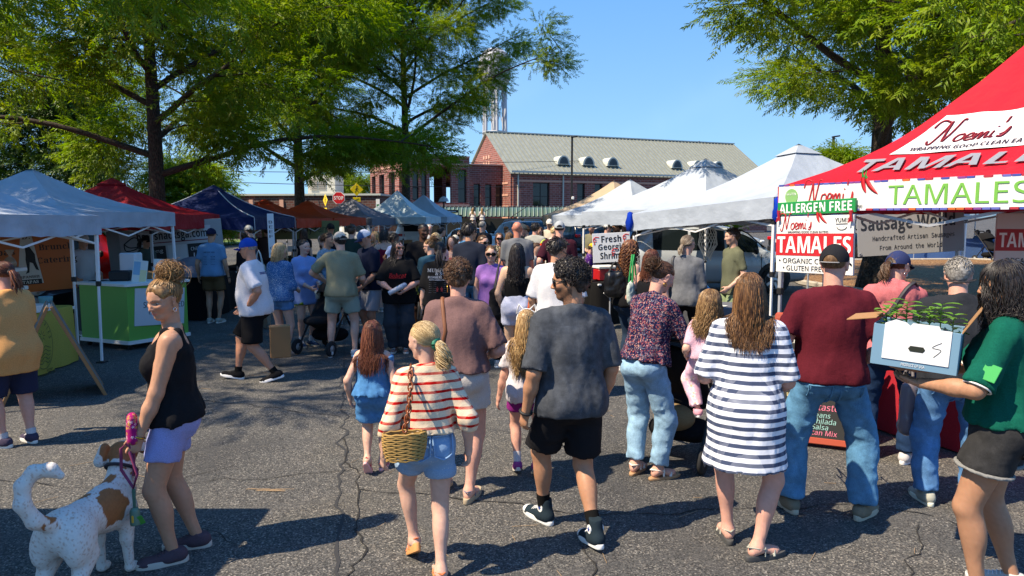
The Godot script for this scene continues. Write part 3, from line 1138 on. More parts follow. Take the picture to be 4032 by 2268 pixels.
	for k in 4:
		var a:Vector3=top[k] - Vector3.UP*0.08+(mid - co[k]).normalized()*0.05
		var b:Vector3=top[(k+1) % 4] - Vector3.UP*0.08+(mid - co[(k+1) % 4]).normalized()*0.05
		for s in 2:
			var p:=a.lerp(b,s*0.5)
			var q:=a.lerp(b,s*0.5+0.5)
			mb.bar(p,q - Vector3.UP*0.3,0.012,0.024)
			mb.bar(p - Vector3.UP*0.3,q,0.012,0.024)
		for j in 8:
			mb.bar(a.lerp(ce,j/8.0) - Vector3.UP*(0.03+o.get("concave",0.12)*sin(PI*j/8.0)),a.lerp(ce,(j+1)/8.0) - Vector3.UP*(0.03+o.get("concave",0.12)*sin(PI*(j+1)/8.0)),0.016,0.028)
	obj("truss",mb,fm,t)
	return t
func build_tents():
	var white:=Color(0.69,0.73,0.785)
	var z:=W(0,-1)
	var left:=W(-1,0)
	var G:="tents in the left row"
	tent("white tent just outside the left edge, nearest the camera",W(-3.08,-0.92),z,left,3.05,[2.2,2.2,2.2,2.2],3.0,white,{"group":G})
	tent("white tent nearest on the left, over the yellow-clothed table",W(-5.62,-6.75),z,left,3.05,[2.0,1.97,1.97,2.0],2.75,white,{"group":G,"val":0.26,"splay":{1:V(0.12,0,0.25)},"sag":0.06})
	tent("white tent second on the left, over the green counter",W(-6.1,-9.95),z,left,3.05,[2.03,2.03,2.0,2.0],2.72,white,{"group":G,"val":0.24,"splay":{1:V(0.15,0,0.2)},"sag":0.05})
	tent("red tent on the left between white and navy ones",W(-6.62,-13.2),z,left,3.05,[2.0,2.0,2.0,2.0],2.72,Color(0.60,0.08,0.135),{"group":G,"val":0.30,"vent":true,"through":0.3,"frame":"steel"})
	tent("navy blue tent with white piping",W(-5.92,-16.5),z,left,3.05,[1.93,1.93,1.95,1.95],2.72,Color(0.05,0.13,0.32),{"group":G,"val":0.28,"piping":Color(0.75,0.77,0.8),"vent":true,"through":0.2,"frame":"steel"})
	tent("nearer of the two orange tents, beside the navy one",W(-5.95,-19.8),W(0.08,-0.997),W(-0.997,-0.08),3.05,[1.9,1.9,1.9,1.9],2.45,Color(0.76,0.25,0.12),{"group":G,"vent":true,"through":0.5,"frame":"steel"})
	tent("farther of the two orange tents, beside the grey one",W(-5.72,-23.1),W(0.13,-0.99),W(-0.99,-0.13),3.05,[1.9,1.9,1.9,1.9],2.48,Color(0.80,0.27,0.11),{"group":G,"vent":true,"through":0.5,"frame":"steel"})
	tent("grey tent between the orange and the far white ones",W(-5.2,-26.6),W(0.25,-0.97),W(-0.97,-0.25),3.05,[1.88,1.88,1.9,1.9],2.65,Color(0.44,0.45,0.50),{"group":G,"frame":"steel"})
	tent("white peaked tent past the grey one in the left row",W(-3.45,-28.6),W(0.10,-0.995),W(-0.995,-0.10),3.05,[1.92,1.92,1.92,1.92],3.05,Color(0.78,0.84,0.86),{"group":G,"frame":"steel","sag":0.16,"concave":0.2})
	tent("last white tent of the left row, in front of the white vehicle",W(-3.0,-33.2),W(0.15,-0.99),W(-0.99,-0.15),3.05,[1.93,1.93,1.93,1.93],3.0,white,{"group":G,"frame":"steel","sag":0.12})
	var H:="tents in the right row"
	var du:=W(0.468,0.884)
	var dd:=W(0.884,-0.468)
	tent("red tent with printed tamale lettering at the right edge",W(2.66,-7.2),du,dd,3.05,[2.26,2.28,2.26,2.26],3.62,Color(0.74,0.10,0.17),{"group":H,"val":0.27,"sag":0.05,"concave":0.22,"frame":"steel","through":0.4})
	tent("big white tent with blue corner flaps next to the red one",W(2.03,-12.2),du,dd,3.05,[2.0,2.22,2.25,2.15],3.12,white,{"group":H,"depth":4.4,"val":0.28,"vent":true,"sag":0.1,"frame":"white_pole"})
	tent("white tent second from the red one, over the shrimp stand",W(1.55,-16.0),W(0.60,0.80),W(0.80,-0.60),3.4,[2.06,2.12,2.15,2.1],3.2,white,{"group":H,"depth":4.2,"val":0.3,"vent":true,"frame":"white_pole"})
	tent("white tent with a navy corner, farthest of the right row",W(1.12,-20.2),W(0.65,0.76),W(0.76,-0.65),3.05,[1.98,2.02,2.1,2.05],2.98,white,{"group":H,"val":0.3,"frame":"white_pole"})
	tent("cream tent behind the farthest white one of the right row",W(0.98,-22.4),W(0.65,0.76),W(0.76,-0.65),3.05,[2.0,2.0,2.1,2.05],3.05,Color(0.72,0.64,0.54),{"group":H,"val":0.3,"frame":"white_pole"})
	tent("white canopy over the seated people beyond the straw island",W(17.5,-31.2),W(1,0.05),W(0.05,-1),6.0,[2.35,2.35,2.35,2.35],3.2,white,{"val":0.2,"frame":"steel"})
	for c in [[V(2.0,1.86,-12.22),"left"],[V(3.50,2.03,-9.52),"right"]]:
		var mb:=MB.new()
		mb.ball(c[0],V(0.06,0.17,0.11),12)
		rough_up(mb,0.05,14.0)
		tag(obj("corner_flap",mb,cloth(Color(0.06,0.22,0.68),5.0)),"crumpled bright blue flap at the %s corner of the big white tent" % c[1],"tent flap","blue corner flaps")
# ============ trees ============
func leaf_spray_mesh(m:Material,len:float,ll:float,lw:float,count:int,sd:int) -> ArrayMesh:
	var r:=RandomNumberGenerator.new()
	r.seed=sd
	var mb:=MB.new()
	mb.colored=true
	for i in count:
		var t:=(i+0.5)/count
		var p:=Vector3(t*len,-0.10*len*t*t+r.randf_range(-0.01,0.01),0)
		var a:=r.randf()*TAU
		var d:=Vector3(0.75,sin(a)*0.55 - 0.1,cos(a)*0.8).normalized()
		var w:=d.cross(Vector3(r.randf_range(-0.5,0.5),1,r.randf_range(-0.5,0.5))).normalized()
		var nn:=w.cross(d).normalized()
		var L:=ll*r.randf_range(0.75,1.25)
		var W:=lw*0.5*r.randf_range(0.85,1.15)
		mb.col=Color(1,1,1)*r.randf_range(0.72,1.1)
		mb.col.a=1.0
		var tip:=p+d*L - Vector3(0,L*0.16,0)
		var mid:=p+d*L*0.45+nn*L*0.04
		var n1:=(nn+w*0.25).normalized()
		var n2:=(nn - w*0.25).normalized()
		var a0:=mb.vert(p,nn)
		var b0:=mb.vert(mid+w*W,n1)
		var c0:=mb.vert(tip,nn)
		var d0:=mb.vert(mid - w*W,n2)
		mb.tri(a0,c0,d0); mb.tri(a0,b0,c0)
	return mb.mesh(m)
func curve_to(a:Vector3,d:Vector3,len:float,sag:float,wob:float,k:int,r:RandomNumberGenerator) -> PackedVector3Array:
	var pts:=PackedVector3Array([a])
	var p:=a
	var dir:=d.normalized()
	for i in k:
		dir=(dir+Vector3(r.randf_range(-wob,wob),sag/k+r.randf_range(-wob,wob)*0.6,r.randf_range(-wob,wob))).normalized()
		p += dir*len/k
		pts.append(p)
	return pts
func tree(called:String,label:String,at:Vector3,o:Dictionary):
	var r:=RandomNumberGenerator.new()
	r.seed=o.get("seed",1)
	var t:=thing(called,label,"tree",at,0.0,o.get("group",""))
	var h:float=o.h
	var tr:float=o.tr
	var spread:float=o.spread
	var first:float=o.first
	var mb:=MB.new()
	var tp:=PackedVector3Array()
	var rad:=PackedFloat32Array()
	var lean:=Vector3(r.randf_range(-0.3,0.3),0,r.randf_range(-0.3,0.3))
	for i in 15:
		var f:=i/14.0
		tp.append(Vector3(0,f*h*0.92,0)+lean*f*f*2.0+Vector3(sin(f*7)*0.1,0,cos(f*5)*0.1 - 0.1)*f)
		rad.append(tr*(1.45 if i == 0 else lerpf(1.0,0.16,pow(f,0.85))))
	mb.tube(tp,rad,14)
	var bark:=M("bark")
	var tips:Array=[]
	var lb:=MB.new()
	var limbs:int=o.get("limbs",16)
	for i in limbs:
		var f:=lerpf(first/(h*0.92),0.93,pow((i+0.3)/limbs,0.9))
		var k:=int(f*14)
		var base:=tp[k].lerp(tp[mini(k+1,14)],f*14 - k)
		var az:float=i*2.399+r.randf_range(-0.35,0.35)+o.get("az",0.0)
		var up:=lerpf(0.02,1.3,f)+r.randf_range(-0.1,0.25)
		var len:=spread*(1.15 - 0.60*f*f)*r.randf_range(0.82,1.12)
		var lp:=curve_to(base,Vector3(cos(az),up,sin(az)),len,-0.45 if f < 0.45 else -0.05,0.13,9,r)
		var lr:=PackedFloat32Array()
		var br:=tr*lerpf(0.44,0.16,f)
		for j in 10:lr.append(br*lerpf(1.0,0.12,j/9.0))
		lb.tube(lp,lr,7)
		for s in o.get("subs",7):
			var q:=lerpf(0.10,1.0,(s+r.randf())/float(o.get("subs",7)))
			var j:=mini(int(q*9),8)
			var sb:=lp[j].lerp(lp[j+1],q*9 - j)
			var ld:=(lp[j+1] - lp[j]).normalized()
			var a2:=r.randf()*TAU
			var sd:=(ld*0.7+Vector3(cos(a2),r.randf_range(-0.35,0.6),sin(a2))).normalized()
			var sl:=spread*r.randf_range(0.20,0.38)
			var sp:=curve_to(sb,sd,sl,-0.35,0.22,5,r)
			lb.tube(sp,PackedFloat32Array([br*0.3,br*0.22,br*0.16,br*0.11,br*0.07,0.006]),5,false)
			for w in o.get("twigs",5):
				var g:=lerpf(0.25,1.0,(w+r.randf())/5.0)
				var jj:=mini(int(g*5),4)
				var tb:=sp[jj].lerp(sp[mini(jj+1,5)],g*5 - jj)
				tips.append([tb,sp[5] - sp[2]])
	var trunk:=obj("trunk",mb,bark,t)
	obj("limb",lb,bark,t)
	var m:=mat(o.get("leaf","leaf"),Color.WHITE)
	var sprays:=leaf_spray_mesh(m,o.get("sl",0.42),o.get("ll",0.125),o.get("lw",0.032),o.get("lc",20),11)
	var per:int=o.get("per",30)
	var mm:=MultiMesh.new()
	mm.transform_format=MultiMesh.TRANSFORM_3D
	mm.use_colors=true
	mm.mesh=sprays
	mm.instance_count=tips.size()*per
	var cl:float=o.get("clump",0.36)
	var at_i:=0
	for tpv in tips:
		var tone:=r.randf_range(0.75,1.15)
		var yel:=r.randf_range(0.85,1.2)
		for s in per:
			var off:=Vector3(r.randfn(),r.randfn()*0.62,r.randfn())*cl
			var p:Vector3=tpv[0]+off
			if p.y < o.get("low",2.6):p.y=o.get("low",2.6)+r.randf()*0.5
			var out:Vector3=(off.normalized()+Vector3(p.x,0,p.z).normalized()*0.7+Vector3(0,-0.15,0)).normalized()
			var side:=out.cross(Vector3(r.randf_range(-0.4,0.4),1,r.randf_range(-0.4,0.4))).normalized()
			var sc:float=r.randf_range(0.7,1.25)*o.get("scale",1.0)
			mm.set_instance_transform(at_i,Transform3D(Basis(out*sc,side.cross(out).normalized()*sc,side*sc),p))
			var v:=tone*r.randf_range(0.85,1.12)
			mm.set_instance_color(at_i,Color(v*yel,v,v*0.9))
			at_i += 1
	var cr:=MultiMeshInstance3D.new()
	cr.name="crown"
	cr.multimesh=mm
	t.add_child(cr)
	cr.set_meta("kind","stuff")
	return t
func build_trees():
	tree("oak_tree","big willow oak behind the red tent with a thick dark trunk",Vector3(-10.0,0,-20.3),{"h":14.5,"tr":0.27,"spread":7.0,"first":2.9,"seed":3,"limbs":23,"subs":7,"twigs":5,"per":31,"low":2.7,"group":"shade trees along the left tents"})
	tree("oak_tree","willow oak behind the orange tents, its trunk left of the stop sign",Vector3(-9.0,0,-30.5),{"h":15.0,"tr":0.27,"spread":7.2,"first":3.2,"seed":8,"limbs":22,"subs":7,"twigs":4,"per":30,"az":1.0,"low":3.7,"group":"shade trees along the left tents"})
	tree("oak_tree","farthest willow oak of the left row, in front of the brick block",Vector3(-5.6,0,-38),{"h":18.5,"tr":0.28,"spread":8.0,"first":4.6,"seed":15,"limbs":27,"subs":8,"twigs":4,"per":30,"az":2.0,"low":4.9,"group":"shade trees along the left tents"})
	tree("oak_tree","nearest left tree, its shaded boughs hanging in from the left edge",Vector3(-13.2,0,-9.0),{"h":13.5,"tr":0.33,"spread":7.4,"first":3.8,"seed":22,"limbs":20,"subs":7,"twigs":4,"per":17,"low":4.4,"group":"shade trees along the left tents"})
	tree("oak_tree","big oak with a forked dark trunk behind the right-hand white and red tents",Vector3(9.3,0,-18.3),{"h":13.5,"tr":0.34,"spread":7.8,"first":3.6,"seed":31,"limbs":21,"subs":7,"twigs":5,"per":30,"low":4.3,"az":2.2,"sl":0.40,"group":"oaks on the pine straw island"})
	tree("oak_tree","dark oak at the right edge above the red tent",Vector3(11.0,0,-15.2),{"h":12.5,"tr":0.26,"spread":4.6,"first":4.0,"seed":44,"limbs":15,"subs":6,"twigs":4,"per":31,"low":5.0,"group":"oaks on the pine straw island"})
	var far:=[[-33.0,-40.0,11.0,5.5,"dark broad tree at the far left behind the white tents"],[-26.5,-43.0,9.5,5.0,"bushy tree behind the lawn, right of the darkest far-left tree"],[-40.0,-46.0,13.0,6.0,"tall far tree rising at the left edge above the white tents"],[-21.8,-48.0,5.0,2.6,"small round yellow-green tree between the red and navy tents"]]
	for k in far.size():
		var f=far[k]
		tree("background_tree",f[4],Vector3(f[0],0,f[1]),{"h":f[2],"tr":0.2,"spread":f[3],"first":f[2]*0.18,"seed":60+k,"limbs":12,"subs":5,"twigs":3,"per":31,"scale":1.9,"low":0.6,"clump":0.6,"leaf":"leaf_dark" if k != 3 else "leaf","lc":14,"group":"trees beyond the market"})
	var more:=[[-19.0,-82.0,6.5,2.8,"little tree beyond the roof plant of the brown building"],[-15.0,-90.0,6.3,2.6,"little tree beyond the yellow pedestrian sign"],[20.7,-45.0,6.3,1.2,"slim light green tree left of the right trunk above the white tent"],[17.0,-60.0,3.2,1.2,"little evergreen beside the covered walk"]]
	for k in more.size():
		var f=more[k]
		tree("background_tree",f[4],Vector3(f[0],0,f[1]),{"h":f[2],"tr":0.12,"spread":f[3],"first":f[2]*0.3,"seed":80+k,"limbs":10,"subs":4,"twigs":3,"per":31,"scale":1.9,"low":0.6,"clump":0.4,"lc":12,"group":"trees beyond the market"})
# ============ vehicles ============
func car_section(r:Array) -> PackedVector3Array:
	var z:float=r[0]
	var yb:float=r[1]
	var yl:float=r[2]
	var yr:float=r[3]
	var w:float=r[4]
	var tw:float=w*(0.72 if yr - yl > 0.15 else 0.9)
	var p:=[W(0,yb),W(w*0.8,yb),W(w*0.97,yb+0.12),W(w,lerpf(yb,yl,0.45)),W(w*0.99,lerpf(yb,yl,0.8)),W(w*0.95,yl),W(lerpf(w*0.93,tw,0.5),lerpf(yl,yr,0.5)),W(tw,yr - 0.05),W(tw*0.8,yr),W(0,yr+0.02)]
	var o:=PA()
	for q in p:o.append(V(q.x,q.y,z))
	for i in range(p.size() - 2,0,-1):o.append(V(-p[i].x,p[i].y,z))
	return o
func lerp_row(st:Array,z:float) -> Array:
	for i in st.size() - 1:
		if z <= st[i+1][0]:
			var f:float=clampf((z - st[i][0])/(st[i+1][0] - st[i][0]),0,1)
			var o:=[]
			for k in 5:o.append(lerpf(st[i][k],st[i+1][k],f))
			return o
	return st[-1]
func car(called:String,label:String,category:String,at:Vector3,yaw:float,c:Color,o:={}) -> Node3D:
	var t:=thing(called,label,category,at,yaw,o.get("group","vehicles parked around the market"))
	var L:float=o.get("len",4.6)
	var W:float=o.get("w",0.92)
	var R:float=o.get("roof",1.70)
	var B:float=o.get("belt",1.02)
	var kind:String=o.get("kind","suv")
	var h:=L*0.5
	var st:=[]
	if kind == "suv":
		st=[[-h,0.5,0.85,0.88,W*0.86],[-h+0.06,0.32,0.98,1.05,W*0.93],[-h+0.28,0.28,B+0.03,R - 0.16,W*0.97],[-h+0.55,0.26,B+0.02,R - 0.02,W],[-0.3,0.24,B,R,W],[0.35,0.24,B - 0.02,R - 0.06,W],[0.75,0.24,B - 0.03,R - 0.22,W],[1.28,0.24,B - 0.02,B+0.03,W],[h - 0.55,0.26,B - 0.08,B - 0.04,W*0.97],[h - 0.12,0.30,B - 0.2,B - 0.16,W*0.88],[h,0.42,0.62,0.66,W*0.76]]
	elif kind == "sedan":
		st=[[-h,0.5,0.82,0.86,W*0.85],[-h+0.1,0.32,0.98,1.0,W*0.93],[-h+0.75,0.26,B,B+0.03,W*0.98],[-h+1.45,0.24,B,R - 0.04,W],[-0.1,0.22,B - 0.02,R,W],[0.35,0.22,B - 0.03,R - 0.08,W],[1.15,0.22,B - 0.05,B - 0.01,W],[h - 0.5,0.24,B - 0.14,B - 0.1,W*0.96],[h - 0.1,0.3,B - 0.26,B - 0.22,W*0.87],[h,0.4,0.58,0.62,W*0.74]]
	else:
		st=[[-h,0.55,1.12,1.15,W*0.96],[-h+0.05,0.45,1.16,1.18,W],[-0.35,0.4,1.16,1.18,W],[-0.3,0.38,1.14,R - 0.06,W],[-0.1,0.38,1.12,R,W],[0.7,0.36,1.1,R - 0.03,W],[1.25,0.36,1.1,1.14,W],[h - 0.3,0.36,1.08,1.11,W*0.98],[h - 0.04,0.4,1.02,1.06,W*0.94],[h,0.5,0.9,0.94,W*0.9]]
	var mb:=MB.new()
	var rows:=[]
	var k:=44
	for i in k+1:rows.append(car_section(lerp_row(st,lerpf(-h,h,i/float(k)))))
	var nu:int=rows[0].size()
	var pts:=PA()
	for r in rows:
		for i in nu+1:pts.append(r[i % nu])
	var flipped:=PA()
	for j in k+1:
		for i in nu+1:flipped.append(pts[j*(nu+1)+nu - i])
	mb.grid(flipped,nu+1,k+1)
	for e in [0,k]:
		var fc:=[]
		for i in nu:fc.append(rows[e][i])
		if e == 0:fc.reverse()
		var ce:=Vector3.ZERO
		for p in fc:ce += p/nu
		for i in nu:
			var q:=[ce,fc[i],fc[(i+1) % nu]]
			mb.face(q if e == k else q)
	var body:=obj("body",mb,paint(c),t)
	var gm:Material=M("glass_dark")
	var zs:Array=o.get("glass",[[-h+0.55,-0.85],[-0.78,0.08],[0.15,0.95]])
	for s in [1.0,-1.0]:
		for g in zs:
			mb=MB.new()
			var q:=PA()
			for j in 4:
				for i in 7:
					var z:=lerpf(g[0],g[1],i/6.0)
					var r:=lerp_row(st,z)
					var f:=lerpf(0.1,0.86,j/3.0)
					var y:=lerpf(r[2],r[3],f)
					var tw:float=r[4]*(0.72 if r[3] - r[2] > 0.15 else 0.9)
					var x:=lerpf(r[4]*0.95,r[4]*0.93*0.5+tw*0.5,f*2.0) if f < 0.5 else lerpf(r[4]*0.465+tw*0.5,tw,(f - 0.5)*2.0*(r[3] - r[2])/maxf(r[3] - r[2] - 0.05,0.05))
					q.append(V(s*(x+0.007),y,z))
			if s < 0:
				mb.grid(q,7,4)
			else:
				var q2:=PA()
				for j in 4:
					for i in 7:q2.append(q[j*7+6 - i])
				mb.grid(q2,7,4)
			obj("side_window",mb,gm,t)
	var slopes:Array=o.get("screens",[[0.42,1.22],[-h+0.10,-h+0.46]] if kind == "suv" else [[0.42,1.1],[-h+0.8,-h+1.4]] if kind == "sedan" else [[0.74,1.2]])
	for g in slopes:
		mb=MB.new()
		var q:=PA()
		for j in 6:
			for i in 7:
				var z:=lerpf(g[0],g[1],j/5.0)
				var r:=lerp_row(st,z)
				var tw:float=r[4]*(0.72 if r[3] - r[2] > 0.15 else 0.9)*0.86
				var y:float=r[3]+0.02
				q.append(V(lerpf(-tw,tw,i/6.0),y+0.006,z))
		if (q[6] - q[0]).cross(q[35] - q[0]).y < 0:
			var q2:=PA()
			for j in 6:
				for i in 7:q2.append(q[j*7+6 - i])
			q=q2
		mb.grid(q,7,6)
		obj("windscreen" if g[0] > 0 else "rear_window",mb,gm,t)
	var wr:float=o.get("wheel",0.35)
	var wb:float=o.get("wb",1.33)
	var tb:=MB.new()
	tb.lathe([W(wr*0.68,-0.1),W(wr*0.95,-0.11),W(wr,-0.06),W(wr,0.06),W(wr*0.95,0.11),W(wr*0.68,0.1)],26)
	var tyre:=tb.mesh(M("rubber"))
	var rb:=MB.new()
	rb.lathe([W(wr*0.68,0.1),W(wr*0.64,0.085),W(wr*0.60,0.02)],26)
	for q in 5:
		var a:=TAU*q/5
		rb.bar(V(cos(a)*0.03,0.07,sin(a)*0.03),V(cos(a)*wr*0.65,0.075,sin(a)*wr*0.65),wr*0.2,0.03,Vector3.UP,0.006)
	rb.lathe([W(0.075,0.05),W(0.07,0.09),W(0.01,0.095)],12)
	var rim:=rb.mesh(M("alloy"))
	var db:=MB.new()
	db.lathe([W(wr*0.66,0.0),W(0.01,0.001)],20)
	var disc:=db.mesh(M("rubber"))
	var ab:=MB.new()
	ab.lathe([W(wr*1.2,0.0),W(wr*1.17,0.012),W(0.01,0.012)],26)
	var arch:=ab.mesh(M("black"))
	for s in [1.0,-1.0]:
		for zz in [wb,-wb]:
			var bs:=Basis(V(0,0,1),V(s,0,0),V(0,s,0)) if true else Basis()
			var rr:=lerp_row(st,zz)
			inst("wheel_arch",arch,t,Transform3D(bs,V(s*(rr[4]+0.002),wr+0.03,zz)))
			var w:=inst("wheel",tyre,t,Transform3D(bs,V(s*(rr[4] - 0.055),wr,zz)))
			inst("rim",rim,w)
			inst("disc",disc,w)
	for s in [1.0,-1.0]:
		var r:=lerp_row(st,-h+0.1)
		mb=MB.new()
		mb.box(X(V(s*(W*0.74),B - 0.10,-h+0.05),s*12),V(0.36,0.17,0.14),0.03)
		obj("tail_light",mb,M("tail_red"),t)
		mb=MB.new()
		mb.box(X(V(s*(W*0.72),B - 0.26,h - 0.10),-s*22),V(0.34,0.13,0.2),0.04)
		obj("headlight",mb,M("lamp_clear"),t)
		mb=MB.new()
		mb.box(X(V(s*(W+0.1),B+0.06,0.82)),V(0.2,0.16,0.1),0.04)
		obj("wing_mirror",mb,M("black"),t)
		for zz in [-0.55,0.4]:
			mb=MB.new()
			mb.box(X(V(s*(W+0.008),B - 0.14,zz)),V(0.03,0.035,0.2),0.01)
			obj("door_handle",mb,paint(c),t)
		for zz in [-0.80,0.12,1.0]:
			mb=MB.new()
			mb.box(X(V(s*(W - 0.004),lerpf(0.34,B,0.5),zz)),V(0.016,B - 0.40,0.012))
			obj("door_seam",mb,M("black"),t)
	mb=MB.new()
	mb.box(X(V(0,0.45,-h+0.0)),V(W*1.72,0.24,0.12),0.04)
	obj("rear_bumper",mb,paint(c) if kind == "sedan" else M("black"),t)
	mb=MB.new()
	mb.box(X(V(0,B - 0.2,-h - 0.012)),V(0.32,0.16,0.012),0.004)
	obj("number_plate",mb,M("white"),t)
	if o.get("rails",kind == "suv"):
		for s in [1.0,-1.0]:
			mb=MB.new()
			mb.tube(PA([V(s*W*0.66,R - 0.02,-h+0.7),V(s*W*0.66,R+0.05,-h+0.85),V(s*W*0.66,R+0.04,0.2),V(s*W*0.66,R - 0.05,0.35)]),PackedFloat32Array([0.02]),6)
			obj("roof_rail",mb,M("alloy"),t)
	return t
func build_cars():
	car("parked_suv","silver estate car parked behind the big white tent","car",V(5.35,0,-19.1),90,Color(0.68,0.71,0.74),{"len":4.6,"roof":1.73})
	car("pickup_truck","bright red pickup parked behind the green counter","pickup truck",V(-10.9,0,-17.4),118,Color(0.72,0.02,0.03),{"kind":"pickup","len":5.0,"roof":1.75,"glass":[[-0.15,0.72]],"wb":1.55})
	car("parked_suv","dark red and black car parked behind the orange banner","car",V(-9.9,0,-12.4),85,Color(0.045,0.05,0.055),{"len":4.7})
	car("parked_car","maroon car parked between the black one and the red pickup","car",V(-11.3,0,-14.8),95,Color(0.16,0.03,0.05),{"kind":"sedan","roof":1.45,"belt":0.95})
	car("parked_suv","teal-grey car parked far left on the grass edge","car",V(-17.5,0,-19.5),80,Color(0.16,0.27,0.29),{"len":4.6})
	car("parked_suv","white large vehicle behind the last white tent of the left row","car",V(-5.6,0,-38.2),197,Color(0.84,0.84,0.83),{"len":5.1,"roof":1.85,"belt":1.1})
	car("parked_suv","white vehicle parked left of the white large one, behind the grey tent","car",V(-8.4,0,-37.6),197,Color(0.80,0.81,0.81),{"len":5.0,"roof":1.8})
	car("convertible","white convertible with a brown soft top beside the finger post","car",V(-2.3,0,-36.8),204,Color(0.80,0.85,0.87),{"kind":"sedan","len":4.7,"roof":1.36,"belt":0.92})
	car("parked_suv","dark grey-blue car right of the white convertible","car",V(0.25,0,-39.0),208,Color(0.12,0.17,0.22),{"len":4.7})
	car("parked_suv","dark blue car, second right of the white convertible","car",V(3.0,0,-40.0),208,Color(0.10,0.17,0.26),{"len":4.6,"roof":1.66})
	car("parked_suv","mid blue car beside the cream tent, right of the dark blue one","car",V(5.4,0,-39.6),206,Color(0.16,0.28,0.42),{"len":4.7})
	car("parked_suv","light grey van behind the shrimp stand","van",V(8.2,0,-31.5),82,Color(0.62,0.65,0.67),{"len":5.2,"roof":2.0,"belt":1.15})
	car("parked_suv","dark car far right beyond the silver one","car",V(14.6,0,-33.5),95,Color(0.07,0.075,0.085),{"len":4.7})
# ============ smooth bodies:tapered,squashed capsules joined by a smooth minimum,meshed as surface nets ============
class Fld:
	var M:Array[Basis]=[]
	var A:=PackedVector3Array()
	var B:=PackedVector3Array()
	var IL:=PackedFloat32Array()
	var RA:=PackedFloat32Array()
	var DR:=PackedFloat32Array()
	var SC:=PackedFloat32Array()
	var K:=PackedFloat32Array()
	var CN:=PackedVector3Array()
	var CO:=PackedFloat32Array()
	var SUB:=PackedByteArray()
	var cn:=Vector3.ZERO
	var co:=0.0
	var sub:=0
	var gn:Array[Vector3]=[]
	var go:Array[float]=[]
	var wz:FastNoiseLite=null
	var wa:=0.0
	var wf:=Vector3.ONE
	var all:=PackedInt32Array()
	func clip(n:Vector3,p:Vector3) -> void:
		cn=n
		co=n.dot(p)
	func unclip() -> void:
		cn=Vector3.ZERO
		co=0.0
	func limit(n:Vector3,p:Vector3) -> void:
		gn.append(n); go.append(n.dot(p))
	func _put(m:Basis,a:Vector3,bv:Vector3,ra:float,rb:float,sc:float,k:float) -> void:
		all.append(A.size())
		M.append(m); A.append(a); B.append(bv)
		IL.append(1.0/maxf(bv.length_squared(),1e-9))
		RA.append(ra); DR.append(rb - ra); SC.append(sc); K.append(k)
		CN.append(cn); CO.append(co); SUB.append(sub)
	func cap(a:Vector3,b:Vector3,ra:float,rb:float,k:=0.02) -> void:
		_put(Basis(),a,b - a,ra,rb,1.0,k)
	func scap(a:Vector3,b:Vector3,ra:float,rb:float,fr:Basis,sq:Vector3,k:=0.02) -> void:
		var m:=Basis.from_scale(sq)*fr.transposed()
		_put(m,a,m*(b - a),ra,rb,1.0/lerpf(1.0,maxf(sq.x,maxf(sq.y,sq.z)),0.6),k)
	func ell(c:Vector3,r:Vector3,fr:=Basis(),k:=0.02) -> void:
		var rm:=minf(r.x,minf(r.y,r.z))
		var m:=Basis.from_scale(Vector3(rm/r.x,rm/r.y,rm/r.z))*fr.transposed()
		_put(m,c,Vector3.ZERO,rm,rm,1.0,k)
	func ev(p:Vector3,act:PackedInt32Array) -> float:
		var d:=1000.0
		for i in act:
			var q:=M[i]*(p - A[i])
			var bv:=B[i]
			var t:=clampf(q.dot(bv)*IL[i],0.0,1.0)
			var e:=((q - bv*t).length() - RA[i] - DR[i]*t)*SC[i]
			var n:=CN[i]
			if n != Vector3.ZERO:
				e=maxf(e,n.dot(p) - CO[i])
			var k:=K[i]
			if SUB[i]:
				e=-e
				var h:=maxf(k - absf(d - e),0.0)
				d=maxf(d,e)+h*h/(4.0*k)
			else:
				var h:=maxf(k - absf(d - e),0.0)
				d=minf(d,e) - h*h/(4.0*k)
		for i in gn.size():
			d=maxf(d,gn[i].dot(p) - go[i])
		if wa > 0.0 and d < 0.06 and d > -0.06:
			d += wa*wz.get_noise_3dv(p*wf)
		return d
	func bounds() -> AABB:
		var b:=AABB()
		var first:=true
		for i in A.size():
			if SUB[i]:continue
			var inv:=M[i].inverse()
			var e:=A[i]+inv*B[i]
			var r:=maxf(RA[i],RA[i]+DR[i])
			var x:=Vector3(Vector3(inv.x.x,inv.y.x,inv.z.x).length(),Vector3(inv.x.y,inv.y.y,inv.z.y).length(),Vector3(inv.x.z,inv.y.z,inv.z.z).length())*r+Vector3.ONE*0.006
			for q in [A[i] - x,A[i]+x,e - x,e+x]:
				if first:
					b=AABB(q,Vector3.ZERO)
					first=false
				else:
					b=b.expand(q)
		return b
const BS:=4
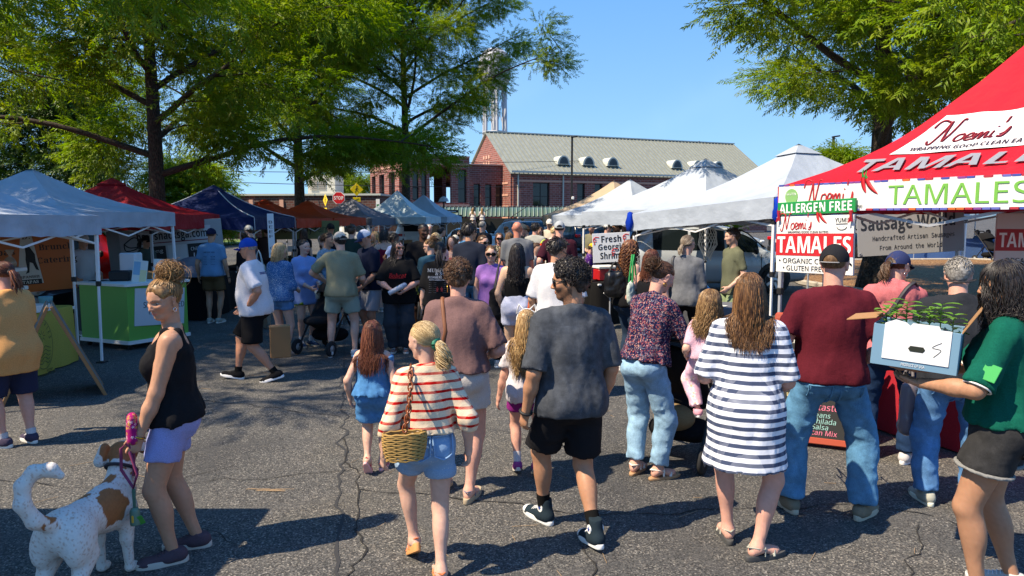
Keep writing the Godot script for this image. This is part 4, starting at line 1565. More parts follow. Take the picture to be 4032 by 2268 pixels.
func surf(f:Fld,cell:float,box:=AABB()) -> MB:
	var mb:=MB.new()
	if f.A.is_empty():
		return mb
	var b:=box if box.size.length() > 0 else f.bounds()
	b=b.grow(cell*1.5)
	var lo:=b.position
	var nb:=Vector3i((b.size/(cell*BS)).ceil())
	var nx:=nb.x*BS+1
	var ny:=nb.y*BS+1
	var nz2:=nb.z*BS+1
	var sxy:=nx*ny
	var val:=PackedFloat32Array()
	val.resize(sxy*nz2)
	val.fill(1e9)
	var half:=cell*BS*0.5
	var R:=half*1.75
	var act_blocks:Array[Vector3i]=[]
	var np:=f.A.size()
	for bz in nb.z:
		for by in nb.y:
			for bx in nb.x:
				var c:=lo+Vector3(bx+0.5,by+0.5,bz+0.5)*(half*2.0)
				var act:=PackedInt32Array()
				var dm:=1000.0
				var ds:=PackedFloat32Array()
				for i in np:
					var q:=f.M[i]*(c - f.A[i])
					var bv:=f.B[i]
					var t:=clampf(q.dot(bv)*f.IL[i],0.0,1.0)
					var e:=((q - bv*t).length() - f.RA[i] - f.DR[i]*t)*f.SC[i]
					if f.CN[i] != Vector3.ZERO:
						e=maxf(e,f.CN[i].dot(c) - f.CO[i])
					ds.append(e)
					if not f.SUB[i] and e < dm:dm=e
				if dm > R+0.016+f.wa:continue
				var out:=false
				for i in f.gn.size():
					if f.gn[i].dot(c) - f.go[i] > R:out=true
				if out:continue
				var inside:=dm < -R - 0.01 - f.wa
				for i in np:
					if f.SUB[i]:
						if ds[i] < R+0.02:
							act.append(i)
							inside=false
					elif ds[i] < maxf(dm,0.0)+R+f.K[i]*0.6:
						act.append(i)
				for i in f.gn.size():
					if f.gn[i].dot(c) - f.go[i] > -R:inside=false
				if inside:
					continue
				act_blocks.append(Vector3i(bx,by,bz))
				for k in BS+1:
					for j in BS+1:
						var row:=bx*BS+(by*BS+j)*nx+(bz*BS+k)*sxy
						for i in BS+1:
							if val[row+i] > 1e8:
								val[row+i]=f.ev(lo+Vector3(bx*BS+i,by*BS+j,bz*BS+k)*cell,act)
	var idx:=PackedInt32Array()
	idx.resize(sxy*nz2)
	idx.fill(-1)
	var offs:=PackedInt32Array([0,1,nx,nx+1,sxy,sxy+1,sxy+nx,sxy+nx+1])
	var ea:=PackedInt32Array([0,2,4,6,0,1,4,5,0,1,2,3])
	var eb:=PackedInt32Array([1,3,5,7,2,3,6,7,4,5,6,7])
	var vs:=PackedVector3Array()
	var cells:=PackedInt32Array()
	for bl in act_blocks:
		for k in BS:
			for j in BS:
				var row:=bl.x*BS+(bl.y*BS+j)*nx+(bl.z*BS+k)*sxy
				for i in BS:
					var o:=row+i
					var s:=0
					for q in 8:
						if val[o+offs[q]] < 0.0:s += 1
					if s == 0 or s == 8:continue
					var acc:=Vector3.ZERO
					var cnt:=0
					for e in 12:
						var va:=val[o+offs[ea[e]]]
						var vb:=val[o+offs[eb[e]]]
						if (va < 0.0) == (vb < 0.0):continue
						if va > 1e8 or vb > 1e8:continue
						var t:=va/(va - vb)
						var qa:=ea[e]
						var p:=Vector3(qa & 1,(qa >> 1) & 1,(qa >> 2) & 1)
						if e < 4:p.x += t
						elif e < 8:p.y += t
						else:p.z += t
						acc += p
						cnt += 1
					if cnt == 0:continue
					idx[o]=vs.size()
					cells.append(o)
					vs.append(lo+(acc/cnt+Vector3(bl.x*BS+i,bl.y*BS+j,bl.z*BS+k))*cell)
	var ns:=PackedVector3Array()
	ns.resize(vs.size())
	var tr:=PackedInt32Array()
	var ax:=[[1,nx,sxy],[nx,sxy,1],[sxy,1,nx]]
	for o in cells:
		for a in 3:
			var st:int=ax[a][0]
			var u:int=ax[a][1]
			var w:int=ax[a][2]
			var v0:=val[o]
			var v1:=val[o+st]
			if (v0 < 0.0) == (v1 < 0.0):continue
			if o - u - w < 0:continue
			var i0:=idx[o]
			var i1:=idx[o - u]
			var i2:=idx[o - u - w]
			var i3:=idx[o - w]
			if i1 < 0 or i2 < 0 or i3 < 0:continue
			if v0 > 0.0:
				var x:=i1
				i1=i3
				i3=x
			var n1:=(vs[i1] - vs[i0]).cross(vs[i2] - vs[i0])
			var n2:=(vs[i2] - vs[i0]).cross(vs[i3] - vs[i0])
			tr.append(i0); tr.append(i1); tr.append(i2); tr.append(i0); tr.append(i2); tr.append(i3)
			ns[i0] += n1+n2
			ns[i2] += n1+n2
			ns[i1] += n1
			ns[i3] += n2
	for i in ns.size():
		ns[i]=ns[i].normalized() if ns[i].length_squared() > 0 else Vector3.UP
	mb.v=vs
	mb.n=ns
	mb.t=tr
	mb.uv.resize(vs.size())
	mb.c.resize(vs.size())
	mb.c.fill(Color.WHITE)
	return mb
# ============ people ============
func ik(a:Vector3,target:Vector3,l1:float,l2:float,pole:Vector3) -> Array:
	var d:=target - a
	var L:=clampf(d.length(),absf(l1 - l2)+0.01,(l1+l2)*0.998)
	var dir:=d.normalized()
	var x:=(l1*l1 - l2*l2+L*L)/(2.0*L)
	var hgt:=sqrt(maxf(l1*l1 - x*x,0.0))
	var pn:=(pole - dir*pole.dot(dir)).normalized()
	return [a+dir*x+pn*hgt,a+dir*L]
func joints(d:Dictionary) -> Dictionary:
	var J:={}
	var H:float=d.h
	var s:=H/1.75
	var U:float=d.get("u",0.131*H)
	var fem:bool=d.get("g","m") == "f"
	var kid:bool=d.get("g","m") == "c"
	J.H=H; J.s=s; J.U=U; J.w=d.get("w",1.0)
	var w:float=J.w
	J.sw=(0.089 if fem else 0.088 if kid else 0.103)*pow(w,0.45)
	J.hw=(0.094 if fem else 0.083 if kid else 0.086)*pow(w,0.8)
	J.ww=(0.069 if fem else 0.073 if kid else 0.079)*pow(w,0.9)
	J.cw=(0.079 if fem else 0.077 if kid else 0.091)*pow(w,0.8)
	var hip:=0.515*H
	var leg:=hip - 0.045*H
	var F:={}
	var py:=hip
	if d.has("seat"):py=d.seat
	for k in ["l","r"]:
		var sg:=1.0 if k == "l" else -1.0
		var ft:Array=d.get(k+"f",[0.085*sg,0.0,8.0*sg,0.0])
		var b:=Basis.from_euler(Vector3(0,deg_to_rad(ft[2]),0))
		var pit:=deg_to_rad(ft[3])
		var root:=Vector3(ft[0],d.get("fy",0.0)+(ft[4] if ft.size() > 4 else 0.0),ft[1])*s
		var rot:=Basis.from_euler(Vector3(pit,0,0))
		var piv:=Vector3(0,0.015,0.125 if pit > 0 else -0.05)*s
		var fb:=b*rot
		J[k+"fb"]=fb
		J[k+"fo"]=root+b*(piv - rot*piv)
		J[k+"ank"]=J[k+"fo"]+fb*Vector3(0,0.078*s,0)
		if not d.has("seat"):
			var hx:=0.052*H*sg*w
			var dx:=Vector2(J[k+"ank"].x - hx - d.get("px",0.0)*s,J[k+"ank"].z - d.get("pz",0.0)*s)
			var mx:=sqrt(maxf((leg*0.997) ** 2 - dx.length_squared(),0.05))
			py=minf(py,J[k+"ank"].y+mx)
	var Pc:=Vector3(d.get("px",0.0)*s,py,d.get("pz",0.0)*s)
	J.Pc=Pc
	J.Pb=Basis.from_euler(Vector3(0,deg_to_rad(d.get("pyaw",0.0)),0))
	J.Tb=Basis.from_euler(Vector3(deg_to_rad(d.get("lean",2.0)),deg_to_rad(d.get("twist",0.0)),deg_to_rad(d.get("side",0.0))))
	J.nb=(H - U - 0.045*H)/H
	var nbp:=tp(J,0,J.nb,-0.012)
	J.Hb=Basis.from_euler(Vector3(deg_to_rad(d.get("hp",4.0)),deg_to_rad(d.get("hy",0.0)),deg_to_rad(d.get("hr",0.0))),EULER_ORDER_YXZ)
	var nt:Vector3=nbp+J.Tb*Vector3(0,0.045*H,0.010*H)
	J.nbp=nbp
	J.Hc=nt+J.Hb*Vector3(0,0.43*U,0.05*U)
	for k in ["l","r"]:
		var sg:=1.0 if k == "l" else -1.0
		var S:=tp(J,J.sw*sg,J.nb - 0.035,-0.006)
		J[k+"sh"]=S
		var hd:Vector3=d.get(k+"h",Vector3(0.215*sg*(0.7+0.3*w),0.80,0.03))
		var T:=hd*s
		if d.get("htorso",false):T=Pc+J.Tb*(hd*s - Vector3(0,0.515*H,0))
		var pole:Vector3=d.get(k+"e",Vector3(0.45*sg,-0.3,-1.0))
		var r:=ik(S,T,0.172*H,0.150*H,pole)
		J[k+"el"]=r[0]
		J[k+"wr"]=r[1]
		J[k+"hd"]=d.get(k+"hd",(r[1] - r[0]).normalized())
		J[k+"pn"]=d.get(k+"pn",Vector3(-sg,0,0.25))
		var hipj:Vector3=Pc+J.Pb*Vector3(0.052*H*sg*w,0,0)
		J[k+"hip"]=hipj
		var kp:Vector3=J[k+"fb"]*Vector3(0.1*sg,0.0,1)
		var rk:=ik(hipj,J[k+"ank"],0.245*H,0.235*H,d.get(k+"k",kp))
		J[k+"kn"]=rk[0]
		J[k+"ank"]=rk[1]
	return J
func tp(J:Dictionary,x:float,y:float,z:float) -> Vector3:
	return J.Pc+J.Tb*(Vector3(x,y - 0.515,z)*J.H)
func torso_prims(f:Fld,J:Dictionary,d:Dictionary,e:float,low:=true,shoulders:=true,lx:=0.0):
	var H:float=J.H
	var Tb:Basis=J.Tb
	var fem:bool=d.get("g","m") == "f"
	var w:float=J.w
	if low:
		f.ell(tp(J,0,0.535,-0.004),Vector3(J.hw,0.078,0.068*w)*H+Vector3.ONE*(e+lx),J.Pb,0.04)
		for sg in [-1.0,1.0]:
			var g:=1.0 if fem else 0.85
			f.ell(tp(J,0.043*sg*w,0.513,-0.036*g),Vector3(0.050,0.055,0.046)*H*g*sqrt(w)+Vector3.ONE*(e+lx),J.Pb,0.04)
	f.scap(tp(J,0,0.56,0),tp(J,0,0.67,0),J.ww*H*1.04+e,J.ww*H*1.02+e,Tb,Vector3(1,1,1.38/sqrt(w)),0.06)
	f.ell(tp(J,0,0.705,-0.002),Vector3(J.cw,0.12,0.068*w)*H+Vector3.ONE*e,Tb,0.05)
	if d.get("belly",0.0) > 0.0:
		var b:float=d.belly
		f.ell(tp(J,0,0.61,0.030*b),Vector3(J.ww*0.98,0.09,0.065*b)*H+Vector3.ONE*e,Tb,0.06)
	if fem and d.get("bust",1.0) > 0.0:
		for sg in [-1.0,1.0]:
			f.ell(tp(J,0.040*sg*w,0.708,0.048*w),Vector3(0.040,0.040,0.036)*H*d.get("bust",1.0)+Vector3.ONE*e,Tb,0.035)
	if shoulders:
		var nb:float=J.nb
		f.scap(tp(J,-J.sw*0.74,nb - 0.055,-0.006),tp(J,J.sw*0.74,nb - 0.055,-0.006),0.043*H+e,0.043*H+e,Tb,Vector3(1,1,1.08),0.05)
		for sg in [-1.0,1.0]:
			f.cap(tp(J,0,nb+0.004,-0.016),tp(J,J.sw*0.82*sg,nb - 0.030,-0.008),0.026*H+e,0.030*H+e,0.03)
func arm_prims(f:Fld,J:Dictionary,k:String,up:=1.0):
	var H:float=J.H
	var w:=sqrt(J.w)*up
	var S:Vector3=J[k+"sh"]
	var E:Vector3=J[k+"el"]
	var W:Vector3=J[k+"wr"]
	f.cap(S,E,0.0315*H*w,0.0235*H*w,0.03)
	f.cap(E,E.lerp(W,0.4),0.0235*H*w,0.0235*H*w,0.02)
	f.cap(E.lerp(W,0.35),W,0.0235*H*w,0.0155*H,0.02)
func leg_prims(f:Fld,J:Dictionary,k:String):
	var H:float=J.H
	var w:=sqrt(J.w)
	var P:Vector3=J[k+"hip"]
	var N:Vector3=J[k+"kn"]
	var G:Vector3=J[k+"ank"]
	f.cap(P,N,0.054*H*w,0.0335*H*w,0.03)
	f.cap(N,G,0.030*H*w,0.0195*H,0.025)
	var back:Vector3=-(J[k+"fb"]*Vector3(0,0,1))
	f.ell(N.lerp(G,0.29)+back*0.011*H,Vector3(0.030,0.070,0.030)*H*w,basis_y((N - G).normalized()),0.03)
func basis_y(y:Vector3) -> Basis:
	var x:=y.cross(Vector3.BACK if absf(y.z) < 0.9 else Vector3.RIGHT).normalized()
	return Basis(x,y,x.cross(y))
func foot_prims(f:Fld,J:Dictionary,k:String,toes:bool,lift:=0.02):
	var s:float=J.s
	var fb:Basis=J[k+"fb"]
	var o:Vector3=J[k+"fo"]+fb*Vector3(0,lift,0)
	var q:=func(x,y,z):return o+fb*(Vector3(x,y,z)*s)
	f.cap(q.call(0,0.06,-0.005),q.call(0,0.03,-0.03),0.034*s,0.030*s,0.03)
	f.scap(q.call(0,0.05,0),q.call(0.0,0.02,0.11),0.034*s,0.036*s,fb,Vector3(1,1.6,1),0.03)
	if toes:
		var sg:=1.0 if k == "l" else -1.0
		for i in 5:
			var x:=(0.030 - 0.0145*i)*-sg
			var z:=0.165 - 0.008*i - (0.008 if i == 4 else 0.0)
			f.cap(q.call(x,0.014,0.12),q.call(x*1.05,0.010,z),0.012*s,(0.012 if i == 0 else 0.0085)*s,0.01)
	else:
		f.cap(q.call(0,0.015,0.1),q.call(0,0.012,0.15),0.03*s,0.02*s,0.03)
func hand_prims(f:Fld,J:Dictionary,k:String,curl:float,lod:int):
	var s:float=J.s*(0.92 if J.H > 1.0 else 1.1)
	var sg:=1.0 if k == "l" else -1.0
	var W:Vector3=J[k+"wr"]
	var dr:Vector3=J[k+"hd"].normalized()
	var pn:Vector3=J[k+"pn"]
	pn=(pn - dr*pn.dot(dr)).normalized()
	var lat:=dr.cross(pn)*-sg
	var fr:=Basis(lat,dr,lat.cross(dr))
	f.cap(W - dr*0.05*s,W+dr*0.012*s,0.026*s,0.024*s,0.02)
	f.scap(W+dr*0.025*s,W+dr*0.070*s,0.033*s,0.040*s,fr,Vector3(1,1,2.3),0.025)
	var lens:=[0.073,0.080,0.074,0.058]
	for i in 4:
		var x:=(0.029 - 0.0192*i)*s
		var p:=W+dr*((0.092 if i < 3 else 0.084)*s)+lat*x
		var a:=curl*(0.65+0.08*i)+0.08
		var dd:=dr
		var r0:=0.0092*s
		for seg in 3:
			dd=dd.rotated(lat,a*(1.0 if lat.cross(dr).dot(pn) > 0 else -1.0))
			var L:float=lens[i]*s*[0.46,0.31,0.23][seg]
			f.cap(p,p+dd*L,r0,r0*0.88,0.006)
			p += dd*L
			r0 *= 0.9
			a=curl*0.95+0.1
			if lod > 0 and seg == 1:break
	var tb:=W+dr*0.030*s+lat*0.026*s+pn*0.006*s
	var td:=(dr*0.72+lat*0.62+pn*(0.25+0.5*curl)).normalized()
	f.cap(tb,tb+td*0.040*s,0.0145*s,0.0105*s,0.015)
	var td2:=(td+dr*0.5 - lat*0.35*curl+pn*0.35*curl).normalized()
	f.cap(tb+td*0.040*s,tb+td*0.040*s+td2*0.030*s,0.0105*s,0.0085*s,0.006)
func hp(J:Dictionary,x:float,y:float,z:float) -> Vector3:
	return J.Hc+J.Hb*(Vector3(x,y,z)*J.U)
func head_prims(f:Fld,J:Dictionary,d:Dictionary,lod:int):
	var U:float=J.U
	var b:Basis=J.Hb
	var kid:bool=d.get("g","m") == "c"
	f.cap(J.nbp - J.Tb*Vector3(0,0.03*J.H,0),hp(J,0,-0.22,-0.12),(0.034 if d.get("g","m") == "m" else 0.029)*J.H*sqrt(J.w),0.030*J.H*(0.9 if kid else 1.0),0.03)
	f.ell(hp(J,0,0.13,-0.07),Vector3(0.325,0.37,0.425)*U,b,0.02)
	f.ell(hp(J,0,-0.11,0.09),Vector3(0.255,0.34,0.275)*U,b,0.035)
	f.ell(hp(J,0,-0.385,0.235),Vector3(0.095,0.085,0.095)*U,b,0.02)
	for s in [-1.0,1.0]:
		f.cap(hp(J,0.225*s,-0.19,-0.03),hp(J,0.085*s,-0.385,0.21),0.055*U,0.055*U,0.02)
	if lod > 1:return
	for s in [-1.0,1.0]:
		f.ell(hp(J,0.175*s,-0.085,0.225),Vector3(0.085,0.075,0.085)*U,b,0.018)
		f.cap(hp(J,0.055*s,0.090,0.318),hp(J,0.215*s,0.085,0.245),0.036*U,0.030*U,0.012)
		f.scap(hp(J,0.350*s,0.05,-0.07),hp(J,0.335*s,-0.13,-0.03),0.085*U,0.050*U,b*Basis.from_euler(Vector3(0,0.35*s,0)),Vector3(2.6,1,1),0.008)
	f.cap(hp(J,0,0.06,0.335),hp(J,0,-0.125,0.435),0.026*U,0.036*U,0.012)
	for s in [-1.0,1.0]:
		f.ell(hp(J,0.045*s,-0.140,0.395),Vector3(0.030,0.028,0.036)*U,b,0.008)
	f.ell(hp(J,0,-0.241,0.343),Vector3(0.082,0.020,0.036)*U,b,0.006)
	f.ell(hp(J,0,-0.282,0.338),Vector3(0.068,0.024,0.036)*U,b,0.006)
	f.sub=1
	for s in [-1.0,1.0]:
		f.ell(hp(J,0.140*s,0.015,0.365),Vector3(0.080,0.045,0.075)*U,b,0.014)
		f.ell(hp(J,0.385*s,-0.02,-0.055),Vector3(0.03,0.06,0.035)*U,b,0.008)
	f.cap(hp(J,-0.075,-0.262,0.392),hp(J,0.075,-0.262,0.392),0.012*U,0.012*U,0.006)
	f.sub=0
func person_parts(d:Dictionary) -> Array:
	var J:=joints(d)
	var out:=[]
	var lod:int=d.get("lod",1)
	var H:float=J.H
	var s:float=J.s
	var skin:Color=d.get("skin",Color(0.62,0.38,0.28))
	var top:Dictionary=d.get("top",{"k":"tee","c":Color(0.5,0.5,0.5)})
	var bot:Dictionary=d.get("bot",{"k":"shorts","c":Color(0.3,0.3,0.3)})
	var shoe:Dictionary=d.get("shoe",{"k":"sneaker","c":Color(0.6,0.6,0.6),"sole":Color(0.85,0.85,0.83)})
	var bare:bool=shoe.k == "sandal"
	var cell:float=[0.0148,0.021,0.032][lod]
	var hcell:float=[0.0043 if d.get("face",false) else 0.0066,0.0095,0.017][lod]

	var f:=Fld.new()
	var showing:bool=top.k in ["tank","cami"]
	var trunk:=MB.new()
	if showing:torso_prims(f,J,d,-0.004)
	else:
		var tf:=Fld.new()
		torso_prims(tf,J,d,-0.016)
		trunk=surf(tf,0.034)
	for k in ["l","r"]:
		arm_prims(f,J,k)
		var long_leg:bool=bot.k in ["jeans","trousers"]
		if long_leg:
			f.cap(J[k+"hip"],J[k+"kn"],0.036*H,0.026*H,0.02)
			f.cap(J[k+"kn"],J[k+"ank"],0.026*H,0.0195*H,0.02)
		else:leg_prims(f,J,k)
		if lod < 2:
			f.cap(J[k+"wr"],J[k+"wr"]+J[k+"hd"]*0.03,0.0155*H,0.012*H,0.01)
		if bare:foot_prims(f,J,k,false)
	var mb:=surf(f,cell)
	mb.add(trunk)
	var hf:=Fld.new()
	head_prims(hf,J,d,lod)
	hf.limit(-J.Tb.y,J.nbp - J.Tb.y*0.02*H)
	mb.add(surf(hf,hcell))
	for k in ["l","r"]:
		var hn:=Fld.new()
		hand_prims(hn,J,k,d.get(k+"g",0.35),lod)
		mb.add(surf(hn,[0.005,0.009,0.014][lod]*(0.8 if H < 1.0 else 1.0)))
		if bare and lod < 2:
			var ff:=Fld.new()
			foot_prims(ff,J,k,true)
			mb.add(surf(ff,0.006 if lod == 0 else 0.009))
	mb.colored=true
	var lipc:Color=skin.lerp(Color(0.48,0.12,0.11),d.get("lips",0.45))
	var beard:float=d.get("beard",0.0)
	var bc:Color=d.get("hair",{}).get("c",Color(0.05,0.03,0.02))
	var inv:Basis=J.Hb.transposed()
	var fz:FastNoiseLite=shared_noise
	for i in mb.v.size():
		var q:Vector3=inv*(mb.v[i] - J.Hc)/J.U
		var c:=skin*(1.0+0.10*fz.get_noise_3dv(mb.v[i]*30.0))
		if q.z > 0.26 and (q.x/0.088) ** 2+((q.y+0.263)/0.043) ** 2 < 1.0:c=lipc
		elif q.z > 0.2 and q.length() < 0.6:
			c=c.lerp(Color(skin.r,skin.g*0.72,skin.b*0.68),0.25*clampf(1.0 - absf(q.y+0.08)*6.0,0.0,1.0))
		if beard > 0.0 and q.y < -0.12 and q.length() < 0.62 and q.z > -0.12+absf(q.y)*0.1 and not (q.z > 0.3 and absf(q.x) < 0.1 and q.y > -0.30 and q.y < -0.20):
			c=c.lerp(bc,beard*clampf((-0.10 - q.y)*9.0,0.0,1.0)*(0.8+0.3*fz.get_noise_3dv(mb.v[i]*150.0)))
		c.a=1.0
		mb.c[i]=c
	out.append(["body",mb,["skin"],""])
	if lod < 2:face_parts(out,J,d,lod)

	bottoms(out,J,d,bot,cell,lod)
	tops(out,J,d,top,cell,lod)
	for k in ["l","r"]:shoes(out,J,k,shoe,lod,d)

	hair(out,J,d,lod)
	if d.has("cap"):cap_hat(out,J,d.cap)
	if d.has("shades"):shades(out,J,d.shades)
	return out
var shared_noise:=FastNoiseLite.new()
var fold_noise:=FastNoiseLite.new()
func face_parts(out:Array,J:Dictionary,d:Dictionary,lod:int):
	var U:float=J.U
	var seg:=14 if lod == 0 else 10
	for s in [-1.0,1.0]:
		var mb:=MB.new()
		mb.colored=true
		var c:=hp(J,0.140*s,0.012,0.262)
		mb.ball(c,Vector3.ONE*0.056*U,seg,J.Hb*Basis.from_euler(Vector3(PI/2,0,0)))
		var look:Vector3=(J.Hb*Vector3(d.get("gx",0.0),d.get("gy",-0.08),1)).normalized()
		for i in mb.v.size():
			var dt:=(mb.v[i] - c).normalized().dot(look)
			mb.c[i]=Color(0.02,0.015,0.012) if dt > 0.94 else Color(0.10,0.055,0.03) if dt > 0.74 else Color(0.52,0.47,0.44)
		out.append(["eye",mb,["vc","eye",0.12],""])
		mb=MB.new()
		mb.tube(PackedVector3Array([hp(J,0.082*s,0.020,0.292),hp(J,0.14*s,0.044,0.308),hp(J,0.202*s,0.014,0.274)]),PackedFloat32Array([0.009*U,0.016*U,0.009*U]),6)
		out.append(["eyelid",mb,["plainskin",d.get("skin",Color(0.62,0.38,0.28))*0.75],"body"])
		mb=MB.new()
		var by:float=d.get("brow",0.115)
		mb.tube(PackedVector3Array([hp(J,0.055*s,by - 0.012,0.350),hp(J,0.14*s,by+0.020,0.318),hp(J,0.225*s,by - 0.008,0.252)]),PackedFloat32Array([0.011*U,0.013*U,0.005*U]),6)
		out.append(["eyebrow",mb,["flat",d.get("hair",{}).get("c",Color(0.06,0.04,0.03))*d.get("browk",0.7),0.9],"body"])
func folds(f:Fld,amp:float,k:=Vector3(1,0.55,1)):
	f.wz=fold_noise
	f.wa=amp*0.62
	f.wf=k
func bottoms(out:Array,J:Dictionary,d:Dictionary,b:Dictionary,cell:float,lod:int):
	if b.k == "none":return
	var H:float=J.H
	var w:=sqrt(J.w)
	var e:float=b.get("e",0.012)
	var f:=Fld.new()
	folds(f,b.get("fold",0.012)*(1.0 if lod == 0 else 0.8),Vector3(1,1.3,1))
	var up:Vector3=J.Tb.y
	f.clip(up,tp(J,0,b.get("waist",0.612),0))
	f.ell(tp(J,0,0.535,-0.004),Vector3(J.hw,0.09,0.069*J.w)*H+Vector3.ONE*e,J.Pb,0.04)
	f.scap(tp(J,0,0.55,0),tp(J,0,0.64,0),J.ww*H*1.06+e,J.ww*H*1.04+e,J.Tb,Vector3(1,1,1.35/sqrt(J.w)),0.05)
	for sg in [-1.0,1.0]:
		f.ell(tp(J,0.043*sg*J.w,0.513,-0.036),Vector3(0.050,0.055,0.046)*H*w+Vector3.ONE*e,J.Pb,0.035)
	f.unclip()
	if b.k == "skirt":
		var hem:float=b.len
		var a:=tp(J,0,0.60,0)
		var z:=Vector3(J.Pc.x,hem*H,J.Pc.z)
		f.clip(Vector3.DOWN,z)
		f.scap(a,z,J.ww*H*1.1,b.get("flare",0.15)*H,J.Pb,Vector3(1,1,1.2),0.05)
		f.unclip()
	else:
		for k in ["l","r"]:
			var P:Vector3=J[k+"hip"]
			var N:Vector3=J[k+"kn"]
			var G:Vector3=J[k+"ank"]
			if b.k == "shorts":
				var t:float=b.get("len",0.62)
				var E:=P.lerp(N,t)
				var cutn:=((N - P).normalized()+Vector3.DOWN*0.6).normalized()
				f.clip(cutn,E)
				f.cap(P+(N - P)*-0.02,E.lerp(N,0.3),0.053*H*w+e,b.get("leg",0.052)*0.93*H*w+e,0.035)
				f.unclip()
			else:
				var end:float=b.get("len",0.97)
				var A2:=N.lerp(G,end)
				f.cap(P,N,0.052*H*w+e,b.get("kn",0.040)*0.92*H*w+e,0.035)
				f.clip((G - N).normalized(),A2)
				f.cap(N,A2+(G - N)*0.1,b.get("kn",0.040)*0.92*H*w+e,b.get("hemr",0.036)*0.92*H*w+e*0.7,0.03)
				var back:Vector3=-(J[k+"fb"]*Vector3(0,0,1))
				f.ell(N.lerp(G,0.30)+back*0.010*H,Vector3(0.032,0.07,0.032)*H*w+Vector3.ONE*e*0.5,basis_y((N - G).normalized()),0.03)
				f.unclip()
	var nm:String=b.get("n",{"shorts":"shorts","jeans":"jeans","trousers":"trousers","skirt":"skirt"}[b.k])
	var mb:=surf(f,cell)
	out.append([nm,mb,["cloth",b.c,b.get("scale",9.0),b.get("rough",0.5),b.get("pat","")],""])
	if b.has("hem") and b.k == "shorts":
		for k in ["l","r"]:
			var P:Vector3=J[k+"hip"]
			var N:Vector3=J[k+"kn"]
			var E:=P.lerp(N,b.get("len",0.62))
			var cutn:=((N - P).normalized()+Vector3.DOWN*0.6).normalized()
			var hb:=Fld.new()
			hb.clip(cutn,E+cutn*0.004)
			var r:float=b.get("leg",0.052)*0.93*H*w+e+0.004
			hb.cap(P.lerp(N,b.get("len",0.62)*0.9),E.lerp(N,0.3),r+0.002,r,0.02)
			hb.limit(-cutn,E - cutn*b.get("hemw",0.03))
			out.append(["hem",surf(hb,maxf(cell*0.7,0.009)),["cloth",b.hem,9.0,0.5,""],nm])
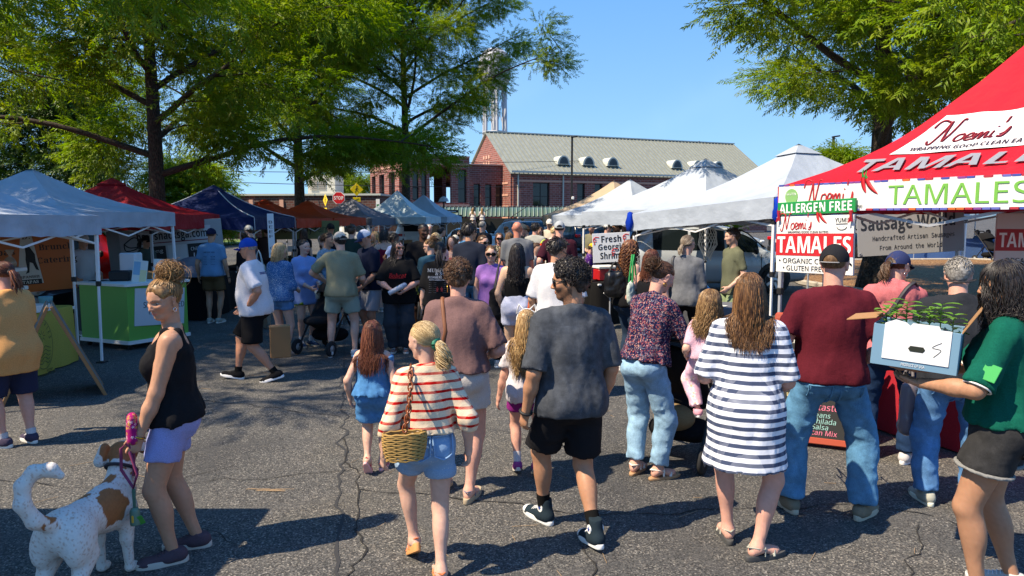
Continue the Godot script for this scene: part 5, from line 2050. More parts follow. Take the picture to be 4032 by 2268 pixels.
func tops(out:Array,J:Dictionary,d:Dictionary,t:Dictionary,cell:float,lod:int):
	if t.k == "none":return
	var H:float=J.H
	var w:=sqrt(J.w)
	var e:float=t.get("e",0.014)
	var hem:float=t.get("hem",0.50)
	var up:Vector3=J.Tb.y
	var fw:Vector3=J.Tb.z
	var f:=Fld.new()
	folds(f,t.get("fold",0.014)*(1.25 if lod == 0 else 0.9),Vector3(1.7,0.62,1.7))
	var sleeve:float=t.get("sl",0.62)
	var thin:bool=t.k == "tank" or t.k == "cami"
	var tuck:=tp(J,0,hem,0)
	var hemn:Vector3=(-up).rotated(J.Tb.x,t.get("hemtilt",0.0))
	f.limit(hemn,tuck)
	if thin:
		f.limit(Vector3.UP*0+up,tp(J,0,J.nb+0.03,0))
		var topy:float=t.get("topy",0.755)
		f.clip(up,tp(J,0,topy,0))
		torso_prims(f,J,d,e,hem < 0.58,true,0.010)
		f.unclip()
		for sg in [-1.0,1.0]:
			var r:float=t.get("strap",0.016)*H
			var x:float=0.058 if t.k == "tank" else 0.062
			f.scap(tp(J,x*sg*w,0.735,0.055*J.w),tp(J,x*0.95*sg,J.nb - 0.006,0.012),r,r,J.Tb,Vector3(1,1,1.6),0.01)
			f.scap(tp(J,x*0.95*sg,J.nb - 0.006,0.012),tp(J,x*0.92*sg,J.nb - 0.012,-0.030),r,r,J.Tb,Vector3(1,1,1.0),0.01)
			f.scap(tp(J,x*0.92*sg,J.nb - 0.012,-0.030),tp(J,x*0.8*sg,0.735,-0.062*J.w),r,r,J.Tb,Vector3(1,1,1.6),0.01)
	else:
		var nk:Vector3=(up+fw*0.30).normalized()
		f.limit(nk,tp(J,0,J.nb+t.get("neck",0.020),0))
		torso_prims(f,J,d,e,hem < 0.60,true,0.014)
	if hem < 0.58 and t.k != "dress" and d.get("bot",{}).get("k","none") != "none":
		var be:float=d.bot.get("e",0.012)+0.012
		f.ell(tp(J,0,0.535,-0.004),Vector3(J.hw,0.09,0.069*J.w)*H+Vector3.ONE*be,J.Pb,0.04)
		for sg in [-1.0,1.0]:
			f.ell(tp(J,0.043*sg*J.w,0.513,-0.036),Vector3(0.050,0.055,0.046)*H*w+Vector3.ONE*be,J.Pb,0.035)
			var kk:="l" if sg > 0 else "r"
			f.cap(J[kk+"hip"],J[kk+"hip"].lerp(J[kk+"kn"],0.4),0.053*H*w+be,0.053*H*w+be,0.035)
	var loose:float=t.get("loose",0.4)
	if t.k == "dress":
		var z:=Vector3(J.Pc.x,hem*H,J.Pc.z - 0.01)
		f.gn.clear(); f.go.clear()
		f.limit((up+fw*0.30).normalized(),tp(J,0,J.nb+0.02,0))
		f.limit(Vector3.DOWN,z)
		var wy:float=t.get("wy",0.66)
		f.scap(tp(J,0,wy,0),z,t.get("wr",J.ww*1.15)*H,t.get("flare",0.17)*H,J.Tb,Vector3(1,1,1.25),0.07)
		f.scap(tp(J,0,0.55,-0.01),z+Vector3(0,0,-0.03),J.hw*H*1.02,t.get("flare",0.17)*H*0.9,J.Tb,Vector3(1,1,1.2),0.07)
	elif loose > 0.0:
		var r:=lerpf(J.ww,maxf(J.cw,J.hw),loose)*H+e
		f.scap(tp(J,0,0.69,0),tp(J,0,hem - 0.02,0.0),r,r*1.03+0.004,J.Tb,Vector3(1,1,1.30/sqrt(J.w)),0.06)
	if not thin and t.get("sl",0.62) > 0.0:
		for k in ["l","r"]:
			var S:Vector3=J[k+"sh"]
			var E:Vector3=J[k+"el"]
			var W:Vector3=J[k+"wr"]
			var sr:float=t.get("sr",0.040)*0.76
			var e2:=e*0.55
			if sleeve <= 1.0:
				f.clip((E - S).normalized(),S.lerp(E,sleeve))
				f.cap(S,S.lerp(E,sleeve*1.25),0.0335*H*w+e2,sr*H*w+e2,0.035)
				f.unclip()
			else:
				f.cap(S,E,0.0335*H*w+e2,sr*H*0.78*w+e2,0.035)
				f.clip((W - E).normalized(),E.lerp(W,t.get("cuff",0.95)))
				f.cap(E,E.lerp(W,1.1),sr*H*0.78*w+e2,t.get("cr",0.022)*H+e2,0.03)
				f.unclip()
	if t.k == "hood":
		f.scap(tp(J,-0.035,J.nb - 0.03,-0.06),tp(J,0.035,J.nb - 0.03,-0.06),0.055*H,0.055*H,J.Tb,Vector3(1,0.8,1.5),0.03)
		f.gn.clear(); f.go.clear()
		f.limit(hemn,tuck)
		f.limit((up+fw*0.45).normalized(),tp(J,0,J.nb+0.05,0))
		for sg in [-1.0,1.0]:
			f.cap(tp(J,0.0,J.nb+0.012,-0.055),tp(J,0.05*sg,J.nb - 0.005,0.03),0.026*H,0.02*H,0.03)
	var nm:String=t.get("n",{"tee":"shirt","tank":"tank_top","cami":"camisole","long":"long_sleeved_top","hood":"hoodie","dress":"dress"}[t.k])
	out.append([nm,surf(f,cell*(0.9 if lod == 0 else 1.0)),["cloth",t.c,t.get("scale",7.0),t.get("rough",0.5),t.get("pat","")],""])
	d["_topf"]=f
func sole_mb(fb:Basis,o:Vector3,s:float,h:float,grow:=1.0,wedge:=0.0) -> MB:
	var mb:=MB.new()
	var rows:=[[0.0,0.95],[0.006,1.0],[h - 0.004,1.0],[h,0.96]]
	var n:=28
	var ring:=[]
	for i in n:
		var a:=TAU*i/n
		var z:=0.062+0.146*sin(a)
		var half:=0.036+0.012*smoothstep(0.0,0.12,z)
		ring.append(Vector2(cos(a)*half*pow(absf(cos(a)),-0.35) if absf(cos(a)) > 0.05 else 0.0,z))
	var pts:=PackedVector3Array()
	for r in rows:
		for i in n+1:
			var q:Vector2=ring[i % n]
			var y:float=r[0]
			if y > 0.01:y += wedge*clampf((0.10 - q.y)/0.16,0.0,1.0)
			pts.append(o+fb*(Vector3(q.x*r[1]*grow,y,0.062+(q.y - 0.062)*r[1]*grow)*s))
	var rev:=PackedVector3Array()
	for j in 4:
		for i in n+1:rev.append(pts[j*(n+1)+n - i])
	mb.grid(rev,n+1,4)
	for j in [0,3]:
		var c:=Vector3.ZERO
		for i in n:c += pts[j*(n+1)+i]/n
		for i in n:
			var a:=pts[j*(n+1)+i]
			var b:=pts[j*(n+1)+i+1]
			var q:=[c,a,b]
			var nn:Vector3=(a - c).cross(b - c)
			if (nn.dot(fb.y) > 0) != (j == 3):q=[c,b,a]
			mb.face(q)
	return mb
func shoes(out:Array,J:Dictionary,k:String,sh:Dictionary,lod:int,d:Dictionary):
	var s:float=J.s
	var fb:Basis=J[k+"fb"]
	var o:Vector3=J[k+"fo"]
	var q:=func(x,y,z):return o+fb*(Vector3(x,y,z)*s)
	if sh.k == "none":return
	if sh.k == "sandal":
		var mb:=sole_mb(fb,o,s,sh.get("th",0.022),1.0,sh.get("wedge",0.0))
		out.append(["sandal",mb,["flat",sh.get("sole",Color(0.3,0.22,0.15)),0.8],""])
		if lod > 1:return
		mb=MB.new()
		var r:=sh.get("strap",0.008)*s as float
		mb.tube(PackedVector3Array([q.call(-0.045,0.025,0.09),q.call(-0.03,0.052,0.10),q.call(0.0,0.060,0.105),q.call(0.03,0.052,0.10),q.call(0.045,0.025,0.09)]),PackedFloat32Array([r]),6,true,0.5)
		mb.tube(PackedVector3Array([q.call(-0.038,0.03,0.03),q.call(-0.032,0.078,0.035),q.call(0.0,0.098,0.045),q.call(0.032,0.078,0.035),q.call(0.038,0.03,0.03)]),PackedFloat32Array([r]),6,true,0.5)
		mb.tube(PackedVector3Array([q.call(-0.036,0.075,0.03),q.call(-0.034,0.085,-0.02),q.call(0,0.088,-0.068),q.call(0.034,0.085,-0.02),q.call(0.036,0.075,0.03)]),PackedFloat32Array([r*0.9]),6,true,0.5)
		out.append(["strap",mb,["flat",sh.c,0.7],"sandal"])
		return
	var high:bool=sh.k == "high"
	var f:=Fld.new()
	f.limit(-fb.y,q.call(0,0.016,0))
	f.limit((fb.y - fb.z*0.15).normalized(),q.call(0,0.165 if high else 0.098,-0.02))
	f.cap(q.call(0,0.05,-0.045),q.call(0,0.045,0.02),0.037*s,0.041*s,0.03)
	f.cap(q.call(0,0.045,0.02),q.call(0,0.026,0.14),0.042*s,0.034*s,0.03)
	f.ell(q.call(0,0.026,0.150),Vector3(0.044,0.032,0.058)*s,fb,0.02)
	f.cap(q.call(0,0.055,-0.030),q.call(0,0.19 if high else 0.12,-0.012),0.038*s,0.040*s,0.03)
	var up:=surf(f,[0.0085,0.013,0.02][lod])
	out.append(["shoe",up,["cloth",sh.c,14.0,0.4,""],""])
	out.append(["sole",sole_mb(fb,o,s,sh.get("th",0.030),sh.get("grow",1.02)),["flat",sh.get("sole",Color(0.8,0.8,0.78)),0.7],"shoe"])
	if lod > 1:return
	var mb:=MB.new()
	for i in 4:
		var z:=0.045+i*0.018
		var y:=0.089 - i*0.0075
		mb.tube(PackedVector3Array([q.call(-0.026,y - 0.008,z),q.call(0,y+0.004,z+0.006),q.call(0.026,y - 0.008,z)]),PackedFloat32Array([0.0035*s]),5)
	out.append(["lace",mb,["flat",sh.get("lace",Color(0.75,0.75,0.75)),0.8],"shoe"])
	if sh.has("sock"):
		mb=MB.new()
		var G:Vector3=J[k+"ank"]
		var N:Vector3=J[k+"kn"]
		var t0:float=sh.get("sockh",0.16)
		mb.tube(PackedVector3Array([G,G.lerp(N,t0*0.5),G.lerp(N,t0)]),PackedFloat32Array([0.0235*J.H,0.0235*J.H,0.0245*J.H*sqrt(J.w)]),14)
		out.append(["sock",mb,["cloth",sh.sock,16.0,0.5,""],""])
	if sh.get("toecap",false):
		var tf:=Fld.new()
		tf.ell(q.call(0,0.026,0.155),Vector3(0.046,0.034,0.058)*s,fb,0.02)
		tf.limit(-fb.y,q.call(0,0.02,0))
		tf.limit(-fb.z,q.call(0,0,0.155))
		out.append(["toe_cap",surf(tf,0.007),["flat",Color(0.72,0.72,0.70),0.5],"shoe"])
		var sg:=-1.0
		for side in [-1.0,1.0]:
			mb=MB.new()
			var b:=Basis(fb.z*side*-1.0,fb.y,fb.x*side)
			var pl:=PackedVector2Array()
			for i in 16:pl.append(Vector2(cos(TAU*i/16),sin(TAU*i/16))*0.026*s)
			mb.extrude(pl,0.006,Transform3D(b,q.call(0.040*side,0.105,-0.008)))
			out.append(["ankle_patch",mb,["flat",Color(0.75,0.75,0.74),0.6],"shoe"])
			mb=MB.new()
			pl=PackedVector2Array()
			for i in 10:pl.append(Vector2(cos(TAU*i/10+PI/2),sin(TAU*i/10+PI/2))*(0.015 if i % 2 == 0 else 0.006)*s)
			mb.extrude(pl,0.004,Transform3D(b,q.call(0.0442*side,0.105,-0.008)))
			out.append(["star",mb,["flat",Color(0.02,0.05,0.25),0.6],"shoe"])
# ---------- hair ----------
func hair(out:Array,J:Dictionary,d:Dictionary,lod:int):
	var h:Dictionary=d.get("hair",{"k":"short","c":Color(0.05,0.03,0.02)})
	if h.k == "bald":return
	var U:float=J.U
	var b:Basis=J.Hb
	var r:=RandomNumberGenerator.new()
	r.seed=int(d.h*1000)+int(h.c.r*9999)
	var c1:Color=h.c
	var c2:Color=h.get("c2",c1*1.6)
	var thick:float=h.get("thick",{"buzz":0.012,"short":0.03,"curly":0.055,"afro":0.24,"long":0.02,"bob":0.025}.get(h.k,0.025))
	var covered:bool=d.has("cap")
	var f:=Fld.new()
	var g:=thick*(0.35 if covered else 1.0)
	f.ell(hp(J,0,0.13+g*0.3,-0.08),Vector3(0.335+g,0.37+g,0.425+g)*U,b,0.03)
	var longish:bool=h.k in ["long","bob","curlylong"]
	if longish:
		f.ell(hp(J,0,-0.12,-0.17),Vector3(0.34+g,0.42,0.27+g)*U,b,0.04)
	elif h.k in ["curly","short","afro"]:
		f.ell(hp(J,0,-0.02,-0.20),Vector3(0.29+g*0.7,0.30+g,0.27+g)*U,b,0.03)
	if h.k == "bun":
		var bb:float=h.get("bun",0.048)
		f.ell(hp(J,0,h.get("ty",0.42),h.get("tz",-0.32))+b*Vector3(0,bb*0.5,-bb*0.3),Vector3.ONE*bb*0.86,b,0.02)
	f.sub=1
	f.ell(hp(J,0,-0.17+h.get("fringe",0.0),0.40),Vector3(0.30,0.43,0.34)*U,b,0.03)
	if not longish:
		for s in [-1.0,1.0]:
			f.ell(hp(J,0.37*s,-0.10,0.10),Vector3(0.14,0.24,0.20)*U,b,0.02)
			f.ell(hp(J,0.36*s,-0.28,-0.05),Vector3(0.2,0.2,0.2)*U,b,0.02)
	f.sub=0
	f.limit(-b.y,hp(J,0,-0.42 if longish else -0.30,0))
	folds(f,(0.016 if h.k in ["curly","afro"] else 0.006)*(1.0 if not covered else 0.3),Vector3(6,2.5,6) if h.k in ["curly","afro"] else Vector3(5,1.0,5))
	var cap:=surf(f,[0.009,0.013,0.02][lod])
	cap.colored=true
	var z:FastNoiseLite=shared_noise
	var inv:Basis=b.transposed()
	for i in cap.v.size():
		var q:Vector3=inv*(cap.v[i] - J.Hc)
		var st:=z.get_noise_3d(q.x*160.0,q.y*14.0,q.z*160.0)
		var cc:=c1.lerp(c2,clampf(0.35+st*0.9,0.0,1.0))
		cc.a=1.0
		cap.c[i]=cc
	out.append(["hair",cap,["hair"],""])
	if h.k == "buzz":return
	var R:=Vector3(0.335+g,0.37+g,0.425+g)*U*1.0
	var C:=Vector3(0,0.13+g*0.3,-0.08)*U
	var mb:=MB.new()
	mb.colored=true
	var dens:float=[0.85,0.34,0.12][lod]*h.get("dens",1.0)
	var rk:float=[1.1,1.7,2.8][lod]
	var body:Fld=d.get("_topf",null)
	if h.k == "curlylong":dens *= 0.5
	var n:=0
	var gather:=Vector3.ZERO
	var hang:float=h.get("len",0.28)*J.s if h.has("len") else 0.28
	match h.k:
		"short":n=int(420*dens)
		"curly":n=int(620*dens)
		"afro":n=int(900*dens)
		"long","curlylong","bob":n=int(680*dens)
		"pony","bun":n=int(480*dens)
	var tie:=hp(J,0,h.get("ty",0.10),h.get("tz",-0.50))
	if h.k == "bun":tie=hp(J,0,h.get("ty",0.42),h.get("tz",-0.32))
	for i in n:
		var u:=Vector3.ZERO
		for tries in 12:
			u=Vector3(r.randfn(),r.randfn(),r.randfn()).normalized()
			var okay:=u.y > -0.45 and not (u.z > 0.45+0.35*u.y and u.y < 0.62)
			if longish or h.k in ["pony","bun"]:okay=u.y > -0.25 and not (u.z > 0.22 and u.y < 0.72)
			if covered:okay=u.y < 0.15 and u.y > -0.6 and u.z < 0.1
			if okay:break
		var p:Vector3=C+R*u*0.985
		var nn:Vector3=(u/R).normalized()
		var pts:=PackedVector3Array()
		var col:=c1.lerp(c2,pow(r.randf(),2.0))
		var rad:=0.0030*rk
		if h.k == "short":
			var comb:=(Vector3(u.x*0.5,-0.5,-0.6)+Vector3(r.randfn(),r.randfn(),r.randfn())*0.25)
			if u.z > 0.2:comb=Vector3(h.get("part",0.5),0.25,0.25)+Vector3(r.randfn(),r.randfn(),r.randfn())*0.2
			comb=(comb - nn*comb.dot(nn)).normalized()
			var L:float=r.randf_range(0.02,0.045)*h.get("vol",1.0)
			for j in 4:
				var t:=j/3.0
				pts.append(J.Hc+b*(p+comb*L*t+nn*L*0.35*h.get("lift",1.0)*sin(t*2.2)))
			rad=0.0032*rk
		elif h.k == "curly" or h.k == "afro":
			var ax:=(nn+Vector3(r.randfn(),r.randfn(),r.randfn())*0.35+Vector3(0,-0.35,0)).normalized()
			var e1:=ax.cross(Vector3(0.3,1,0.2)).normalized()
			var e2:=ax.cross(e1)
			var L:float=r.randf_range(0.012,0.03)*h.get("vol",1.0)
			var cr:float=r.randf_range(0.006,0.010)*h.get("curl",1.0)
			var ph:=r.randf()*TAU
			for j in 9:
				var t:=j/8.0
				pts.append(J.Hc+b*(p - nn*0.008+ax*L*t+(e1*cos(ph+t*8.0)+e2*sin(ph+t*8.0))*cr))
			rad=0.0032*rk
		else:
			var dir:=(Vector3(u.x*0.45,-0.5,u.z*0.35 - 0.2))
			var q:=p
			var steps:=11 if lod == 0 else 8
			var len:float=hang*r.randf_range(0.86,1.08)
			if longish:len += 0.12+0.16*maxf(u.y,0.0)
			var sl:=len/steps
			var phase:=0
			var freq:=r.randf_range(5.0,7.0)
			var ph:=r.randf()*TAU
			var wob:float=h.get("wave",0.004)*r.randf_range(0.6,1.3)
			if h.k in ["pony","bun"]:
				var tl:Vector3=b.transposed()*(tie - J.Hc)
				for j in 9:
					var t:=j/8.0
					var m:=p.lerp(tl,t)
					var l:=((m - C)/R).length()
					if l < 1.0:m=C+(m - C)/l*(1.0+0.02*sin(t*PI)) if t < 0.96 else m
					pts.append(J.Hc+b*m)
				rad=0.0021*rk
			else:
				for j in steps+1:
					var wv:=Vector3(sin(ph+j*freq/steps*3.0),0,cos(ph*1.7+j*freq/steps*3.0))*wob*(j/float(steps))
					pts.append(J.Hc+b*(q+wv))
					dir=(dir.lerp(b.transposed()*Vector3.DOWN,0.5)).normalized()
					dir=(dir+Vector3(0,0,-0.05)).normalized()
					q += dir*sl
					var l:=((q - C)/(R*(0.97+0.05*fposmod(ph,1.0)))).length()
					if l < 1.0:q=C+(q - C)/l
					if q.y < -0.05*U and q.z > -0.02*U and absf(q.x) < 0.36*U:q.x=signf(q.x)*lerpf(absf(q.x),0.36*U,0.5)
					if body and j > 3:
						var gp:Vector3=J.Hc+b*q
						var dd:=body.ev(gp,body.all)
						if dd < 0.010:
							var e:=0.006
							var gr:=Vector3(body.ev(gp+Vector3(e,0,0),body.all) - dd,body.ev(gp+Vector3(0,e,0),body.all) - dd,body.ev(gp+Vector3(0,0,e),body.all) - dd).normalized()
							gp += gr*(0.012 - dd)
							q=b.transposed()*(gp - J.Hc)
				rad=(0.0027 if h.k != "curlylong" else 0.0036)*rk
				if h.k == "curlylong":
					var cp:=PackedVector3Array()
					for j in 46:
						var t:=j/45.0*steps
						var a:=mini(int(t),steps - 1)
						var m:=pts[a].lerp(pts[a+1],t - a)
						cp.append(m+(b.x*cos(ph+j*1.15)+b.z*sin(ph+j*1.15))*0.011*minf(1.0,j/12.0))
					pts=cp
		mb.col=Color(col.r,col.g,col.b)
		var rr:=PackedFloat32Array()
		for j in pts.size():rr.append(rad*(1.0 - 0.7*(j/float(pts.size() - 1)) ** 2))
		mb.tube(pts,rr,4 if false else 3,false)
	if h.k == "pony":
		var m:=int(150*dens)
		var tl:float=hang
		for i in m:
			var a:=r.randf()*TAU
			var rr0:=sqrt(r.randf())*0.020
			var pts:=PackedVector3Array()
			var q:Vector3=tie+b*Vector3(cos(a)*rr0,sin(a)*rr0,-0.005)
			var dir:Vector3=(b*Vector3(cos(a)*0.25,0.15+sin(a)*0.2,-1.0)).normalized()
			var ph:=r.randf()*TAU
			var L:=tl*r.randf_range(0.7,1.08)
			for j in 11:
				var wv:Vector3=Vector3(sin(ph+j*0.9),0,cos(ph+j*0.8))*h.get("wave",0.005)*j/5.0
				pts.append(q+wv)
				dir=dir.lerp(Vector3.DOWN,0.30).normalized()
				q += dir*L/10.0
				if body and j > 2:
					var dd:=body.ev(q,body.all)
					if dd < 0.012:q += J.Tb.z*-(0.014 - dd)
			mb.col=c1.lerp(c2,pow(r.randf(),1.2))
			mb.col.a=1.0
			mb.tube(pts,PackedFloat32Array([0.003*rk,0.0042*rk,0.0045*rk,0.0045*rk,0.0045*rk,0.0042*rk,0.004*rk,0.0035*rk,0.003*rk,0.002*rk,0.001]),4 if false else 3,false)
		var tm:=MB.new()
		var ring:=PackedVector3Array()
		for i in 13:ring.append(tie+b*Vector3(cos(TAU*i/12)*0.022,sin(TAU*i/12)*0.022,-0.004))
		tm.tube(ring,PackedFloat32Array([h.get("tiew",0.009)]),7,false)
		out.append(["hair_tie",tm,["flat",h.get("tie",Color(0.03,0.03,0.03)),0.6],"hair"])
	elif h.k == "bun":
		var br:float=h.get("bun",0.048)
		for i in int(210*maxf(dens,0.3)):
			var pts:=PackedVector3Array()
			var ax:=Vector3(r.randfn(),r.randfn(),r.randfn()).normalized()
			var e1:=ax.cross(Vector3(0.2,1,0.4)).normalized()
			var e2:=ax.cross(e1)
			var a0:=r.randf()*TAU
			var off:=Vector3(r.randfn(),r.randfn(),r.randfn())*br*0.28
			var rr0:=br*r.randf_range(0.55,1.0)
			for j in 12:
				var a:=a0+j*0.42
				pts.append(tie+b*(Vector3(0,br*0.5,-br*0.3)+off+(e1*cos(a)+e2*sin(a))*rr0*(1.0+0.05*j*h.get("mess",0.3))))
			mb.col=c1.lerp(c2,pow(r.randf(),1.2))
			mb.col.a=1.0
			mb.tube(pts,PackedFloat32Array([0.0016*rk,0.0018*rk,0.0018*rk,0.0018*rk,0.0018*rk,0.0018*rk,0.0018*rk,0.0018*rk,0.0016*rk,0.0014*rk,0.001*rk,0.0008]),4 if false else 3,false)
	if mb.v.size() > 0:
		out.append(["hair_strands",mb,["hair"],"hair"])
func cap_hat(out:Array,J:Dictionary,c:Dictionary):
	var U:float=J.U
	var b:Basis=J.Hb*Basis.from_euler(Vector3(deg_to_rad(c.get("tilt",-4.0)),deg_to_rad(c.get("yaw",0.0)),0))
	var o:=hp(J,0,0.10,-0.07)
	var R:=Vector3(0.375,0.45,0.465)*U
	var back:=1.0
	var mb:=MB.new()
	mb.colored=true
	var nu:=30
	var nv:=9
	var pts:=PackedVector3Array()
	var bk:bool=absf(c.get("yaw",0.0)) > 90.0
	for j in nv:
		var v:=j/float(nv - 1)
		for i in nu+1:
			var a:=TAU*i/nu
			var th:=lerpf(PI*0.52,0.04,v)
			var pz:=cos(a)
			var dip:=0.0
			var hole:float=c.get("hole",0.0)
			if hole > 0.0:
				var off:=absf(wrapf(a - PI,-PI,PI))
				if off < 0.55:dip=sqrt(1.0 - (off/0.55) ** 2)*0.5*hole
			th=minf(th,lerpf(PI*0.52 - dip,0.04,v))
			pts.append(o+b*(Vector3(sin(th)*sin(a),cos(th)*(1.0 - 0.06*(1.0 - v)),sin(th)*cos(a))*R))
	mb.grid(pts,nu+1,nv,0.004)
	var col:Color=c.c
	for i in mb.v.size():
		var q:Vector3=b.transposed()*(mb.v[i] - o)
		mb.c[i]=c.c2 if c.has("c2") and q.z < 0.10*U else col
	out.append(["cap",mb,["clothvc"],""])
	mb=MB.new()
	pts=PackedVector3Array()
	for j in 6:
		var v:=j/5.0
		for i in 15:
			var a:=lerpf(-0.95,0.95,i/14.0)
			var rim:=Vector3(sin(a)*R.x,0,cos(a)*R.z)*0.985
			var outw:Vector3=Vector3(sin(a)*0.55,0,cos(a))*c.get("brim",0.30)*U*cos(a*1.15)
			var p:Vector3=rim+outw*v
			p.y=-0.02*U - 0.05*U*v - 0.10*U*(absf(a)/0.95) ** 2*(0.3+0.7*v)
			pts.append(o+b*p)
	var rv:=PackedVector3Array()
	for j in 6:
		for i in 15:rv.append(pts[(5 - j)*15+i])
	mb.grid(rv,15,6,0.006)
	out.append(["brim",mb,["cloth",c.get("brimc",c.c),12.0,0.3,""],"cap"])
	mb=MB.new()
	mb.ball(o+b*Vector3(0,R.y*0.96,0),Vector3(0.007,0.005,0.007),8)
	out.append(["button",mb,["flat",col,0.8],"cap"])
	if c.get("hole",0.0) > 0.0:
		var st:=PackedVector3Array()
		for i in 9:
			var a:=PI+lerpf(-0.62,0.62,i/8.0)
			st.append(o+b*Vector3(sin(a)*R.x*1.01,-0.035*U,cos(a)*R.z*1.01))
		mb=MB.new()
		mb.tube(st,PackedFloat32Array([0.012]),6,true,0.35)
		out.append(["strap",mb,["flat",c.get("brimc",c.c),0.8],"cap"])
func shades(out:Array,J:Dictionary,g:Dictionary):
	var U:float=J.U
	var mb:=MB.new()
	var clear:bool=g.get("clear",false)
	for s in [-1.0,1.0]:
		var fr:=J.Hb*Basis.from_euler(Vector3(0.05,0.20*s,0)) as Basis
		mb.ball(hp(J,0.15*s,g.get("y",0.015),0.372),Vector3(g.get("lw",0.125)*U,g.get("lh",0.095)*U,0.014*U),16,fr)
	if not clear:
		out.append(["sunglasses",mb,["mat","dark_lens"],""])
	mb=MB.new()
	for s in [-1.0,1.0]:
		var fr:=J.Hb*Basis.from_euler(Vector3(0.05,0.20*s,0)) as Basis
		var ring:=PackedVector3Array()
		for i in 17:
			var a:=TAU*i/16
			ring.append(hp(J,0.15*s,g.get("y",0.015),0.372)+fr*Vector3(cos(a)*g.get("lw",0.125)*U,sin(a)*g.get("lh",0.095)*U,0))
		mb.tube(ring,PackedFloat32Array([0.0026 if g.get("thin",false) else 0.004]),5,false)
		mb.rod(hp(J,0.27*s,g.get("y",0.015)+0.04,0.33),hp(J,0.345*s,0.03,-0.06),0.003,5)
	mb.rod(hp(J,-0.05,g.get("y",0.015)+0.03,0.39),hp(J,0.05,g.get("y",0.015)+0.03,0.39),0.0035,5)
	out.append(["spectacle_frame",mb,["flat",g.get("c",Color(0.02,0.02,0.02)),0.3],"sunglasses" if not clear else ""])
# ---------- turning the parts into nodes ----------
func spec_mat(sp:Array) -> Material:
	match sp[0]:
		"skin":
			var m:=mat("skin",Color.WHITE,0.5)
			m.vertex_color_use_as_albedo=true
			m.metallic_specular=0.4
			m.subsurf_scatter_enabled=true
			m.subsurf_scatter_strength=0.08
			return m
		"hair":
			var m:=mat("hair",Color.WHITE,0.42)
			m.vertex_color_use_as_albedo=true
			m.metallic_specular=0.45
			return m
		"vc":
			var m:=mat(sp[1],Color.WHITE,sp[2])
			m.vertex_color_use_as_albedo=true
			return m
		"clothvc":
			var m:StandardMaterial3D=cloth(Color(1,1,1),14.0,0.3)
			return m
		"flat":
			var c:Color=sp[1]
			c.a=1.0
			return mat("flat_%s_%s" % [c.to_html(),sp[2]],c.linear_to_srgb(),sp[2])
		"plainskin":
			var c:Color=sp[1]
			c.a=1.0
			return mat("lid_%s" % c.to_html(),c.linear_to_srgb(),0.55)
		"cloth":
			return cloth(sp[1],sp[2],sp[3],pattern(sp[4]) if sp[4] != "" else null)
		"mat":
			return mat(sp[1],Color.WHITE)
	return null
func person_node(d:Dictionary,parts:Array) -> Node3D:
	var o:=thing("person",d.label,"person",Vector3(d.at[0],0,d.at[1]),d.get("yaw",0.0),d.get("group","people at the market"))
	d["node"]=o
	var made:={}
	for p in parts:
		var par:Node=o
		if p[3] != "" and made.has(p[3]):par=made[p[3]]
		if p[1].v.is_empty():continue
		made[p[0]]=obj(p[0],p[1],spec_mat(p[2]),par)
	d["made"]=made
	return o
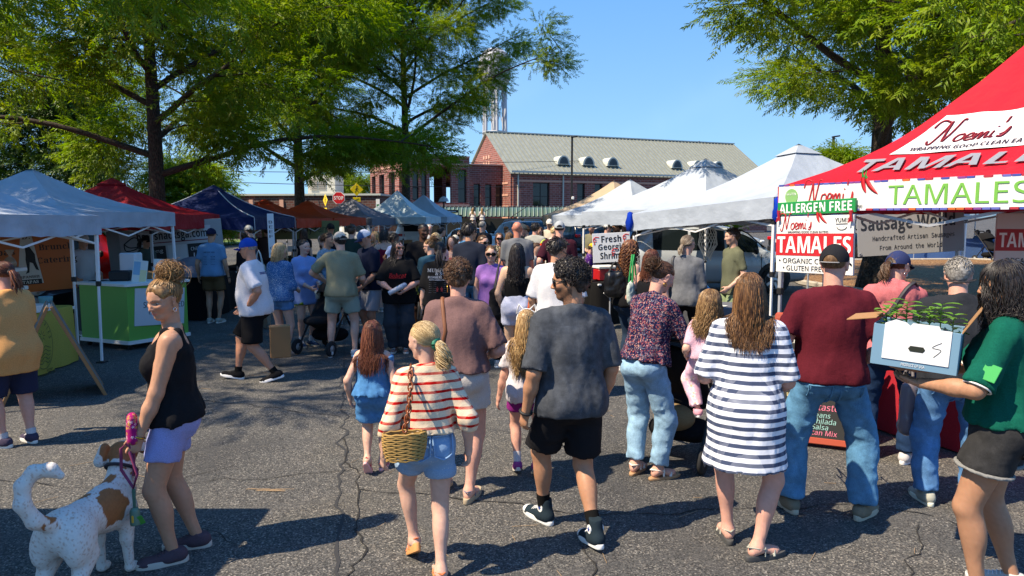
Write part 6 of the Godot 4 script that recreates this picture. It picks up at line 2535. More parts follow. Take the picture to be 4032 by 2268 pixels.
# ============ who stands where ============
var P:={}
var pats:={}
func pattern(which:String) -> Texture2D:
	return pats.get(which,null)
func make_patterns():
	shared_noise.noise_type=FastNoiseLite.TYPE_SIMPLEX
	shared_noise.frequency=1.0
	shared_noise.fractal_octaves=2
	fold_noise.noise_type=FastNoiseLite.TYPE_SIMPLEX_SMOOTH
	fold_noise.frequency=3.6
	fold_noise.fractal_type=FastNoiseLite.FRACTAL_RIDGED
	fold_noise.fractal_octaves=2
	fold_noise.fractal_gain=0.4
	fold_noise.domain_warp_enabled=true
	fold_noise.domain_warp_amplitude=0.12
	fold_noise.domain_warp_frequency=4.0
	var r:=RandomNumberGenerator.new()
	r.seed=12
	var im:=Image.create(8,256,false,Image.FORMAT_RGB8)
	for y in 256:im.fill_rect(Rect2i(0,y,8,1),Color(0.26,0.30,0.40) if (y % 64) < 29 else Color(0.90,0.91,0.95))
	pats["navy_stripes"]=img_tex(im)
	im=Image.create(128,128,false,Image.FORMAT_RGB8)
	for y in 128:
		for x in 128:
			var red:=(y % 64) < 19
			var c:=Color(0.72,0.05,0.05) if red else Color(0.90,0.84,0.73)
			if not red and (y % 5) < 2 and (x % 4) < 2:c=Color(0.66,0.52,0.40)
			if red and (y % 5) < 1 and (x % 4) < 2:c=Color(0.55,0.03,0.04)
			im.set_pixel(x,y,c)
	pats["red_stripes"]=img_tex(im)
	for f in [["floral_navy",Color(0.09,0.10,0.22),[Color(0.90,0.45,0.40),Color(0.95,0.75,0.68),Color(0.75,0.30,0.38),Color(0.62,0.66,0.78)],420,5.0],["floral_blue",Color(0.20,0.36,0.56),[Color(0.80,0.88,0.92),Color(0.55,0.72,0.85)],330,4.5],["floral_dress",Color(0.42,0.55,0.64),[Color(0.10,0.12,0.18),Color(0.86,0.88,0.86),Color(0.55,0.40,0.28)],230,6.0],["floral_yellow",Color(0.92,0.72,0.70),[Color(0.92,0.66,0.10),Color(0.95,0.85,0.80),Color(0.55,0.28,0.45)],70,13.0],["floral_mono",Color(0.07,0.075,0.10),[Color(0.90,0.88,0.80),Color(0.82,0.80,0.74),Color(0.55,0.50,0.30)],130,10.0],["floral_purple",Color(0.30,0.14,0.45),[Color(0.80,0.75,0.88),Color(0.12,0.08,0.2)],140,8.0],["daisies",Color(0.93,0.74,0.83),[Color(0.98,0.93,0.92)],24,26.0],["denim_dots",Color(0.50,0.62,0.76),[Color(0.74,0.80,0.86)],26,6.0],["puffs",Color(0.62,0.10,0.40),[Color(0.95,0.85,0.9),Color(0.85,0.75,0.15)],24,20.0]]:
		im=Image.create(256,256,false,Image.FORMAT_RGB8)
		im.fill(f[1])
		for i in f[3]:
			var cx:=r.randi_range(0,255)
			var cy:=r.randi_range(0,255)
			var c:Color=f[2][r.randi() % f[2].size()]
			var rad:float=f[4]*r.randf_range(0.6,1.15)
			var pet:=5
			var a0:=r.randf()*TAU
			var R:=int(rad)+1
			for y in range(-R,R+1):
				for x in range(-R,R+1):
					var l:=sqrt(float(x*x+y*y))
					var a:=atan2(y,x)+a0
					if l <= rad*(0.62+0.38*cos(a*pet)):
						var cc:=c if l > rad*0.28 else c.lerp(Color(0.85,0.6,0.2),0.5)
						im.set_pixel(posmod(cx+x,256),posmod(cy+y,256),cc)
		pats[f[0]]=img_tex(im)
	for f in [["denim_light",Color(0.55,0.68,0.78),0.16],["denim_mid",Color(0.34,0.52,0.66),0.16],["denim_blue",Color(0.34,0.50,0.68),0.16],["denim_dark",Color(0.12,0.20,0.32),0.14],["denim_black",Color(0.20,0.20,0.205),0.16],["chambray",Color(0.29,0.49,0.69),0.10],["acid",Color(0.265,0.28,0.305),0.22],["heather",Color(0.40,0.41,0.43),0.10]]:
		im=Image.create(256,256,false,Image.FORMAT_RGB8)
		var z:=nz(FastNoiseLite.TYPE_SIMPLEX,0.02,4,17)
		for y in 256:
			for x in 256:
				var fade:float=sin(TAU*x/256.0)*0.3+z.get_noise_3d(cos(TAU*x/256.0)*40,sin(TAU*x/256.0)*40,y*0.8)*1.4
				var k:float=1.0+f[2]*(fade+r.randf_range(-0.9,0.9))
				var c:Color=f[1]
				im.set_pixel(x,y,Color(c.r*k,c.g*k,c.b*k))
		pats[f[0]]=img_tex(im)
func hx(s:String) -> Color:
	return Color.html(s)
const FAIR:=Color(0.60,0.36,0.27)
const TAN:=Color(0.47,0.25,0.155)
const OLIVE:=Color(0.40,0.21,0.125)
const PINKISH:=Color(0.62,0.33,0.25)
const DARK:=Color(0.085,0.042,0.026)
const BROWN:=Color(0.17,0.085,0.05)
func hr(k:String,c:=0,o:={}) -> Dictionary:
	var cs:=[[Color(0.012,0.010,0.010),Color(0.035,0.030,0.030)],[Color(0.045,0.022,0.012),Color(0.12,0.062,0.033)],[Color(0.085,0.045,0.022),Color(0.24,0.14,0.065)],[Color(0.22,0.125,0.05),Color(0.58,0.40,0.19)],[Color(0.34,0.22,0.095),Color(0.72,0.55,0.30)],[Color(0.12,0.11,0.10),Color(0.42,0.40,0.37)],[Color(0.075,0.022,0.012),Color(0.20,0.075,0.038)],[Color(0.45,0.43,0.41),Color(0.7,0.69,0.67)],[Color(0.10,0.05,0.018),Color(0.42,0.24,0.09)]]
	var d:={"k":k,"c":cs[c][0],"c2":cs[c][1]}
	d.merge(o,true)
	return d
func tp_(k:String,c,o:={}) -> Dictionary:
	var d:={"k":k,"c":hx(c) if c is String else c}
	d.merge(o,true)
	return d
func pt_(k:String,p:String,o:={}) -> Dictionary:
	var d:={"k":k,"c":Color(1,1,1),"pat":p}
	d.merge(o,true)
	return d
func sn(c:String,sole:=Color(0.72,0.72,0.70),o:={}) -> Dictionary:
	var d:={"k":"sneaker","c":hx(c),"sole":sole}
	d.merge(o,true)
	return d
func sd(c:Color,sole:Color,o:={}) -> Dictionary:
	var d:={"k":"sandal","c":c,"sole":sole}
	d.merge(o,true)
	return d
func V(x,y,z) -> Vector3:
	return Vector3(x,y,z)
func people_list() -> Array:
	var L:=[]

	L.append({"id":"tank","face":true,"label":"person in black tank top and lavender shorts with a messy bun, holding a dog leash","at":[-1.93,-3.98],"yaw":-68,"h":1.64,"g":"f","w":1.04,"lod":0,"skin":TAN,"hy":42,"hp":13,"lean":0,"lh":V(0.19,0.745,0.20),"lg":0.9,"lpn":V(-1,0,0.2),"rh":V(-0.22,0.80,0.10),"lf":[0.075,0.03,2,0],"rf":[-0.10,-0.10,-10,0],"gx":-0.2,"gy":-0.3,"lips":0.55,
		"hair":hr("bun",8,{"ty":0.50,"tz":-0.30,"bun":0.046,"mess":1.6,"dens":1.6,"thick":0.05}),"top":tp_("tank","1d1d20",{"hem":0.505,"topy":0.765,"strap":0.019,"e":0.012,"loose":0.25,"hemtilt":0.1}),"bot":tp_("shorts","9aa0d8",{"len":0.56,"leg":0.056,"e":0.014,"fold":0.016}),"shoe":sn("5b4a52",Color(0.55,0.49,0.42),{"th":0.038,"lace":Color(0.05,0.03,0.04)})})
	L.append({"id":"orange","label":"person in oversized orange tee and navy shorts at the left edge","at":[-4.27,-6.02],"yaw":-112,"h":1.60,"g":"f","w":1.15,"lod":0,"skin":PINKISH,"hp":10,"lh":V(0.14,1.02,0.30),"rh":V(-0.12,1.05,0.30),"lg":0.7,"rg":0.7,"lf":[0.10,0.04,12,0],"rf":[-0.10,-0.05,-12,0],
		"hair":hr("pony",6,{"len":0.20,"tz":-0.50,"ty":0.02}),"top":tp_("tee","dca366",{"hem":0.40,"sl":0.85,"sr":0.055,"e":0.022,"loose":0.8,"fold":0.02}),"bot":tp_("shorts","2c3350",{"len":0.98,"leg":0.056,"e":0.018}),"shoe":sn("4c4458",Color(0.75,0.74,0.70),{"th":0.034,"sock":hx("d0cdd0"),"sockh":0.14})})
	L.append({"id":"stripe","face":true,"label":"girl in red and cream striped knit sweater with a blonde ponytail and green scrunchie","at":[-0.46,-3.80],"yaw":-163,"h":1.43,"u":0.203,"g":"f","bust":0.0,"w":0.93,"lod":0,"skin":FAIR,"hy":38,"hp":8,"lh":V(0.285,0.84,0.02),"rh":V(-0.275,0.83,-0.02),"lf":[0.06,0.17,4,30],"rf":[-0.05,-0.16,-4,0],"lg":0.4,"rg":0.5,
		"hair":hr("pony",4,{"len":0.17,"ty":-0.10,"tz":-0.46,"tie":Color(0.012,0.16,0.09),"tiew":0.017,"wave":0.014,"dens":1.5}),"top":pt_("long","red_stripes",{"n":"knit_sweater","hem":0.575,"sl":2.0,"sr":0.052,"cr":0.036,"cuff":0.98,"e":0.018,"loose":0.7,"scale":10.5,"fold":0.013}),"bot":pt_("shorts","denim_dots",{"len":0.46,"leg":0.057,"e":0.012,"hem":hx("93abc6"),"hemw":0.05,"scale":6.0}),"shoe":sd(Color(0.65,0.16,0.05),Color(0.62,0.30,0.10),{"wedge":0.035,"strap":0.011})})
	L.append({"id":"denim","label":"small girl in a blue denim top and shorts with long auburn hair, seen from behind","at":[-1.06,-5.36],"yaw":176,"h":1.20,"u":0.187,"g":"c","w":0.95,"lod":0,"skin":FAIR,"hy":-4,"lh":V(0.27,0.84,0.02),"rh":V(-0.27,0.84,0.06),"lf":[0.06,-0.16,2,48],"rf":[-0.06,0.10,-4,0],
		"hair":hr("long",6,{"len":0.24,"dens":1.3,"wave":0.006}),"top":pt_("tank","chambray",{"n":"denim_top","hem":0.515,"topy":0.76,"e":0.022,"loose":1.0,"fold":0.02,"strap":0.018,"scale":5.0}),"bot":pt_("shorts","chambray",{"len":0.76,"leg":0.068,"e":0.022,"fold":0.022,"scale":5.0}),"shoe":sd(Color(0.62,0.10,0.10),Color(0.75,0.42,0.42),{"strap":0.013,"th":0.03})})
	L.append({"id":"mauve","label":"person with short curly brown hair in mauve tee and white shorts, brown bag strap","at":[-0.37,-4.86],"yaw":176,"h":1.68,"g":"f","w":1.2,"lod":0,"skin":PINKISH,"hy":8,"hp":8,"lh":V(0.16,1.0,0.26),"rh":V(-0.20,1.02,0.22),"le":V(0.5,-0.5,-0.8),"re":V(-0.6,-0.5,-0.7),"lf":[0.12,0.12,4,12],"rf":[-0.08,-0.06,-12,0],
		"hair":hr("curly",1,{"vol":1.0,"thick":0.085,"c2":Color(0.20,0.11,0.06)}),"top":tp_("tee","7d615f",{"hem":0.545,"sl":0.92,"sr":0.050,"e":0.018,"loose":0.6,"fold":0.012}),"bot":tp_("shorts","d5cfc9",{"len":0.50,"leg":0.060,"e":0.014,"fold":0.014}),"shoe":sd(Color(0.12,0.14,0.22),Color(0.42,0.33,0.22),{"th":0.04})})
	L.append({"id":"cat","label":"girl with long golden hair and a white cat-ear headband in a white tee","at":[0.11,-5.32],"yaw":178,"h":1.28,"u":0.195,"g":"c","w":0.98,"lod":0,"skin":PINKISH,"hp":6,"lh":V(0.29,0.80,0.06),"rh":V(-0.27,0.84,0.12),"lf":[0.09,-0.02,6,18],"rf":[-0.10,-0.12,-4,32],
		"hair":hr("long",3,{"len":0.36,"dens":1.4,"wave":0.012}),"top":tp_("tee","d8d3da",{"hem":0.445,"sl":0.72,"sr":0.046,"e":0.020,"loose":0.9,"fold":0.02}),"bot":tp_("shorts","8d2a80",{"len":0.56,"leg":0.058,"e":0.014}),"shoe":sn("a04a8c",Color(0.70,0.64,0.55),{"sock":hx("dcd4d6"),"sockh":0.30,"th":0.04})})
	L.append({"id":"gray","face":true,"label":"bearded person with curly black hair in a washed dark grey tee and black cargo shorts","at":[0.36,-4.24],"yaw":-156,"h":1.76,"g":"m","w":1.05,"lod":0,"skin":Color(0.42,0.215,0.125),"hy":58,"hp":5,"twist":-8,"lh":V(0.275,0.80,0.06),"rh":V(-0.24,0.80,0.05),"le":V(0.5,-0.3,-1),"rg":0.75,"lg":0.5,"rpn":V(1,0,0.2),"lf":[0.05,0.26,10,0],"rf":[-0.06,-0.20,-6,8],"beard":0.85,"belly":0.5,
		"hair":hr("curly",0,{"vol":1.1,"thick":0.085,"dens":1.2}),"top":pt_("tee","acid",{"hem":0.470,"sl":0.96,"sr":0.050,"e":0.022,"loose":0.7,"fold":0.013,"scale":3.0}),"bot":tp_("shorts","1f1f23",{"len":0.84,"leg":0.058,"e":0.018,"fold":0.016}),"shoe":{"k":"high","c":hx("25323b"),"sole":Color(0.72,0.72,0.70),"toecap":true,"sock":hx("141414"),"sockh":0.30,"lace":Color(0.75,0.75,0.74),"grow":1.03},"shades":{"thin":true,"lw":0.12,"lh":0.11}})
	L.append({"id":"floral","face":true,"label":"person in navy floral blouse and light jeans leaning towards the stroller, brown hair clipped up","at":[1.02,-5.27],"yaw":130,"h":1.67,"g":"f","w":1.0,"lod":0,"skin":PINKISH,"hy":-18,"hp":26,"lean":13,"pz":-0.05,"rh":V(-0.17,0.99,0.38),"rpn":V(0,-1,0.2),"rg":0.2,"re":V(-0.7,-0.6,-0.6),"lh":V(0.16,1.0,0.45),"lf":[0.10,-0.02,18,0],"rf":[-0.10,0.02,-16,0],
		"hair":hr("bun",1,{"ty":0.10,"tz":-0.52,"bun":0.05,"dens":1.2}),"top":pt_("tee","floral_navy",{"n":"floral_blouse","hem":0.535,"sl":0.85,"sr":0.048,"e":0.018,"loose":0.75,"scale":4.2,"fold":0.02}),"bot":pt_("jeans","denim_light",{"len":0.90,"kn":0.045,"hemr":0.040,"e":0.014,"scale":2.2,"fold":0.018}),"shoe":sd(Color(0.72,0.68,0.62),Color(0.42,0.25,0.13),{"th":0.024,"strap":0.012})})
	L.append({"id":"dress","label":"person in a navy and white striped dress with long brown hair, carrying a toddler","at":[1.36,-4.06],"yaw":166,"h":1.67,"g":"f","w":1.06,"lod":0,"skin":PINKISH,"hy":6,"hp":8,"lh":V(0.20,1.04,0.26),"rh":V(-0.18,0.98,0.24),"re":V(-0.35,-0.6,-0.7),"le":V(0.35,-0.6,-0.7),"lf":[0.08,0.12,12,0],"rf":[-0.08,-0.10,-55,0],
		"hair":hr("long",2,{"len":0.22,"dens":1.5,"wave":0.008,"c":Color(0.050,0.024,0.012),"c2":Color(0.26,0.13,0.05)}),"top":pt_("dress","navy_stripes",{"n":"striped_dress","hem":0.318,"wr":0.092,"flare":0.140,"sl":0.98,"sr":0.056,"e":0.018,"scale":5.0,"fold":0.011,"rough":0.35}),"bot":{"k":"none"},"shoe":sd(Color(0.36,0.36,0.30),Color(0.06,0.06,0.06),{"th":0.034,"strap":0.011})})
	L.append({"id":"toddler","label":"toddler in pink daisy trousers carried on the left arm of the striped dress","at":[1.20,-4.30],"y":0.72,"yaw":172,"h":0.86,"u":0.178,"g":"c","w":1.1,"lod":0,"skin":FAIR,"hy":-30,"hp":2,"seat":0.40,"lf":[0.10,0.10,0,0,0.02],"rf":[-0.16,0.14,0,0,0.1],"lk":V(0.5,0.3,1),"rk":V(-1,0.3,1),"lh":V(0.26,0.80,0.10),"rh":V(-0.1,1.0,0.3),"lg":0.5,
		"hair":hr("bob",3,{"len":0.10,"dens":1.2,"wave":0.01,"c":Color(0.13,0.07,0.03),"c2":Color(0.40,0.25,0.11)}),"top":tp_("tee","e3b6c6",{"hem":0.50,"sl":0.9,"sr":0.05,"e":0.014,"loose":0.5}),"bot":pt_("trousers","daisies",{"len":0.88,"kn":0.050,"hemr":0.042,"e":0.012,"scale":4.0}),"shoe":sn("e4a3b4",Color(0.80,0.78,0.78),{"th":0.03})})
	L.append({"id":"maroon","label":"person in maroon tee, blue jeans and black mesh cap before the tamale signs","at":[2.07,-4.58],"yaw":172,"h":1.81,"g":"m","w":1.12,"lod":0,"skin":PINKISH,"hy":-32,"hp":4,"lh":V(0.20,0.98,0.20),"rh":V(-0.20,0.95,0.16),"le":V(0.6,-0.4,-0.8),"re":V(-0.6,-0.4,-0.8),"lf":[0.20,0.03,14,0],"rf":[-0.22,-0.03,-40,0],"belly":0.7,
		"hair":hr("buzz",2,{"thick":0.016}),"cap":{"c":Color(0.022,0.022,0.024),"brimc":hx("3c3c3e"),"hole":1.0,"yaw":0.0},"top":tp_("tee","5c1c28",{"hem":0.505,"sl":0.72,"sr":0.050,"e":0.020,"loose":0.62,"fold":0.012}),"bot":pt_("jeans","denim_mid",{"kn":0.050,"hemr":0.048,"e":0.016,"scale":2.0,"fold":0.024}),"shoe":sn("8f8470",Color(0.55,0.48,0.36),{"th":0.036,"lace":Color(0.1,0.1,0.1)}),"shades":{"thin":true,"clear":true}})
	L.append({"id":"pink","face":true,"label":"person in a pink hoodie and navy cap with a brown ponytail","at":[3.03,-5.63],"yaw":152,"h":1.71,"g":"f","w":1.12,"lod":0,"skin":FAIR,"hy":-36,"hp":10,"lh":V(0.14,0.98,0.28),"rh":V(-0.15,0.98,0.28),"lf":[0.16,-0.02,14,0],"rf":[-0.14,0.0,-20,0],
		"hair":hr("pony",1,{"len":0.16,"ty":0.02,"tz":-0.50,"wave":0.008}),"cap":{"c":Color(0.035,0.045,0.13),"hole":1.0,"brim":0.28},"top":tp_("hood","cd7478",{"hem":0.49,"sl":2.0,"sr":0.052,"cr":0.024,"e":0.026,"loose":0.8,"fold":0.022}),"bot":pt_("jeans","denim_dark",{"kn":0.045,"hemr":0.046,"e":0.012,"scale":2.2,"fold":0.022}),"shoe":sn("cfcaca",Color(0.78,0.76,0.76),{"th":0.036}),"shades":{}})
	L.append({"id":"darktee","label":"person with short grey hair in a charcoal tee and jeans, headband cord round the neck","at":[2.96,-4.70],"yaw":166,"h":1.72,"g":"m","w":1.08,"lod":0,"skin":PINKISH,"hy":-16,"hp":22,"lean":5,"lh":V(0.18,0.96,0.26),"rh":V(-0.17,0.97,0.28),"lf":[0.12,0.04,10,0],"rf":[-0.13,-0.04,-30,0],
		"hair":hr("short",5,{"vol":0.5,"thick":0.022,"dens":1.4}),"top":tp_("tee","2d3036",{"hem":0.50,"sl":0.75,"sr":0.048,"e":0.018,"loose":0.6,"fold":0.018}),"bot":pt_("jeans","denim_blue",{"kn":0.046,"hemr":0.045,"e":0.014,"scale":2.1,"fold":0.022}),"shoe":sn("b0b0a4",Color(0.72,0.72,0.60),{"th":0.032})})
	L.append({"id":"jersey","label":"person in green football jersey and black cut-off shorts carrying a produce box","at":[2.50,-3.56],"yaw":-128,"h":1.77,"g":"f","w":1.12,"lod":0,"skin":OLIVE,"hy":12,"hp":8,"lh":V(0.19,1.10,0.34),"rh":V(-0.12,1.12,0.42),"lpn":V(0,1,0.1),"rpn":V(0,1,0.1),"lhd":V(-0.55,0,0.9),"le":V(0.7,-0.8,-0.3),"re":V(-0.7,-0.8,-0.3),"lg":0.25,"rg":0.25,"lf":[0.10,0.05,8,0],"rf":[-0.12,-0.08,-10,0],
		"hair":hr("bob",0,{"len":0.10,"dens":1.7,"wave":0.016,"thick":0.03}),"top":tp_("tee","0d5a4a",{"n":"jersey","hem":0.53,"sl":0.95,"sr":0.052,"e":0.016,"loose":0.55,"fold":0.016}),"bot":pt_("shorts","denim_black",{"len":0.50,"leg":0.064,"e":0.018,"hem":hx("8a8a88"),"hemw":0.014,"scale":3.0}),"shoe":sn("c8c8c4")})
	L.append({"id":"afro","label":"person with a rounded dark afro in shade behind the green jersey","at":[4.72,-6.75],"yaw":150,"h":1.72,"g":"f","w":1.1,"lod":1,"skin":BROWN,"lh":V(0.2,1.0,0.2),"hair":hr("afro",0,{"thick":0.22,"c":Color(0.014,0.008,0.007),"c2":Color(0.04,0.02,0.015)}),"top":tp_("tank","3a2226",{}),"bot":tp_("jeans","22252c",{})})

	L.append({"id":"whitetee","label":"person in a white tee and bright blue cap walking left past the tents","at":[-3.06,-8.46],"yaw":-90,"h":1.76,"g":"m","w":1.16,"lod":0,"skin":Color(0.50,0.24,0.15),"hp":10,"lean":4,"belly":1.1,"lh":V(0.20,0.90,0.02),"le":V(0.5,0,-1),"lg":0.6,"rh":V(-0.22,0.86,0.22),"lf":[0.07,-0.26,2,16],"rf":[-0.07,0.27,-4,-10],
		"hair":hr("buzz",5,{"thick":0.015}),"cap":{"c":Color(0.015,0.07,0.42)},"top":tp_("tee","dcdce4",{"hem":0.475,"sl":0.9,"sr":0.052,"e":0.020,"loose":0.8,"fold":0.018}),"bot":tp_("shorts","17171a",{"len":0.92,"leg":0.058,"e":0.022}),"shoe":sn("17171a",Color(0.78,0.78,0.80),{"sock":hx("151515"),"sockh":0.16,"lace":Color(0.04,0.04,0.04)}),"shades":{"thin":true,"clear":true,"c":Color(0.5,0.5,0.5)}})
	L.append({"id":"blonde","label":"person with bobbed blonde hair in a blue patterned blouse and denim shorts","at":[-3.24,-9.95],"yaw":158,"h":1.61,"g":"f","lod":1,"skin":FAIR,"hy":-30,"rh":V(-0.12,1.0,0.26),"lh":V(0.14,0.98,0.24),"hair":hr("bob",4,{"len":0.02,"wave":0.012,"dens":1.4}),"top":pt_("tee","floral_blue",{"n":"blouse","hem":0.49,"sl":1.4,"cuff":0.1,"sr":0.062,"cr":0.04,"e":0.02,"loose":0.9,"scale":4.0}),"bot":pt_("shorts","denim_blue",{"len":0.42,"leg":0.058,"scale":3.0}),"shoe":sd(Color(0.30,0.17,0.10),Color(0.30,0.18,0.11),{})})
	L.append({"id":"ltblue","label":"person in an open light blue shirt and green shorts holding a drink","at":[-3.13,-10.75],"yaw":42,"h":1.63,"g":"f","lod":1,"skin":FAIR,"lips":0.8,"hy":10,"lh":V(0.12,1.02,0.26),"rh":V(-0.05,0.98,0.28),"rg":0.8,"lg":0.8,"hair":hr("bun",0,{"ty":0.05,"tz":-0.45,"bun":0.035}),"top":tp_("long","8ea6dc",{"n":"shirt","hem":0.40,"sl":2.0,"sr":0.048,"cuff":0.6,"e":0.018,"loose":0.8,"fold":0.02}),"bot":tp_("shorts","7d9c3c",{"len":0.52,"leg":0.062}),"shoe":sn("3c4c66",Color(0.55,0.45,0.34),{"sock":hx("d8d8dc"),"sockh":0.25})})
	L.append({"id":"fdress","label":"person in a long pale blue floral dress with puff sleeves","at":[-3.02,-11.7],"yaw":62,"h":1.71,"g":"f","lod":1,"skin":TAN,"hy":20,"lh":V(0.18,0.84,0.08),"rh":V(-0.20,0.90,0.16),"hair":hr("bun",1,{"ty":-0.05,"tz":-0.45,"bun":0.04}),"top":pt_("dress","floral_dress",{"hem":0.10,"flare":0.15,"wy":0.63,"wr":0.078,"sl":0.95,"sr":0.062,"e":0.016,"scale":2.6,"fold":0.022}),"bot":{"k":"none"},"shoe":sd(Color(0.45,0.30,0.2),Color(0.35,0.22,0.14),{})})
	L.append({"id":"tan","label":"person in a khaki tee, sage shorts and beige cap behind a stroller, back to us","at":[-2.38,-9.92],"yaw":180,"h":1.77,"g":"m","w":1.08,"lod":0,"skin":FAIR,"hy":42,"hp":8,"lh":V(0.30,1.04,0.24),"rh":V(-0.24,1.0,0.30),"le":V(1,-0.3,-0.5),"lf":[0.17,0.0,12,0],"rf":[-0.16,0.04,-12,0],"hair":hr("short",0,{"thick":0.03}),"cap":{"c":Color(0.62,0.56,0.47),"hole":1.0},"top":tp_("tee","8e8d74",{"hem":0.485,"sl":0.88,"sr":0.050,"e":0.02,"loose":0.75,"fold":0.018}),"bot":tp_("shorts","97a599",{"len":0.66,"leg":0.062,"e":0.018,"fold":0.016}),"shoe":sn("d6d4d2",Color(0.8,0.8,0.8))})
	L.append({"id":"navycap","label":"person in a navy tee and pale grey shorts with a blue cap with white mesh","at":[-2.12,-10.75],"yaw":-48,"h":1.79,"g":"m","w":1.05,"lod":0,"skin":Color(0.50,0.25,0.165),"hp":22,"hy":-14,"lean":6,"lh":V(0.12,0.90,0.24),"lg":0.7,"rh":V(-0.15,0.92,0.22),"hair":hr("buzz",2,{}),"cap":{"c":Color(0.03,0.085,0.22),"c2":Color(0.78,0.78,0.84),"tilt":2},"top":tp_("tee","1d2338",{"hem":0.49,"sl":0.9,"sr":0.05,"e":0.018,"loose":0.65}),"bot":tp_("shorts","a5a8b4",{"len":0.86,"leg":0.058,"e":0.016,"fold":0.018}),"shoe":sn("2a2a30",Color(0.75,0.73,0.7))})
	L.append({"id":"bobcat","label":"person with long black hair, sunglasses and black tee with red script, holding tumbler","at":[-1.63,-10.28],"yaw":4,"h":1.63,"g":"f","w":1.3,"lod":0,"skin":PINKISH,"hy":34,"hp":-6,"lh":V(0.10,0.985,0.25),"rh":V(-0.10,1.0,0.25),"le":V(1,-0.5,-0.2),"re":V(-1,-0.5,-0.2),"lg":0.8,"rg":0.8,"hair":hr("long",0,{"len":0.20,"wave":0.016,"dens":1.3}),"top":tp_("tee","18181a",{"hem":0.445,"sl":1.0,"sr":0.058,"e":0.024,"loose":0.9,"fold":0.012}),"bot":tp_("trousers","3b3f47",{"kn":0.054,"hemr":0.046,"e":0.018,"fold":0.02}),"shoe":sn("8a6a62",Color(0.6,0.55,0.5)),"shades":{"c":Color(0.25,0.1,0.03)}})
	L.append({"id":"tall","label":"tall person with dark skin in a black tee, holding a small child","at":[-1.42,-11.5],"yaw":8,"h":1.87,"g":"m","w":1.12,"lod":1,"skin":DARK,"hy":22,"lh":V(0.28,0.95,0.12),"rh":V(-0.16,1.06,0.28),"hair":hr("buzz",0,{"thick":0.02}),"top":tp_("tee","1a1a1d",{"hem":0.49,"loose":0.7,"sr":0.05,"sl":0.8}),"bot":tp_("shorts","16161a",{"len":0.9})})
	L.append({"id":"baby","label":"small child in a pale blue shirt held up beside the tall person in black","at":[-1.86,-11.25],"y":0.80,"yaw":55,"h":0.92,"u":0.178,"g":"c","lod":1,"skin":BROWN,"hy":20,"seat":0.45,"lf":[0.12,0.16,0,0,0.12],"rf":[-0.12,0.16,0,0,0.12],"lk":V(0.5,0.5,1),"rk":V(-0.5,0.5,1),"hair":hr("curly",0,{"thick":0.07}),"top":tp_("tee","a9bce6",{"hem":0.46}),"bot":tp_("shorts","20242c",{"len":0.9}),"shoe":sn("2a2a2c")})
	L.append({"id":"teal","label":"person with a hair bun in a teal tee and black leggings, back turned","at":[-1.22,-10.75],"yaw":-140,"h":1.64,"g":"f","w":1.1,"lod":1,"skin":FAIR,"hy":30,"lh":V(0.12,0.98,0.24),"rh":V(-0.14,0.98,0.24),"hair":hr("bun",2,{"ty":0.40,"tz":-0.30}),"top":tp_("tee","2b4c60",{"hem":0.50,"loose":0.6,"sl":0.9,"sr":0.05}),"bot":tp_("trousers","131316",{"n":"leggings","e":0.006,"kn":0.036,"hemr":0.024}),"shoe":sn("1a1a1c"),"shades":{"thin":true,"clear":true}})
	L.append({"id":"tour","label":"person with a black ponytail in a black concert tour tee, back to us","at":[-0.92,-9.2],"yaw":180,"h":1.65,"g":"f","w":1.18,"lod":0,"skin":FAIR,"hp":2,"lh":V(0.27,0.82,0.03),"rh":V(-0.27,0.82,0.05),"hair":hr("pony",0,{"len":0.30,"ty":0.12,"tz":-0.5,"dens":1.2}),"top":tp_("tee","19191b",{"hem":0.49,"sl":0.95,"sr":0.056,"e":0.022,"loose":0.9,"fold":0.010}),"bot":pt_("shorts","denim_mid",{"len":0.5,"leg":0.062,"scale":3.0}),"shoe":sn("cccccc")})
	L.append({"id":"yellow","label":"person with long blonde hair and sunglasses in a pink and yellow flowered blouse","at":[-1.27,-11.95],"yaw":6,"h":1.71,"g":"f","lod":1,"skin":FAIR,"hy":-10,"lips":0.7,"hair":hr("long",4,{"len":0.22}),"top":pt_("tee","floral_yellow",{"hem":0.48,"scale":2.4,"loose":0.6}),"bot":tp_("jeans","cdc8c0",{}),"shades":{"lw":0.15,"lh":0.10}})
	L.append({"id":"redtop","label":"person with long reddish-brown hair in a coral top, hands raised to the chest","at":[-1.03,-12.35],"yaw":-4,"h":1.64,"g":"f","lod":1,"skin":FAIR,"lips":0.8,"lh":V(0.06,1.12,0.22),"rh":V(-0.06,1.12,0.22),"hair":hr("long",1,{"len":0.20}),"top":tp_("tank","b24648",{"strap":0.02}),"bot":tp_("jeans","2c2a2c",{})})
	L.append({"id":"navyman","label":"tall person with short black hair in a navy tee, back turned and looking right","at":[-0.65,-10.95],"yaw":164,"h":1.87,"g":"m","w":1.05,"lod":0,"skin":TAN,"hy":-34,"hp":6,"rh":V(-0.26,0.86,0.10),"hair":hr("short",0,{"vol":1.1,"thick":0.05,"lift":1.4}),"top":tp_("tee","232938",{"hem":0.49,"sl":0.85,"sr":0.048,"e":0.016,"loose":0.6}),"bot":pt_("jeans","denim_mid",{"scale":2.2})})
	L.append({"id":"whitetop","label":"person in sunglasses and a white top beside the tall navy tee","at":[-0.47,-11.3],"yaw":30,"h":1.68,"g":"f","lod":1,"skin":FAIR,"hy":12,"lips":0.7,"rh":V(-0.1,1.05,0.24),"lh":V(0.14,1.0,0.22),"hair":hr("pony",1,{"len":0.1}),"top":tp_("tee","d4d0cc",{"hem":0.5}),"bot":tp_("jeans","3a3030",{}),"shades":{"lw":0.15,"lh":0.10}})
